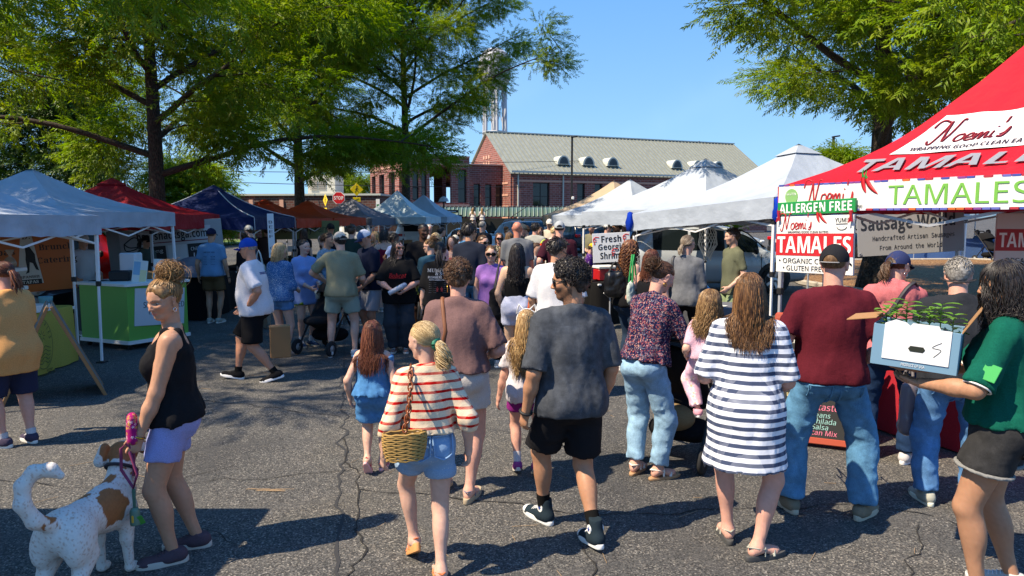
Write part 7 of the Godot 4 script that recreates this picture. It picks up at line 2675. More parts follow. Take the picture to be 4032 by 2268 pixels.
	L.append({"id":"blackcami","label":"person with long black hair in a black strappy top, hand raised, back to us","at":[0.06,-8.6],"yaw":172,"h":1.66,"g":"f","w":1.0,"lod":0,"skin":Color(0.58,0.37,0.25),"rh":V(-0.20,1.02,0.22),"re":V(-1,-0.4,-0.4),"rg":0.6,"lh":V(0.22,0.9,0.14),"hair":hr("long",0,{"len":0.26,"wave":0.012,"dens":1.5}),"top":tp_("cami","151517",{"hem":0.595,"topy":0.735,"strap":0.005,"e":0.008,"loose":0.1,"fold":0.006}),"bot":tp_("shorts","c3c8df",{"len":0.5,"leg":0.06,"e":0.02,"fold":0.02,"waist":0.625}),"shoe":sn("c8c8c8")})
	L.append({"id":"purple","label":"person in dark sunglasses and a lilac top carrying a large black shoulder bag","at":[-0.27,-9.35],"yaw":-6,"h":1.60,"g":"f","lod":0,"skin":FAIR,"hy":6,"lips":0.65,"lh":V(0.2,0.95,0.14),"rh":V(-0.2,0.9,0.1),"hair":hr("pony",2,{"len":0.1}),"top":tp_("tee","9c70bb",{"hem":0.5,"sl":0.4}),"bot":tp_("trousers","17171a",{"n":"leggings","e":0.008}),"shades":{"lw":0.16,"lh":0.11}})
	L.append({"id":"whiteman","label":"person with short black hair in a loose white tee, looking right, orange tote beside","at":[0.47,-7.62],"yaw":164,"h":1.74,"g":"m","w":1.12,"lod":0,"skin":TAN,"hy":-44,"hp":12,"lh":V(0.26,0.86,0.12),"rh":V(-0.2,1.0,0.24),"lf":[0.14,0.02,8,0],"hair":hr("short",0,{"vol":1.3,"thick":0.05,"lift":1.5}),"top":tp_("tee","d9d9de",{"hem":0.455,"sl":0.95,"sr":0.054,"e":0.022,"loose":0.8,"fold":0.02}),"bot":tp_("shorts","1b2036",{"len":0.95,"leg":0.06}),"shoe":sn("b9b9b9")})
	L.append({"id":"burgundy","label":"broad person in a burgundy tee and pale grey cap, back to us","at":[0.80,-12.1],"yaw":176,"h":1.90,"g":"m","w":1.25,"lod":1,"skin":PINKISH,"lh":V(0.3,0.9,0.06),"hair":hr("buzz",0,{"thick":0.02}),"cap":{"c":Color(0.42,0.45,0.48),"hole":1.0},"top":tp_("tee","401a28",{"hem":0.48,"loose":0.7,"sl":0.85,"sr":0.05}),"bot":tp_("shorts","55534c",{"len":0.9})})
	L.append({"id":"bald","label":"bald person in a grey tee with a sunburnt neck, back to us","at":[0.09,-12.2],"yaw":182,"h":1.89,"g":"m","w":1.15,"lod":1,"skin":Color(0.52,0.21,0.14),"hair":{"k":"bald","c":Color(0.1,0.06,0.04)},"top":tp_("tee","74777c",{"hem":0.48,"loose":0.7,"sl":0.85}),"bot":tp_("shorts","44484e",{"len":0.9})})
	L.append({"id":"mono","label":"person with a brown bob and sunglasses in a black blouse with white flowers","at":[-0.26,-14.6],"yaw":8,"h":1.64,"g":"f","w":1.2,"lod":1,"skin":PINKISH,"lips":0.7,"lh":V(0.07,1.0,0.24),"rh":V(-0.07,1.0,0.24),"hair":hr("bob",1,{"len":0.0}),"top":pt_("tee","floral_mono",{"hem":0.48,"scale":2.6,"loose":0.8,"sl":0.9,"sr":0.05}),"bot":tp_("trousers","1c1c20",{}),"shades":{"lw":0.15,"lh":0.12}})
	L.append({"id":"graygirl","label":"girl with tied brown hair in a pale grey tee, seen from the side","at":[0.41,-12.9],"yaw":72,"h":1.50,"g":"f","bust":0.4,"lod":1,"skin":FAIR,"hp":10,"hair":hr("bun",1,{"ty":0.1,"tz":-0.5}),"top":tp_("tee","b4b4b6",{"hem":0.46,"loose":0.8}),"bot":tp_("shorts","7a6cae",{"len":0.7})})
	L.append({"id":"curlyred","label":"person with long curly auburn hair in a black vest with a black backpack","at":[1.46,-8.95],"yaw":112,"h":1.68,"g":"f","w":1.1,"lod":0,"skin":FAIR,"hy":10,"rh":V(-0.14,1.0,0.26),"lh":V(0.14,1.0,0.26),"hair":hr("curlylong",6,{"len":0.24,"c2":Color(0.30,0.13,0.045),"dens":1.0,"thick":0.07}),"top":tp_("tank","18181b",{"strap":0.02,"hem":0.5}),"bot":tp_("jeans","2b3c52",{}),"shoe":sn("cccccc"),"shades":{"thin":true,"clear":true}})
	L.append({"id":"darkred","label":"person with long dark red hair and a white and green tote over the shoulder","at":[1.60,-8.25],"yaw":138,"h":1.60,"g":"f","w":1.05,"lod":1,"skin":PINKISH,"hy":-14,"rh":V(-0.16,0.98,0.26),"lh":V(0.2,1.0,0.14),"hair":hr("long",6,{"len":0.14}),"top":tp_("tank","1b1b1f",{"hem":0.5}),"bot":tp_("jeans","2a3346",{}),"shades":{"thin":true}})
	L.append({"id":"graysleeve","label":"person with a small grey braid in a grey long-sleeved top and black trousers","at":[2.23,-9.15],"yaw":158,"h":1.74,"g":"f","w":1.14,"lod":0,"skin":FAIR,"hy":-30,"hp":10,"lh":V(0.12,1.36,0.16),"le":V(1,-0.4,0.1),"rh":V(-0.14,1.0,0.24),"lf":[0.13,0,8,0],"rf":[-0.14,0,-10,0],"hair":hr("pony",5,{"len":0.13,"ty":-0.12,"tz":-0.42,"c":Color(0.14,0.10,0.07),"c2":Color(0.40,0.33,0.25)}),"top":pt_("long","heather",{"hem":0.475,"sl":2.0,"sr":0.042,"e":0.014,"loose":0.5,"fold":0.018,"scale":3.0}),"bot":tp_("trousers","1b1b20",{"kn":0.044,"hemr":0.042,"e":0.010,"fold":0.018}),"shades":{"thin":true,"clear":true}})
	L.append({"id":"polo","label":"seated person in a bright blue shirt and teal cap at the folding table","at":[2.84,-10.15],"yaw":-95,"h":1.74,"g":"m","w":1.1,"lod":1,"skin":FAIR,"beard":0.6,"hp":34,"lean":20,"seat":0.50,"lf":[0.12,0.42,0,0],"rf":[-0.12,0.42,0,0],"lh":V(0.14,0.78,0.46),"rh":V(-0.14,0.78,0.46),"hair":hr("short",0,{}),"cap":{"c":Color(0.01,0.20,0.33),"c2":Color(0.01,0.20,0.33)},"top":tp_("long","1f6cae",{"hem":0.52,"sl":2.0,"sr":0.046,"loose":0.5}),"bot":tp_("trousers","23262e",{}),"shoe":sn("2a2a2c")})
	L.append({"id":"olivetee","label":"person in an olive tee standing beside the silver car under the white tent","at":[3.22,-10.4],"yaw":-82,"h":1.81,"g":"m","lod":0,"skin":FAIR,"hp":6,"beard":0.25,"lh":V(0.2,0.92,0.14),"hair":hr("short",1,{"thick":0.035}),"top":tp_("tee","6a6d58",{"hem":0.46,"sl":0.8,"loose":0.6,"fold":0.018}),"bot":tp_("shorts","8fa07a",{"len":0.9}),"shoe":sn("555555")})

	L.append({"id":"bluetee","label":"person in light blue printed tee, brown shorts and navy cap at the beef stall","at":[-5.50,-13.1],"yaw":180,"h":1.76,"g":"m","lod":1,"skin":TAN,"lh":V(0.27,0.84,0.04),"rh":V(-0.27,0.84,0.06),"hair":hr("buzz",1,{}),"cap":{"c":Color(0.012,0.018,0.05)},"top":tp_("tee","6f95b8",{"hem":0.49,"loose":0.6,"sl":0.75}),"bot":tp_("shorts","6b5438",{"len":0.72,"leg":0.062}),"shoe":sn("a8a89e",Color(0.7,0.7,0.66),{"sock":hx("202020")})})
	L.append({"id":"tote","label":"person in dark clothes and white trainers with a white tote bag at the beef stall","at":[-5.05,-13.6],"yaw":168,"h":1.60,"g":"f","lod":1,"skin":FAIR,"hair":hr("bun",1,{}),"top":tp_("tee","26262a",{"sl":0.9}),"bot":tp_("trousers","2a2226",{"n":"leggings","e":0.006}),"shoe":sn("d0d0d0")})
	L.append({"id":"greycap","label":"person in pale grey cap and navy shirt at the navy tent, half hidden","at":[-5.85,-16.0],"yaw":-100,"h":1.78,"g":"m","lod":1,"skin":FAIR,"hair":hr("short",1,{}),"cap":{"c":Color(0.5,0.5,0.47)},"top":tp_("tee","2e3c58",{}),"bot":tp_("shorts","4a4a50",{})})
	L.append({"id":"counter","label":"person in a white tee, apron and pale cap behind the green counter","at":[-7.05,-11.75],"yaw":62,"h":1.70,"g":"m","w":0.95,"lod":1,"skin":TAN,"hp":8,"lh":V(0.14,1.0,0.24),"rh":V(-0.22,0.97,0.22),"hair":hr("short",0,{}),"cap":{"c":Color(0.58,0.54,0.50)},"top":tp_("tee","c9ccd2",{"hem":0.48,"sl":0.9,"sr":0.05,"loose":0.7}),"bot":tp_("trousers","5a5f60",{})})
	L.append({"id":"beefvendor","label":"person with black cap and long black ponytail in dark green tee, beef banner behind","at":[-6.85,-13.4],"yaw":72,"h":1.62,"g":"f","lod":1,"skin":TAN,"hair":hr("pony",0,{"len":0.26}),"cap":{"c":Color(0.015,0.015,0.016)},"top":tp_("tee","43504c",{}),"bot":tp_("jeans","20242c",{})})
	L.append({"id":"darkvendor","label":"person in black with tied black hair behind the stall with the grey umbrella","at":[-7.15,-15.9],"yaw":30,"h":1.60,"g":"f","lod":2,"skin":TAN,"hair":hr("bun",0,{}),"top":tp_("tee","141416",{}),"bot":tp_("jeans","15161a",{})})
	L.append({"id":"orangeclad","label":"person in a plaid shirt and cap in the orange glow under the navy tent","at":[-6.15,-18.0],"yaw":-160,"h":1.72,"g":"m","lod":2,"skin":TAN,"hair":hr("short",1,{}),"cap":{"c":Color(0.25,0.22,0.2)},"top":tp_("long","4a3630",{"sl":2.0}),"bot":tp_("jeans","2a2e36",{})})
	L.append({"id":"blacktee","label":"person in black near the nearer orange tent, facing away","at":[-5.4,-18.6],"yaw":170,"h":1.66,"g":"f","lod":2,"skin":FAIR,"hair":hr("long",1,{}),"top":tp_("tee","1c1c20",{}),"bot":tp_("jeans","20222a",{})})
	L.append({"id":"sleeveless","label":"person with tied light brown hair and glasses in a sleeveless dark overall","at":[-3.45,-13.2],"yaw":-70,"h":1.66,"g":"f","lod":1,"skin":FAIR,"hair":hr("pony",2,{"len":0.1}),"top":tp_("tank","3c4048",{"strap":0.015}),"bot":tp_("jeans","3c4048",{}),"shades":{"thin":true,"clear":true}})
	L.append({"id":"darkgreen","label":"person in a dark green tee with short hair behind the blue and white cap","at":[-3.0,-13.4],"yaw":175,"h":1.83,"g":"m","lod":1,"skin":FAIR,"hair":hr("short",1,{}),"top":tp_("tee","2a3a34",{"loose":0.6}),"bot":tp_("jeans","2a2e36",{})})
	L.append({"id":"blackcap","label":"person in a black wide cap under the farther orange tent","at":[-4.1,-16.2],"yaw":30,"h":1.82,"g":"m","lod":2,"skin":TAN,"hair":hr("short",0,{}),"cap":{"c":Color(0.02,0.02,0.022)},"top":tp_("tee","24242a",{}),"bot":tp_("jeans","24282e",{})})
	L.append({"id":"blondefar","label":"person with long blonde hair in a taupe top, seen in profile under the grey tent","at":[-2.95,-15.6],"yaw":-60,"h":1.66,"g":"f","lod":1,"skin":FAIR,"hair":hr("long",3,{"len":0.18}),"top":tp_("tee","6a5f62",{}),"bot":tp_("jeans","2c2a30",{})})
	L.append({"id":"redtank","label":"person in a crimson tank top and white skirt, back turned, dark hair up","at":[-2.62,-14.7],"yaw":-165,"h":1.69,"g":"f","w":1.1,"lod":1,"skin":FAIR,"hair":hr("bob",0,{"len":0.0,"thick":0.06}),"top":tp_("tank","7c1830",{"hem":0.57,"strap":0.012}),"bot":tp_("skirt","b8bce0",{"len":0.38,"flare":0.15})})
	L.append({"id":"greyshirt","label":"person bending in a grey-green shirt under the grey tent beside the dark car boot","at":[-2.0,-17.6],"yaw":120,"h":1.78,"g":"m","lod":2,"skin":FAIR,"lean":28,"hair":hr("short",0,{}),"top":tp_("tee","6c7068",{}),"bot":tp_("jeans","33363c",{})})

	var far:=[
		["whitehair","person with white hair in a white tee near the white tents",-2.2,-19.0,25,1.76,"m",hr("short",7),tp_("tee","c8c8ca"),tp_("shorts","5a5e66")],
		["buckethat","person in a cream bucket hat left of the tall navy tee",-1.15,-14.4,160,1.60,"m",hr("short",1),tp_("tee","b9b6ae"),tp_("shorts","66645c")],
		["skyshirt","person in a sky blue shirt half hidden behind the tall navy tee",-0.86,-13.3,120,1.80,"m",hr("short",0),tp_("tee","6aa6d6",{"loose":0.8}),tp_("jeans","2c3a4a")],
		["bluedress","person with long dark hair in a blue dress with a patterned bag",-1.32,-16.6,150,1.66,"f",hr("long",0,{"len":0.2}),tp_("tee","3c5aa0"),tp_("skirt","58708c",{"len":0.2})],
		["denimshirt","person with a brown bob in pale denim shirt and white shorts, smiling left",-1.10,-15.8,-50,1.68,"f",hr("bob",2,{"len":0.05}),tp_("long","9fb2d2",{"sl":2.0,"loose":0.7}),tp_("shorts","b9bfdc",{"len":0.5,"leg":0.064})],
		["shavenleft","person with shaved head and beard, left of the charcoal tee in the far crowd",-1.02,-18.6,60,1.86,"m",hr("buzz",0),tp_("tee","24262c"),tp_("jeans","26282e")],
		["darkback","person with greying cropped hair in a charcoal tee, back turned in the far crowd",-0.72,-17.2,150,1.87,"m",hr("buzz",5),tp_("tee","25282f",{"loose":0.7}),tp_("jeans","2a2c32")],
		["pearlshirt","person with a light brown bun in a pearl grey shirt behind the flowered blouse",-0.12,-17.8,40,1.66,"f",hr("bun",2),tp_("long","b6bac2",{"sl":2.0}),tp_("jeans","33405a")],
		["longbrown","person with long light brown hair just left of the bald head",-0.05,-14.0,170,1.66,"f",hr("long",2,{"len":0.2}),tp_("tee","6d5140"),tp_("jeans","2c3a52")],
		["camocap","person in a camouflage cap and dark glasses right of the bald head",0.22,-16.8,75,1.80,"m",hr("short",1),tp_("tee","4c4a44"),tp_("jeans","3a3a3c")],
		["browncap","person in a dark brown cap looking left beside the camouflage cap",0.36,-17.4,-80,1.76,"m",hr("short",1),tp_("tee","3a3230"),tp_("jeans","303236")],
		["palegreytee","person with dark hair in a pale grey-green tee, back turned, right of the camouflage cap",0.52,-16.2,155,1.83,"m",hr("short",0,{"thick":0.05}),tp_("tee","a9aaa4",{"loose":0.7}),tp_("shorts","53565a")],
		["wavyhair","person with wavy brown hair facing us right of the pale grey-green tee",0.72,-18.4,10,1.70,"f",hr("long",1,{"len":0.16}),tp_("tee","4a3a36"),tp_("jeans","2c3444")],
		["whitecap","bearded person in a white cap and cream tee, facing us beside the cream tent",1.02,-19.6,0,1.90,"m",hr("short",1),tp_("tee","d6c8b4"),tp_("shorts","56544e")],
		["backpacker","blond person in white with an orange backpack, looking down to the right",0.90,-16.0,95,1.76,"m",hr("short",4,{"thick":0.06}),tp_("tee","cfc8c0"),tp_("shorts","3c4250")],
		["phone","bearded person in an olive tee looking at a phone under the farthest white tent",2.05,-18.4,-15,1.80,"m",hr("short",0),tp_("tee","7f7d66",{"loose":0.7}),tp_("shorts","4c4a40")],
		["shrimpman","bearded person with glasses behind the shrimp sign",2.32,-15.6,-70,1.86,"m",hr("short",0),tp_("tee","1c1c20"),tp_("jeans","22242a")],
		["shrimpcap","person in a black and white cap at the back of the shrimp stand",2.45,-18.6,70,1.80,"m",hr("short",0),tp_("tee","8fb0d8"),tp_("jeans","2a3040")],
		["shrimpbend","person with black hair bending beside the shrimp sign",2.02,-16.3,60,1.70,"m",hr("short",0),tp_("tee","232327"),tp_("jeans","222228")],
		["paleblue","person in a pale blue tee behind the shrimp stand beside the white tent pole",2.95,-19.0,100,1.84,"m",hr("buzz",2),tp_("tee","86aedc"),tp_("jeans","30343c")],
		["yellowcap","child in a yellow cap and purple flowered shirt beside the shrimp sign",1.58,-14.6,80,1.44,"c",hr("short",1),pt_("tee","floral_purple",{"scale":3.0}),tp_("shorts","3a3a44")],
		["greenback","person in dark green seen behind the silver car's rear window",3.6,-24.5,90,1.75,"m",hr("short",0),tp_("tee","2c4a38"),tp_("shorts","30343a")],
		["limelegs","person in a green tee and yellow-green shorts beyond the silver car",6.35,-26.0,180,1.75,"m",hr("short",1),tp_("tee","3c7a5c"),tp_("shorts","a6a850")],
		["blackhat","person in black standing beyond the silver car's bonnet",11.3,-27.0,-60,1.78,"f",hr("long",0),tp_("tee","1d1d22"),pt_("skirt","floral_mono",{"len":0.1,"scale":2.0})],
	]
	for f in far:
		var d:={"id":f[0],"label":f[1],"at":[f[2],f[3]],"yaw":f[4],"h":f[5],"g":f[6],"lod":2 if f[3] < -15.9 else 1,"hair":f[7],"top":f[8],"bot":f[9],"skin":FAIR if f[0].length() % 2 == 0 else PINKISH,"w":1.05}
		if f[6] == "c":d["u"]=0.2
		if f[0] == "buckethat":d["cap"]={"c":Color(0.6,0.56,0.48),"brim":0.2}
		if f[0] == "camocap":d["cap"]={"c":Color(0.34,0.28,0.2)}; d["shades"]={"lw":0.15}
		if f[0] == "browncap":d["cap"]={"c":Color(0.07,0.05,0.04)}
		if f[0] == "whitecap":d["cap"]={"c":Color(0.75,0.74,0.72)}; d["beard"]=0.6
		if f[0] == "shrimpcap":d["cap"]={"c":Color(0.03,0.03,0.03),"c2":Color(0.7,0.7,0.7)}
		if f[0] == "yellowcap":d["cap"]={"c":Color(0.72,0.50,0.03)}; d["hp"]=30
		if f[0] in ["phone","shrimpman","shavenleft"]:d["beard"]=0.8
		if f[0] == "shrimpman":d["shades"]={"thin":true,"clear":true}; d["hp"]=14; d["skin"]=TAN
		if f[0] in ["phone","backpacker","shrimpbend"]:
			d["hp"]=28
			d["rh"]=V(-0.08,1.05,0.28); d["lh"]=V(0.08,1.05,0.28)
		if f[0] == "shrimpbend":d["lean"]=26; d["skin"]=TAN
		if f[0] == "shavenleft":d["skin"]=DARK
		if f[0] in ["denimshirt"]:d["rh"]=V(-0.06,1.12,0.25); d["shades"]={"lw":0.15}
		L.append(d)

	var seat:=[["hatstraw","seated person in a straw hat under the far white canopy",20.3,-33.6,"cfc6b4",3],["seatgrey","seated person with dark hair in grey, turned right, under the far white canopy",19.3,-33.2,"8c8a86",0],["seatblue","seated person in a blue patterned shirt under the far white canopy",21.5,-33.0,"6d8fc0",1],["seatyellow","seated person in a yellow cap under the far white canopy",20.8,-34.4,"c8a83a",2],["seatred","seated person with reddish hair behind the black board under the far canopy",18.0,-33.4,"7c4a44",6],["seatpale","seated person in pale pink near the right leg of the far canopy",22.4,-33.6,"c2a8a4",1]]
	for q in seat:
		var d:={"id":q[0],"label":q[1],"at":[q[2],q[3]],"yaw":90 if q[2] < 20 else -80,"h":1.72,"g":"f","lod":2,"seat":0.52,"lean":12,"lf":[0.1,0.42,0,0],"rf":[-0.1,0.42,0,0],"lh":V(0.12,0.85,0.4),"rh":V(-0.12,0.85,0.4),"hair":hr("bob",q[5],{"len":0.02}),"top":tp_("tee",q[4]),"bot":tp_("trousers","33363e"),"skin":FAIR,"group":"people seated under the far canopy"}
		if q[0] == "hatstraw":d["cap"]={"c":Color(0.62,0.5,0.3),"brim":0.3}
		if q[0] == "seatyellow":d["cap"]={"c":Color(0.75,0.55,0.03)}
		L.append(d)
	for q in [["railgirl","long-haired girl in white sitting on the fence top, left one of two",-2.75,90],["railgirl2","long-haired girl in cream sitting on the fence top, right one of two",-2.1,100]]:
		L.append({"id":q[0],"label":q[1],"at":[q[2],-50.6],"y":1.25,"yaw":q[3]+80,"h":1.4,"u":0.2,"g":"f","bust":0.0,"lod":2,"seat":0.62,"lf":[0.08,0.35,0,0,0.1],"rf":[-0.08,0.35,0,0,0.1],"hair":hr("long",3,{"len":0.3}),"top":tp_("tee","dcd6d2"),"bot":tp_("skirt","d8cfc8",{"len":0.3}),"skin":FAIR,"shoe":sn("cccccc"),"group":"two girls sitting on the fence"})
	return L
var person_jobs:=[]
var person_results:=[]
func _person_job(i:int):
	person_results[i]=person_parts(person_jobs[i])
func build_people():
	make_patterns()
	var L:=people_list()
	for d in L:
		P[d.id]=d
		var far_off:=Vector2(d.at[0],d.at[1]).length()
		d["lod"]=0 if far_off < 6.6 else 1 if far_off < 12.3 else 2
		d["J"]=joints(d)
	person_jobs=L
	person_results.resize(L.size())
	var id:=WorkerThreadPool.add_group_task(_person_job,L.size(),-1,true)
	WorkerThreadPool.wait_for_group_task_completion(id)
	for i in L.size():
		var n:=person_node(L[i],person_results[i])
		n.position.y=L[i].get("y",0.0)
# ============ stalls,signs,furniture ============
func bx(called:String,par:Node,m:Material,xf:Transform3D,s:Vector3,bev:=0.006) -> MeshInstance3D:
	var mb:=MB.new()
	mb.box(xf,s,bev)
	return obj(called,mb,m,par)
func col(c:String,rough:=0.7) -> StandardMaterial3D:
	return mat("plain_"+c,Color.html(c),rough)
func board(called:String,label:String,cat:String,at:Vector3,yaw:float,w:float,h:float,m:Material,roll:=0.0,th:=0.012) -> Node3D:
	var t:=thing(called,label,cat,at,yaw)
	t.rotation_degrees.z=roll
	bx("panel",t,m,X(V(0,0,-th)),V(w,h,th*2),0.003)
	return t
func word(t:Node,s:String,c:String,x:float,y:float,cap:float,w:=0.0,f:="sans",slant:=0.0,z:=0.002) -> MeshInstance3D:
	return lettering(s,col(c,0.6),t,X(V(x,y,z)),cap,w,f,slant)
func script_name(t:Node,x:float,y:float,w:float,c:String,z:=0.003):
	var o:=obj("lettering",strokes_mb(noemi(),W(w,w*0.62),w*0.013),col(c,0.6),t)
	script_chilli(t,o,x,y,w,z)
func noemi() -> Array:
	var P2:=func(a):return a.map(func(q):return W(q[0],q[1]))
	var l:=[[[0.0,0.1],[0.02,0.02],[0.06,0.05],[0.12,0.42],[0.145,0.62],[0.15,0.35],[0.17,0.08],[0.2,0.25],[0.255,0.6],[0.30,0.62]],[[0.36,0.28],[0.31,0.26],[0.29,0.14],[0.32,0.06],[0.37,0.12],[0.38,0.24],[0.35,0.30]],[[0.40,0.14],[0.46,0.2],[0.46,0.29],[0.42,0.28],[0.40,0.15],[0.43,0.07],[0.48,0.11]],[[0.49,0.28],[0.50,0.08],[0.52,0.24],[0.55,0.28],[0.555,0.08],[0.58,0.24],[0.61,0.28],[0.615,0.1],[0.65,0.12]],[[0.67,0.28],[0.665,0.1],[0.70,0.09]],[[0.685,0.38],[0.69,0.40]],[[0.745,0.62],[0.735,0.48]],[[0.76,0.12],[0.80,0.18],[0.82,0.32],[0.82,0.18],[0.79,0.06],[0.74,0.08]],[[-0.02,0.45],[0.01,0.60],[0.06,0.64],[0.12,0.6]]]
	var st:=[]
	for s in l:st.append(P2.call(s))
	return st
func script_chilli(t:Node3D,o:Node3D,x:float,y:float,w:float,z:float):
	o.position=V(x,y,z)
	for k in 2:
		var mb:=MB.new()
		var a:=V(w*(0.98+k*0.05),w*(0.40 - k*0.02),0)
		var pts:=PA()
		var rr:=PackedFloat32Array()
		for i in 8:
			var f:=i/7.0
			pts.append(a+V(w*(0.05+0.13*f*(1 if k else 0.6))*f - w*0.08*f*(1 - k),-w*0.22*f,0))
			rr.append(w*0.034*sqrt(sin(PI*clampf(0.25+f*0.74,0,1))))
		mb.tube(pts,rr,8)
		for i in mb.v.size():mb.v[i].z *= 0.05
		var ch:=obj("chilli",mb,col("c8202a",0.5),t)
		ch.position=V(x,y,z)
		mb=MB.new()
		mb.tube(PA([a+V(0,w*0.10,0),a+V(-w*0.015,w*0.05,0),a]),PackedFloat32Array([w*0.010,w*0.014,w*0.03]),6)
		for i in mb.v.size():mb.v[i].z *= 0.05
		ch=obj("chilli_stalk",mb,col("3f8a3a",0.5),t)
		ch.position=V(x,y,z+0.001)
func table_cloth(called:String,label:String,at:Vector3,yaw:float,s:Vector3,m:Material,group:="") -> Node3D:
	var t:=thing(called,label,"table",at,yaw,group)
	bx("table_top",t,M("white"),X(V(0,s.y - 0.03,0)),V(s.x,0.04,s.z),0.01)
	for q in [[1,1],[1,-1],[-1,1],[-1,-1]]:
		var mb:=MB.new()
		mb.rod(V(q[0]*(s.x*0.5 - 0.12),0,q[1]*(s.z*0.5 - 0.1)),V(q[0]*(s.x*0.5 - 0.12),s.y - 0.05,q[1]*(s.z*0.5 - 0.1)),0.013,6)
		obj("leg",mb,M("steel"),t)
	var mb:=MB.new()
	var z:=nz(FastNoiseLite.TYPE_SIMPLEX,1.0,3,7)
	var pts:=PA()
	var n:=60
	var prof:=[[0.0,1.0,0.0],[0.5,1.0,0.0],[0.97,1.0,0.0],[1.01,0.985,0.0],[1.02,0.7,0.4],[1.035,0.35,0.8],[1.05,0.02,1.0]]
	for r in prof:
		for i in n+1:
			var a:=TAU*i/n
			var d:=W(cos(a),sin(a))
			var k:=1.0/maxf(absf(d.x),absf(d.y))
			d *= minf(k,1.38)
			var wv:float=z.get_noise_2d(i % n*0.9,3.0)*0.05*r[2]+(0.03 if i % 5 < 2 else 0.0)*r[2]
			pts.append(V(d.x*s.x*0.5*r[0]+d.x*wv,(s.y+0.006)*r[1]+(0.003 if r[1] == 1.0 else 0.0),d.y*s.z*0.5*r[0]+d.y*wv))
	mb.grid(pts,n+1,prof.size(),0.0)
	for i in mb.n.size():pass
	obj("tablecloth",mb,m,t)
	return t
func build_stalls():
	var t:=thing("green_counter","bright green sales counter on castors with a white banner","counter")
	var poly:=PackedVector2Array([W(-6.55,10.78),W(-5.62,10.38),W(-5.12,11.2),W(-6.05,11.9)])
	var flat:=Transform3D(Basis(V(1,0,0),V(0,0,-1),V(0,1,0)),V(0,0.53,0))
	var mb:=MB.new()
	mb.extrude(poly,0.82,flat)
	obj("front_panel",mb,mat("counter_green",Color(0.42,0.66,0.28),0.55),t)
	var grow:=Geometry2D.offset_polygon(poly,0.05)[0]
	mb=MB.new()
	mb.extrude(grow,0.035,flat.translated(V(0,0.43,0)))
	obj("counter_top",mb,M("white"),t)
	mb=MB.new()
	mb.extrude(Geometry2D.offset_polygon(poly,0.03)[0],0.05,flat.translated(V(0,-0.42,0)))
	obj("base_trim",mb,M("white"),t)
	for q in poly:
		mb=MB.new()
		mb.lathe([W(0.001,-0.02),W(0.04,-0.02),W(0.045,0),W(0.04,0.02),W(0.001,0.02)],12,Transform3D(Basis(V(0,0,1),V(1,0,0),V(0,1,0)),V(lerpf(q.x,-5.85,0.12),0.045,-lerpf(q.y,11.1,0.12))))
		obj("castor",mb,M("rubber"),t)
	var bn:=board("counter_banner","white paper banner with dark lettering on the green counter","banner",V(-5.345,0.60,-10.80),58.5,0.80,0.56,col("c9cdd0"),-4)
	word(bn,"SHAGGY SHAVED","23282e",0.06,0.03,0.085,0.66)
	word(bn,"EST. 2020","23282e",-0.05,-0.09,0.045)
	for k in [[V(-6.0,1.06,-10.95),V(0.30,0.15,0.2),"black","black card terminal on the green counter",10.0],[V(-6.35,0.975,-10.95),V(0.24,0.02,0.17),"black","flat black tablet on the green counter",0.0],[V(-6.05,1.22,-11.35),V(0.26,0.34,0.24),"lamp_clear","clear blender tub at the back of the green counter",0.0],[V(-5.75,1.03,-11.3),V(0.14,0.12,0.12),"card","small brown carton on the green counter",20.0]]:
		tag(bx("counter_item",null,M(k[2]),X(k[0],k[4]),k[1],0.02),k[3],"counter item")
	for k in 2:
		var cd:=board("menu_card",["tall menu card with blue and cream panels leaning on the green counter","plain pale menu card behind the blue one"][k],"menu card",V(-5.62+k*0.14,1.13,-10.78 - k*0.35),30,0.2,0.34,col("cfd3cc"),-8+k*4)
		if k == 0:
			bx("card_panel",cd,col("7fa9c4"),X(V(-0.045,0.05,0.002)),V(0.09,0.2,0.004),0)
			bx("card_panel",cd,col("d8cf9e"),X(V(0.045,-0.06,0.002)),V(0.09,0.18,0.004),0)
	for k in 3:
		mb=MB.new()
		mb.lathe([W(0.001,0),W(0.036,0),W(0.042,0.2),W(0.038,0.2),W(0.001,0.19)],14)
		var cu:=obj("steel_tumbler",mb,M("chrome"),null)
		cu.position=V(-5.42+k*0.09,0.978,-11.0 - k*0.04)
		tag(cu,["steel tumbler on the counter nearest the blue card","middle steel tumbler on the green counter","steel tumbler at the far end of the row on the counter"][k],"tumbler","steel tumblers")
	var ycl:=cloth(Color(0.74,0.68,0.32),5.0,0.7)
	t=table_cloth("yellow_table","folding table under a mustard yellow cloth printed with a sun and waves",V(-6.35,0,-8.75),4,V(0.95,0.76,1.75),ycl)
	var pr:=Node3D.new()
	pr.name="cloth_print"
	t.add_child(pr)
	pr.transform=X(V(0.512,0.40,0.05),90,-2)
	var ink:="4a4a22"
	var arc:="SCHMOO.PIES"
	for i in arc.length():
		var a:=PI*(0.97 - 0.94*i/10.0)
		var o:=lettering(arc[i],col(ink),pr,X(V(cos(a)*0.17,sin(a)*0.23+0.03,0.03),0,0,rad_to_deg(a) - 90),0.045)
		o.name=numbered(pr,"lettering")
	var st:=[]
	for k in 5:
		var l:=[]
		for i in 7:l.append(W((i/6.0 - 0.5)*(0.33 - 0.02*k),-0.06 - k*0.045+0.02*sin(i*1.9+k*0.4)))
		st.append(l)
	for i in 8:
		var a:=TAU*i/8
		st.append([W(cos(a)*0.025,0.09+sin(a)*0.025),W(cos(a)*0.07,0.09+sin(a)*0.07)])
	var ov:=[]
	for i in 25:ov.append(W(cos(TAU*i/24)*0.215,sin(TAU*i/24)*0.31 - 0.01))
	st.append(ov)
	obj("print",strokes_mb(st,Vector2.ONE,0.0045),col(ink),pr).position.z=0.03
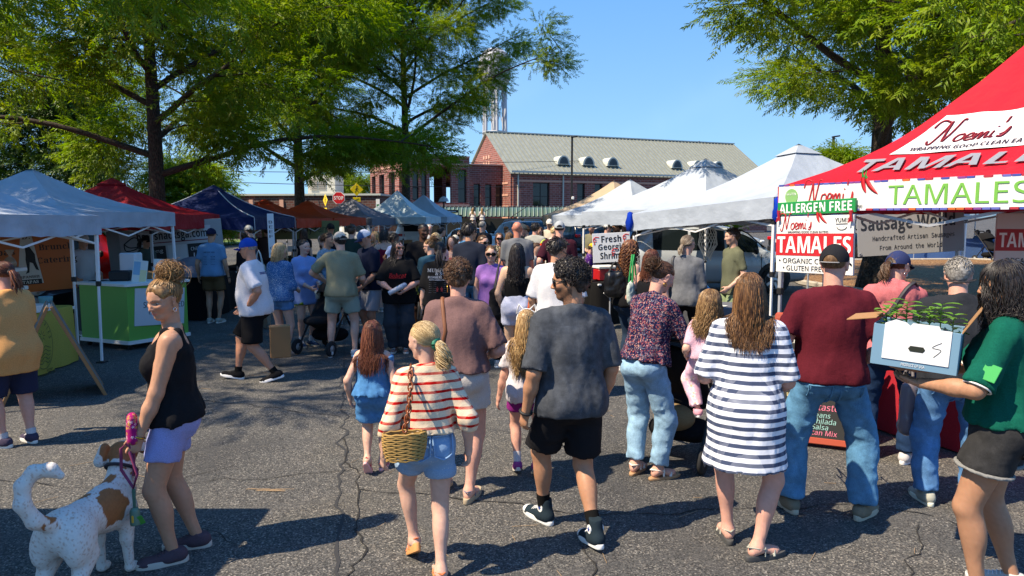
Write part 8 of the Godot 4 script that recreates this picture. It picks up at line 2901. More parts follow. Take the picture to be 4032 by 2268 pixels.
	word(pr,"617361",ink,0.08,-0.345,0.03,0.0,"sans",0.0,0.04)
	word(pr,"SCHMOO-PIE.COM",ink,0.02,-0.385,0.028,0.0,"sans",0.0,0.045)
	var n:=0
	for q in [[-5.95,-8.15,0.0],[-6.0,-8.5,10.0],[-5.98,-8.9,-5.0],[-6.35,-8.1,0.0],[-6.3,-8.1,12.0]]:
		var b:=bx("pie_box",null,M("white"),X(V(q[0],0.82+(0.09 if n == 4 else 0.0),q[1]),q[2]),V(0.24,0.09,0.24),0.004)
		tag(b,["white pie box at the near corner of the yellow table","white pie box in the middle of the yellow table's front","white pie box nearest the green counter","white pie box behind the near corner box","white pie box stacked on the back one"][n],"box","white pie boxes")
		n += 1
	var ts:=thing("cake_stand","tiered wooden stand with wrapped pies and a white tray","cake stand",V(-6.45,0.77,-9.05))
	mb=MB.new()
	mb.lathe([W(0.001,0),W(0.1,0),W(0.05,0.05),W(0.025,0.12),W(0.04,0.2),W(0.022,0.3),W(0.035,0.4),W(0.02,0.5),W(0.001,0.5)],14)
	obj("stem",mb,M("wood"),ts)
	for y in [0.28,0.52]:bx("tray",ts,M("white"),X(V(0,y,0)),V(0.42,0.05,0.3),0.01)
	for k in 2:
		mb=MB.new()
		mb.lathe([W(0.001,0),W(0.06,0.01),W(0.075,0.06),W(0.055,0.11),W(0.012,0.15),W(0.05,0.23)],12,X(V(-0.1+k*0.2,0.545,0)))
		rough_up(mb,0.02,30.0)
		obj("wrapped_pie",mb,mat("cello",Color(0.60,0.52,0.44),0.25),ts)
	mb=MB.new()
	mb.lathe([W(0.001,0),W(0.06,0),W(0.085,0.15),W(0.08,0.15),W(0.001,0.03)],16)
	var bk:=obj("striped_bucket",mb,col("6fa6b4"))
	bk.position=V(-6.1,0.77,-9.3)
	tag(bk,"small blue bucket on the yellow table","bucket")
	t=thing("a_frame_board","grey A-frame sign board beside the yellow table, seen edge-on","sign board",V(-5.05,0,-7.75),123)
	for s in [1.0,-1.0]:
		bx("board",t,col("6a6a66"),X(V(0,0.52,s*0.24),0,s*-24),V(0.6,1.1,0.02),0.004)
		for q in [-1.0,1.0]:bx("leg",t,M("wood"),X(V(q*0.29,0.5,s*0.245),0,s*-24),V(0.04,1.12,0.035),0.004)
	t=board("orange_banner","orange vinyl banner with a black bull emblem hanging between tent legs","banner",V(-7.55,1.27,-11.15),32,1.22,0.98,mat("orange_vinyl",Color(0.72,0.36,0.06),0.35),3)
	word(t,"Tapas","3a2410",-0.36,0.14,0.10,0.0,"serif")
	word(t,"Wine Bar","3a2410",-0.36,-0.10,0.10,0.0,"serif")
	word(t,"Brunch","3a2410",0.39,0.20,0.09,0.0,"serif")
	word(t,"Catering","3a2410",0.39,-0.02,0.09,0.0,"serif")
	mb=MB.new()
	mb.extrude(PackedVector2Array([W(-0.05,0.46),W(0.08,0.46),W(0.17,-0.36),W(-0.17,-0.36)]),0.004)
	obj("emblem_field",mb,col("c9c4b8"),t).position.z=0.003
	mb=MB.new()
	mb.extrude(PackedVector2Array([W(-0.02,0.20),W(0.02,0.26),W(0.05,0.20),W(0.10,0.10),W(0.10,-0.02),W(0.13,-0.16),W(0.09,-0.14),W(0.06,-0.04),W(0.02,-0.02),W(0.0,-0.18),W(-0.05,-0.20),W(-0.02,-0.14),W(-0.03,0.02),W(-0.02,0.1)]),0.004)
	obj("bull_emblem",mb,M("black"),t).position.z=0.006
	bx("emblem_band",t,M("black"),X(V(0,-0.33,0.004)),V(0.3,0.08,0.004),0)
	word(t,"D.","3a2410",0.01,0.38,0.08,0.0,"serif",0.0,0.008)
	word(t,"SPANISH","3a2410",0.0,-0.25,0.04,0.0,"serif",0.0,0.008)
	word(t,"TAPAS","d8d2c4",0.0,-0.33,0.045,0.0,"serif",0.0,0.008)
	t=board("beef_banner","grey banner with black lettering on the back wall of the red tent","banner",V(-7.25,1.22,-15.1),28,2.2,1.25,col("9a9c9e"),4)
	bx("panel_border",t,col("b9bbbd"),X(V(0,0.0,0.002)),V(1.75,1.0,0.004),0)
	word(t,"beefsnacksga.com","1d1d20",0.12,0.32,0.17,1.35,"bold",0.0,0.007)
	bx("underline",t,col("7a1c2a"),X(V(0.12,0.20,0.006)),V(1.35,0.02,0.004),0)
	word(t,"BEEF","1d1d20",-0.66,-0.05,0.16,0.36,"bold",0.0,0.007)
	for k in [[-0.28,"Biltong","Droe Wors"],[0.62,"Chilli Bites","Meat Sticks"]]:
		bx("black_field",t,M("black"),X(V(k[0],-0.12,0.005)),V(0.48,0.5,0.005),0)
		word(t,k[1],"d8d8d8",k[0],0.02,0.07,0.36,"sans",0.0,0.01)
		word(t,k[2],"d8d8d8",k[0],-0.24,0.07,0.36,"sans",0.0,0.01)
	bx("pale_field",t,col("cfd0d0"),X(V(0.18,-0.12,0.005)),V(0.36,0.5,0.005),0)
	obj("snack_drawing",strokes_mb([[W(-0.8,0.22),W(-0.62,0.34),W(-0.5,0.28),W(-0.52,0.16),W(-0.7,0.14),W(-0.8,0.22)],[W(-0.8,0.22),W(-0.78,0.08),W(-0.6,0.1),W(-0.5,0.2)]],Vector2.ONE,0.012),M("black"),t).position.z=0.008
	t=table_cloth("black_table","black-clothed stall table at the beef stall under the red tent",V(-6.35,0,-14.45),8,V(1.0,0.78,2.1),cloth(Color(0.10,0.10,0.105),5.0))
	t=table_cloth("black_table","black-clothed stall table under the navy tent",V(-6.4,0,-17.3),0,V(0.8,0.78,2.0),cloth(Color(0.10,0.10,0.105),5.0))
	t=thing("grey_umbrella","small grey umbrella opened low over the beef stall table","umbrella",V(-6.15,0.80,-13.85))
	mb=MB.new()
	var pts:=PA()
	for j in 7:
		var v:=j/6.0
		for i in 41:
			var a:=TAU*i/40
			var sc:=1.0 - 0.06*absf(sin(a*4.0))*v
			pts.append(V(cos(-a)*0.62*v*sc,0.36*(1.0 - v*v)+0.03,sin(-a)*0.62*v*sc))
	var rv:=PA()
	for j in 7:
		for i in 41:rv.append(pts[(6 - j)*41+i])
	mb.grid(rv,41,7,0.002)
	obj("umbrella_cover",mb,canopy_cloth(Color(0.50,0.49,0.53)),t)
	mb=MB.new()
	mb.rod(V(0,0,0),V(0,0.46,0),0.01,6)
	obj("shaft",mb,M("steel"),t)
	t=board("feather_banner","narrow white vertical banner with black lettering beside the navy tent","banner",V(-4.28,1.62,-12.75),15,0.11,0.78,col("d8d8d8"),1,0.004)
	for k in 6:word(t,"BEEFGA"[k],"202024",0,0.24 - k*0.085 if k < 4 else 0.12 - k*0.085,0.05,0.06)
	t=board("farm_sign","olive green farm sign hanging under the nearer orange tent","sign",V(-6.3,1.55,-21.5),30,2.3,0.55,col("6a7046"))
	word(t,"Idaho Family Farms","1c2014",0,0.0,0.2,2.0)
	for k in 4:
		table_cloth("stall_table",["dark green stall table under the nearer orange tent","brown stall table under the farther orange tent","black stall table under the grey tent","black stall table under the white peaked tent"][k],V(-6.3+k*0.55,0,-21.2 - k*3.3),0,V(0.75,0.78,1.9),cloth([Color(0.16,0.2,0.14),Color(0.3,0.2,0.14),Color(0.1,0.1,0.105),Color(0.12,0.12,0.13)][k],5.0),"stall tables of the left row")
	var r:=RandomNumberGenerator.new()
	r.seed=4
	var cn:=0
	for k in 12:
		var z:=-20.6 - (k % 4)*3.2 - r.randf()*0.9
		tag(bx("produce_crate",null,[M("card"),M("wood"),M("white")][k % 3],X(V(-6.25+(k % 4)*0.55+r.randf_range(-0.15,0.15),0.86+(0.16 if k > 7 else 0.0),z),r.randf()*30),V(0.4,0.15,0.3),0.01),"small %s crate on the %s, %s" % [["brown card","wooden","white"][k % 3],["dark green stall table","brown stall table","black table under the grey tent","black table under the white peaked tent"][k % 4],["lower","middle","topmost"][k/4]],"crate","crates on the left stalls")
	t=table_cloth("black_table","black-clothed table of the shrimp stand",V(2.15,0,-13.6),30,V(1.8,0.76,0.75),cloth(Color(0.10,0.10,0.105),5.0))
	t=board("shrimp_sign","white hand-lettered shrimp sign above the red cooler","sign",V(1.80,1.40,-12.95),0,0.68,0.53,col("dcdee0"),3)
	word(t,"Fresh","15161c",0.0,0.16,0.115,0.36,"bold")
	word(t,"Georgia","15161c",0.0,0.0,0.105,0.48,"bold")
	word(t,"Shrimp","15161c",0.0,-0.16,0.115,0.42,"bold")
	for q in [[-0.27,0.14],[0.27,0.17],[0.06,-0.08]]:
		var s:=[W(-0.01,0.06),W(-0.05,0.03),W(-0.05,-0.02),W(-0.03,-0.06),W(-0.045,-0.075)]
		obj("shrimp_drawing",strokes_mb([s,[s[0],W(0.05,0.05)],[s[1],W(0.0,0.01)],[s[2],W(0.0,-0.02)]],Vector2.ONE,0.009),col("c23434"),t).position=V(q[0],q[1],0.004)
	t=thing("cooler","red cooler box with a white lid on the shrimp table","cooler",V(1.72,0.77,-13.35),20)
	bx("cooler_body",t,col("b01c20",0.4),X(V(0,0.11,0)),V(0.34,0.22,0.26),0.02)
	bx("lid",t,M("white"),X(V(0,0.25,0)),V(0.36,0.06,0.28),0.015)
	tag(bx("carton",null,M("card"),X(V(1.38,0.90,-13.1),15),V(0.12,0.28,0.2),0.004),"brown carton left of the red cooler","carton")
	t=thing("folding_table","white plastic folding table in front of the shrimp stand","table",V(2.15,0,-11.6),28)
	bx("table_top",t,M("white"),X(V(0,0.72,0)),V(1.2,0.045,0.6),0.015)
	for q in [[1,1],[1,-1],[-1,1],[-1,-1]]:
		mb=MB.new()
		mb.rod(V(q[0]*0.5,0,q[1]*0.24),V(q[0]*0.5,0.7,q[1]*0.24),0.013,6)
		obj("leg",mb,M("steel"),t)
	t=table_cloth("grey_table","grey-clothed table with papers in front of the seated person in blue",V(2.50,0,-9.80),0,V(1.3,0.74,0.7),cloth(Color(0.42,0.43,0.46),5.0))
	for k in 4:tag(bx("leaflet",null,col(["d8c4c8","cfd2d8","b9c4cc","d8d4c8"][k]),X(V(2.15+k*0.22,0.757,-9.67+0.08*(k % 2)),k*17),V(0.2,0.008,0.14),0.001),"printed leaflet on the grey table, %s" % ["far left, pinkish","second from the left","third, bluish","far right, cream"][k],"leaflet","leaflets on the grey table")
	t=thing("hanging_net","white knotted cord net hanging under the big white tent","net",V(3.25,1.25,-11.9))
	for k in 18:
		mb=MB.new()
		var a:=k*0.35
		mb.tube(PA([V(0,0.62,0),V(cos(a)*0.14,0.45,sin(a)*0.1),V(cos(a+0.7)*0.16,0.25,sin(a+0.7)*0.1),V(cos(a+1.4)*0.05,0.05 - 0.02*(k % 5),0)]),PackedFloat32Array([0.008]),4)
		obj("cord",mb,col("c9c8c0"),t)
	mb=MB.new()
	mb.ball(V(2.95,0.28,-7.6),V(0.3,0.3,0.22),14)
	rough_up(mb,0.12,8.0)
	tag(obj("gear_bag",mb,cloth(Color(0.10,0.10,0.11),6.0)),"black gear bag on the ground behind the leg of the red tent","bag")

	var yaw:=-62.1
	var u:=V(0.468,0,0.884)
	var nrm:=V(-0.884,0,0.468)
	var c0:=V(2.66,0,-7.2)
	t=thing("tamale_banner","long printed banner with green capitals along the edge of the red tent","banner",c0+u*1.525+Vector3.UP*2.145+nrm*0.05,yaw)
	bx("panel",t,col("e2e2de",0.5),X(V(0,0,-0.004)),V(2.96,0.225,0.006),0.001)
	r.seed=9
	for s in [1.0,-1.0]:
		for k in 46:bx("border_patch",t,col(["3b4a9c","c2632c","a8283a","5a62b0","d9d4e0","7a3f8c"][r.randi() % 6]),X(V(-1.45+k*0.0645,s*0.119,-0.004)),V(0.058,0.018,0.008),0)
	word(t,"TAMALES","6fae45",0.235,0.0,0.155,1.09,"sans",0.0,0.004)
	script_name(t,-1.16,-0.085,0.62,"b8242c",0.004)
	word(t,"WRAPPING GOOD CLEAN EATING","55565a",-0.80,-0.092,0.026,0.5,"sans",0.15,0.004)
	mb=MB.new()
	var pl:=PackedVector2Array()
	for i in 20:pl.append(W(cos(TAU*i/20),sin(TAU*i/20))*0.075)
	mb.extrude(pl,0.004,X(V(-1.32,0.01,0.002)))
	obj("badge",mb,col("7fae6a"),t)
	word(t,"GLUTEN","eef0ea",-1.32,0.035,0.022,0.0,"sans",0.0,0.006)
	var tent_mid:=c0+u*1.525+V(0.884,0,-0.468)*1.525
	var roof:=thing("roof_print","white lettering printed on the slope of the red tent","lettering")
	for q in [["TAMALES",0.47,0.30,1.80,0.0,"e4e0e0"],["WRAPPING GOOD CLEAN EATING",0.79,0.06,1.10,0.0,"6a5a5e"],["",0.93,1.05,0.0,0.0,"b4303c"]]:
		var lm:=letters_mb(q[0],q[2],q[3],"bold") if q[0] != "" else strokes_mb(noemi(),W(0.80,0.50),0.013)
		for i in lm.v.size():
			lm.v[i]=on_roof(c0,u,tent_mid,lm.v[i].x - (0.45 if q[0] == "" else 0.0),q[1]+lm.v[i].y - (0.08 if q[0] == "" else 0.0),0.022+lm.v[i].z*0.2)
		obj("lettering",lm,col(q[5]),roof)
	mb=MB.new()
	pts=PA()
	for j in 9:
		for i in 25:pts.append(on_roof(c0,u,tent_mid,lerpf(-1.0,1.0,i/24.0)*(0.72 - j*0.035),0.72+j*0.065,0.014))
	mb.grid(pts,25,9,0.0)
	obj("print_field",mb,col("dedadb",0.6),roof)
	t=board("allergen_sign","green ALLERGEN FREE strip clipped above the tamale price sign","sign",c0+u*0.50+V(0,2.05,0)+nrm*0.085,yaw,0.86,0.125,col("1f8c46",0.5),2)
	word(t,"ALLERGEN FREE","f0f2ee",0,0,0.085,0.80,"bold",0.0,0.003)
	t=board("tamale_sign","white and red TAMALES yard sign hanging at the corner of the red tent","sign",c0+u*0.50+V(0,1.70,0)+nrm*0.085,yaw,0.86,0.54,col("e4e4e0",0.5),1.5)
	bx("red_field",t,col("c0222a",0.5),X(V(0,0.0,0.001)),V(0.86,0.21,0.004),0)
	word(t,"TAMALES","f4f2ee",0,0.0,0.155,0.82,"bold",0.0,0.006)
	script_name(t,-0.38,0.128,0.44,"b8242c",0.004)
	word(t,"WRAPPING GOOD CLEAN EATING","44464a",-0.06,0.120,0.020,0.46,"sans",0.0,0.004)
	word(t,"YUM!!","3a3c40",0.31,0.225,0.038,0.14,"sans",0.0,0.004)
	var sm:=[]
	for i in 7:sm.append(W(0.31+cos(PI+PI*i/6)*0.05,0.165+sin(PI+PI*i/6)*0.028))
	obj("smile",strokes_mb([sm,[W(0.25,0.190),W(0.37,0.192)],[W(0.29,0.170),W(0.291,0.166)],[W(0.33,0.170),W(0.331,0.166)]],Vector2.ONE,0.0035),col("3a3c40"),t).position.z=0.004
	word(t,"• ORGANIC CHICKEN","3a3c40",-0.02,-0.155,0.046,0.74,"sans",0.0,0.004)
	word(t,"• GLUTEN FREE","3a3c40",-0.10,-0.225,0.046,0.48,"sans",0.0,0.004)
	for k in 2:
		mb=MB.new()
		mb.bar(V(0,0.05,0),V(0.01,-0.05,0.01),0.02,0.014)
		mb.bar(V(0.02,0.05,0),V(-0.01,-0.06,0.0),0.012,0.012)
		var cl:=obj("spring_clip",mb,col("b3202a",0.4))
		cl.position=c0+u*(0.10+k*0.8)+Vector3.UP*1.97+nrm*0.11
		tag(cl,["red spring clip at the left of the tamale sign","red spring clip at the right of the tamale sign"][k],"clip","sign clips")
	t=board("second_tamale_sign","red and white sign hanging at the right edge under the red tent","sign",V(4.75,1.72,-6.55),-10,0.6,0.55,col("d8d6d0",0.5))
	bx("red_field",t,col("b0222a",0.5),X(V(0,0.03,0.001)),V(0.6,0.2,0.004),0)
	word(t,"TAMALES","f4f2ee",0,0.03,0.13,0.55,"bold",0.0,0.006)
	word(t,"• ORGANIC","3a3c40",-0.1,-0.16,0.05,0.3,"sans",0.0,0.004)
	t=board("sausage_banner","grey vinyl sausage banner tied under the red tent","banner",V(4.72,1.77,-8.5),-6,1.2,0.50,col("a2a3a5",0.5),4,0.004)
	word(t,"Sausage World","2c323c",-0.03,0.11,0.15,1.06,"bold")
	word(t,"Handcrafted Artisan Sausages","33363c",0.03,-0.05,0.052,0.92,"mono")
	word(t,"From Around the World","33363c",0.0,-0.155,0.052,0.7,"mono")
	for q in [[-0.57,0.22],[0.57,0.22],[-0.57,-0.22],[0.57,-0.22]]:
		mb=MB.new()
		var ring:=PA()
		for i in 13:ring.append(V(q[0]+cos(TAU*i/12)*0.012,q[1]+sin(TAU*i/12)*0.012,0.004))
		mb.tube(ring,PackedFloat32Array([0.004]),5,false)
		obj("eyelet",mb,M("alloy"),t)
	t=thing("chalkboard","A-frame chalkboard in an orange-red wooden frame covered in hand-written prices","chalkboard",V(2.72,0,-6.3),-24)
	for s in [1.0,-1.0]:
		var f:=Node3D.new()
		f.name=numbered(t,"board")
		t.add_child(f)
		f.transform=X(V(0,0.56,s*0.20),0 if s > 0 else 180,-18)
		bx("slate",f,mat("slate",Color(0.13,0.135,0.14),0.8),X(),V(0.62,1.04,0.015),0)
		for q in [-1.0,1.0]:
			bx("frame_rail",f,col("a2432a",0.6),X(V(0,q*0.53,0.004)),V(0.70,0.055,0.035),0.006)
			bx("frame_rail",f,col("a2432a",0.6),X(V(q*0.33,-0.04,0.004)),V(0.055,1.18,0.03),0.006)
		if s < 0:continue
		var rows:=[["Tamales","d0708a",0.40],["all made fresh","d8d4c8",0.32],["flavors are","d8d4c8",0.25],["individually sealed","d8d4c8",0.18],["sized or dozen","d8d4c8",0.11],["Organic Blk bean","d8c890",0.0],["rice Mexican Spice","d8c890",-0.08],["w/a hint of lime","d8c890",-0.15],["* Great taste","d0708a",-0.24],["16 oz Beans","8cb8b4",-0.31],["16 oz Enchilada","8cb8b4",-0.36],["16 oz Salsa","8cb8b4",-0.41],["My Mexican Mix","d0708a",-0.465]]
		for w in rows:word(f,w[0],w[1],-0.02,w[2],0.042 if w[2] != -0.24 else 0.055,0.0,"sans",0.12,0.010)
	table_cloth("red_table","table under a faded red cloth beneath the red tent",V(3.85,0,-6.35),-62,V(1.7,0.76,0.7),cloth(Color(0.68,0.17,0.22),5.0))
	table_cloth("blue_table","long table with a pale blue cloth at the edge of the far canopy",V(19.4,0,-32.0),0,V(5.6,0.95,0.8),cloth(Color(0.33,0.45,0.66),3.0))
	tag(bx("black_board",null,M("black"),X(V(18.5,1.45,-31.7)),V(1.05,0.95,0.08),0.02),"black display board standing on the blue table","board")
	stroller(V(20.6,0,-30.9),20,"black pushchair parked in front of the blue table",1.25)
	stroller(V(-2.66,0,-10.35),-20,"black pushchair in front of the khaki tee",1.05)
	stroller(V(1.38,0,-5.72),150,"black pushchair with a tan bag beneath, behind the striped dress",1.0,true)
func on_roof(c0:Vector3,u:Vector3,mid:Vector3,x:float,y:float,z:float) -> Vector3:
	var dd:=V(0.884,0,-0.468)
	var v:=y/2.05
	var half:=1.525*(1.0 - v)
	var p:=c0+u*(1.525+x)+dd*(1.525*v)
	var w:=clampf(x/maxf(half,0.05)*0.5+0.5,0,1)
	p.y=lerpf(lerpf(2.26,2.28,w),3.62,v) - 0.05*sin(PI*w)*sin(PI*minf(v*1.15,1.0))*(1.0 - v*0.6) - 0.22*sin(PI*v)
	p.y += nz(FastNoiseLite.TYPE_SIMPLEX_SMOOTH,1.0,3,-69).get_noise_3dv((p - c0)*1.6)*0.022*sin(PI*clampf(v,0.02,0.98))
	return p+V(-0.58,0.8,0.31)*z
func stroller(at:Vector3,yaw:float,label:String,s:=1.0,bag:=false):
	var t:=thing("pushchair",label,"pushchair",at,yaw)
	t.scale=Vector3.ONE*s
	var fb:=M("black")
	for q in [-1.0,1.0]:
		var mb:=MB.new()
		mb.tube(PA([V(q*0.25,0.12,0.36),V(q*0.25,0.55,0.02),V(q*0.25,0.85,-0.22),V(q*0.25,1.0,-0.38)]),PackedFloat32Array([0.015]),7)
		mb.tube(PA([V(q*0.25,0.55,0.02),V(q*0.25,0.12,-0.30)]),PackedFloat32Array([0.015]),7)
		obj("frame_tube",mb,fb,t)
		for z in [0.38,-0.31]:
			mb=MB.new()
			mb.lathe([W(0.05,-0.02),W(0.1,-0.022),W(0.11,0),W(0.1,0.022),W(0.05,0.02)],20,Transform3D(Basis(V(0,0,1),V(1,0,0),V(0,1,0)),V(q*0.27,0.11,z)))
			var w:=obj("wheel",mb,M("rubber"),t)
			mb=MB.new()
			mb.lathe([W(0.001,-0.024),W(0.055,-0.018),W(0.055,0.018),W(0.001,0.024)],14,Transform3D(Basis(V(0,0,1),V(1,0,0),V(0,1,0)),V(q*0.27,0.11,z)))
			obj("hub",mb,M("galvanised"),w)
	var hb:=MB.new()
	hb.tube(PA([V(-0.25,1.0,-0.38),V(-0.22,1.04,-0.42),V(0.22,1.04,-0.42),V(0.25,1.0,-0.38)]),PackedFloat32Array([0.018]),8)
	obj("handlebar",hb,M("rubber"),t)
	var f:=Fld.new()
	folds(f,0.012)
	f.scap(V(0,0.50,0.12),V(0,0.80,-0.16),0.21,0.22,Basis.from_euler(V(-0.75,0,0)),V(1,1,2.6),0.05)
	f.scap(V(0,0.45,0.12),V(0,0.47,0.30),0.20,0.18,Basis(),V(1,2.4,1),0.05)
	obj("seat",surf(f,0.022),cloth(Color(0.13,0.13,0.14),7.0),t)
	var mb:=MB.new()
	var pts:=PA()
	for j in 7:
		for i in 15:
			var a:=PI*i/14.0
			var b:=lerpf(-0.5,1.15,j/6.0)
			var bulge:=1.0 - 0.05*absf(sin(j*PI/2.0))
			pts.append(V(cos(a)*0.25,0.72+sin(a)*0.30*cos(b)*bulge,-0.12+sin(a)*0.34*sin(b)*bulge - 0.05))
	mb.grid(pts,15,7,0.006)
	obj("hood",mb,cloth(Color(0.12,0.12,0.13),7.0),t)
	f=Fld.new()
	folds(f,0.014)
	f.scap(V(-0.12,0.24,0.0),V(0.12,0.24,0.0),0.14,0.14,Basis(),V(1,1.5,0.8),0.03)
	obj("basket",surf(f,0.022),cloth(Color(0.10,0.10,0.11),7.0),t)
	if bag:
		f=Fld.new()
		folds(f,0.02)
		f.ell(V(0.02,0.36,-0.12),V(0.17,0.11,0.13),Basis(),0.03)
		var o:=obj("tan_bag",surf(f,0.018),cloth(Color(0.56,0.47,0.34),7.0))
		o.transform=t.transform
		tag(o,"crumpled tan canvas bag in the basket of the nearest pushchair","bag")
# ============ carried things,details on clothes,the dogs ============
func wp(id:String,local:Vector3) -> Vector3:
	return (P[id].node as Node3D).transform*local
func J_(id:String,k:String) -> Vector3:
	return P[id].J[k]
func to_cloth(id:String,p:Vector3,dir:Vector3,off:=0.004) -> Vector3:
	var f:Fld=P[id]._topf
	for i in 7:
		var d:=f.ev(p,f.all) - off
		if absf(d) < 0.0012:break
		p += dir*d
	return p
func shirt_print(id:String,text:String,c:Color,x:float,y:float,cap:float,w:=0.0,which:="sans",back:=true,slant:=0.0,off:=0.004):
	var J:Dictionary=P[id].J
	var mb:=letters_mb(text,cap,w,which,slant)
	var sg:=-1.0 if back else 1.0
	var dir:Vector3=J.Tb*V(0,0,-sg)
	var H:float=J.H
	for i in mb.v.size():
		var q:=mb.v[i]
		mb.v[i]=to_cloth(id,tp(J,0,y,0)+J.Tb*V((x+q.x)*sg,q.y,sg*0.30),dir,off+maxf(q.z,0.0))
	for i in mb.n.size():mb.n[i]=-dir
	var par:Node=P[id].made.get("shirt",P[id].made.get("jersey"))
	obj("print",mb,mat("print_"+c.to_html(),c,0.7),par)
func strap_on(id:String,pts:Array,r:float,c:String,name_:="strap",dirz:=-1.0):
	var J:Dictionary=P[id].J
	var l:=PA()
	for i in pts.size() - 1:
		for j in 6:
			var q:Vector3=pts[i].lerp(pts[i+1],j/6.0)
			l.append(to_cloth(id,tp(J,q.x,q.y,q.z),(J.Tb*V(q.x*0.3,0.15,q.z)).normalized()*-1.0,r*0.5))
	var mb:=MB.new()
	mb.tube(l,PackedFloat32Array([r]),7,true,0.45)
	return obj(name_,mb,col(c,0.6),P[id].node)
func hold_cup(id:String,k:String,label:String,c:String,tilt:=Vector3.UP,h:=0.17):
	var J:Dictionary=P[id].J
	var n:Vector3=J[k+"pn"].normalized()
	var at:=wp(id,J[k+"wr"]+J[k+"hd"].normalized()*0.10+n*0.02+V(0,-0.05,0.05))
	var mb:=MB.new()
	mb.lathe([W(0.001,-h*0.55),W(0.033,-h*0.55),W(0.036,-h*0.1),W(0.043,-h*0.05),W(0.045,h*0.45),W(0.001,h*0.45)],18)
	var o:=thing("tumbler",label,"tumbler",at)
	o.basis=basis_y(tilt.normalized())
	obj("cup",mb,col(c,0.4),o)
	mb=MB.new()
	mb.lathe([W(0.046,h*0.44),W(0.046,h*0.50),W(0.02,h*0.53),W(0.001,h*0.53)],18)
	obj("lid",mb,col("b9a49a",0.3),o)
func soft_bag(label:String,at:Vector3,s:Vector3,yaw:float,m:Material,handles:="",drop:=0.25,cat:="bag") -> Node3D:
	var t:=thing("bag",label,cat,at,yaw)
	var f:=Fld.new()
	folds(f,minf(s.x,s.y)*0.08,V(2,1.5,2))
	f.scap(V(-s.x*0.2,-s.y*0.25,0),V(-s.x*0.2,s.y*0.25,0),s.x*0.32,s.x*0.28,Basis(),V(1,1,s.x/s.z*0.7),0.05)
	f.scap(V(s.x*0.2,-s.y*0.25,0),V(s.x*0.2,s.y*0.25,0),s.x*0.32,s.x*0.28,Basis(),V(1,1,s.x/s.z*0.7),0.05)
	f.limit(Vector3.UP,V(0,s.y*0.46,0))
	obj("bag_body",surf(f,maxf(0.012,s.y*0.05)),m,t)
	if handles != "":
		for q in [-1.0,1.0]:
			var mb:=MB.new()
			mb.tube(PA([V(-s.x*0.25,s.y*0.42,q*s.z*0.2),V(-s.x*0.12,s.y*0.45+drop*0.7,q*0.01),V(0,s.y*0.45+drop,q*0.012),V(s.x*0.12,s.y*0.45+drop*0.7,q*0.01),V(s.x*0.25,s.y*0.42,q*s.z*0.2)]),PackedFloat32Array([0.011]),6)
			obj("handle",mb,col(handles),t)
	return t
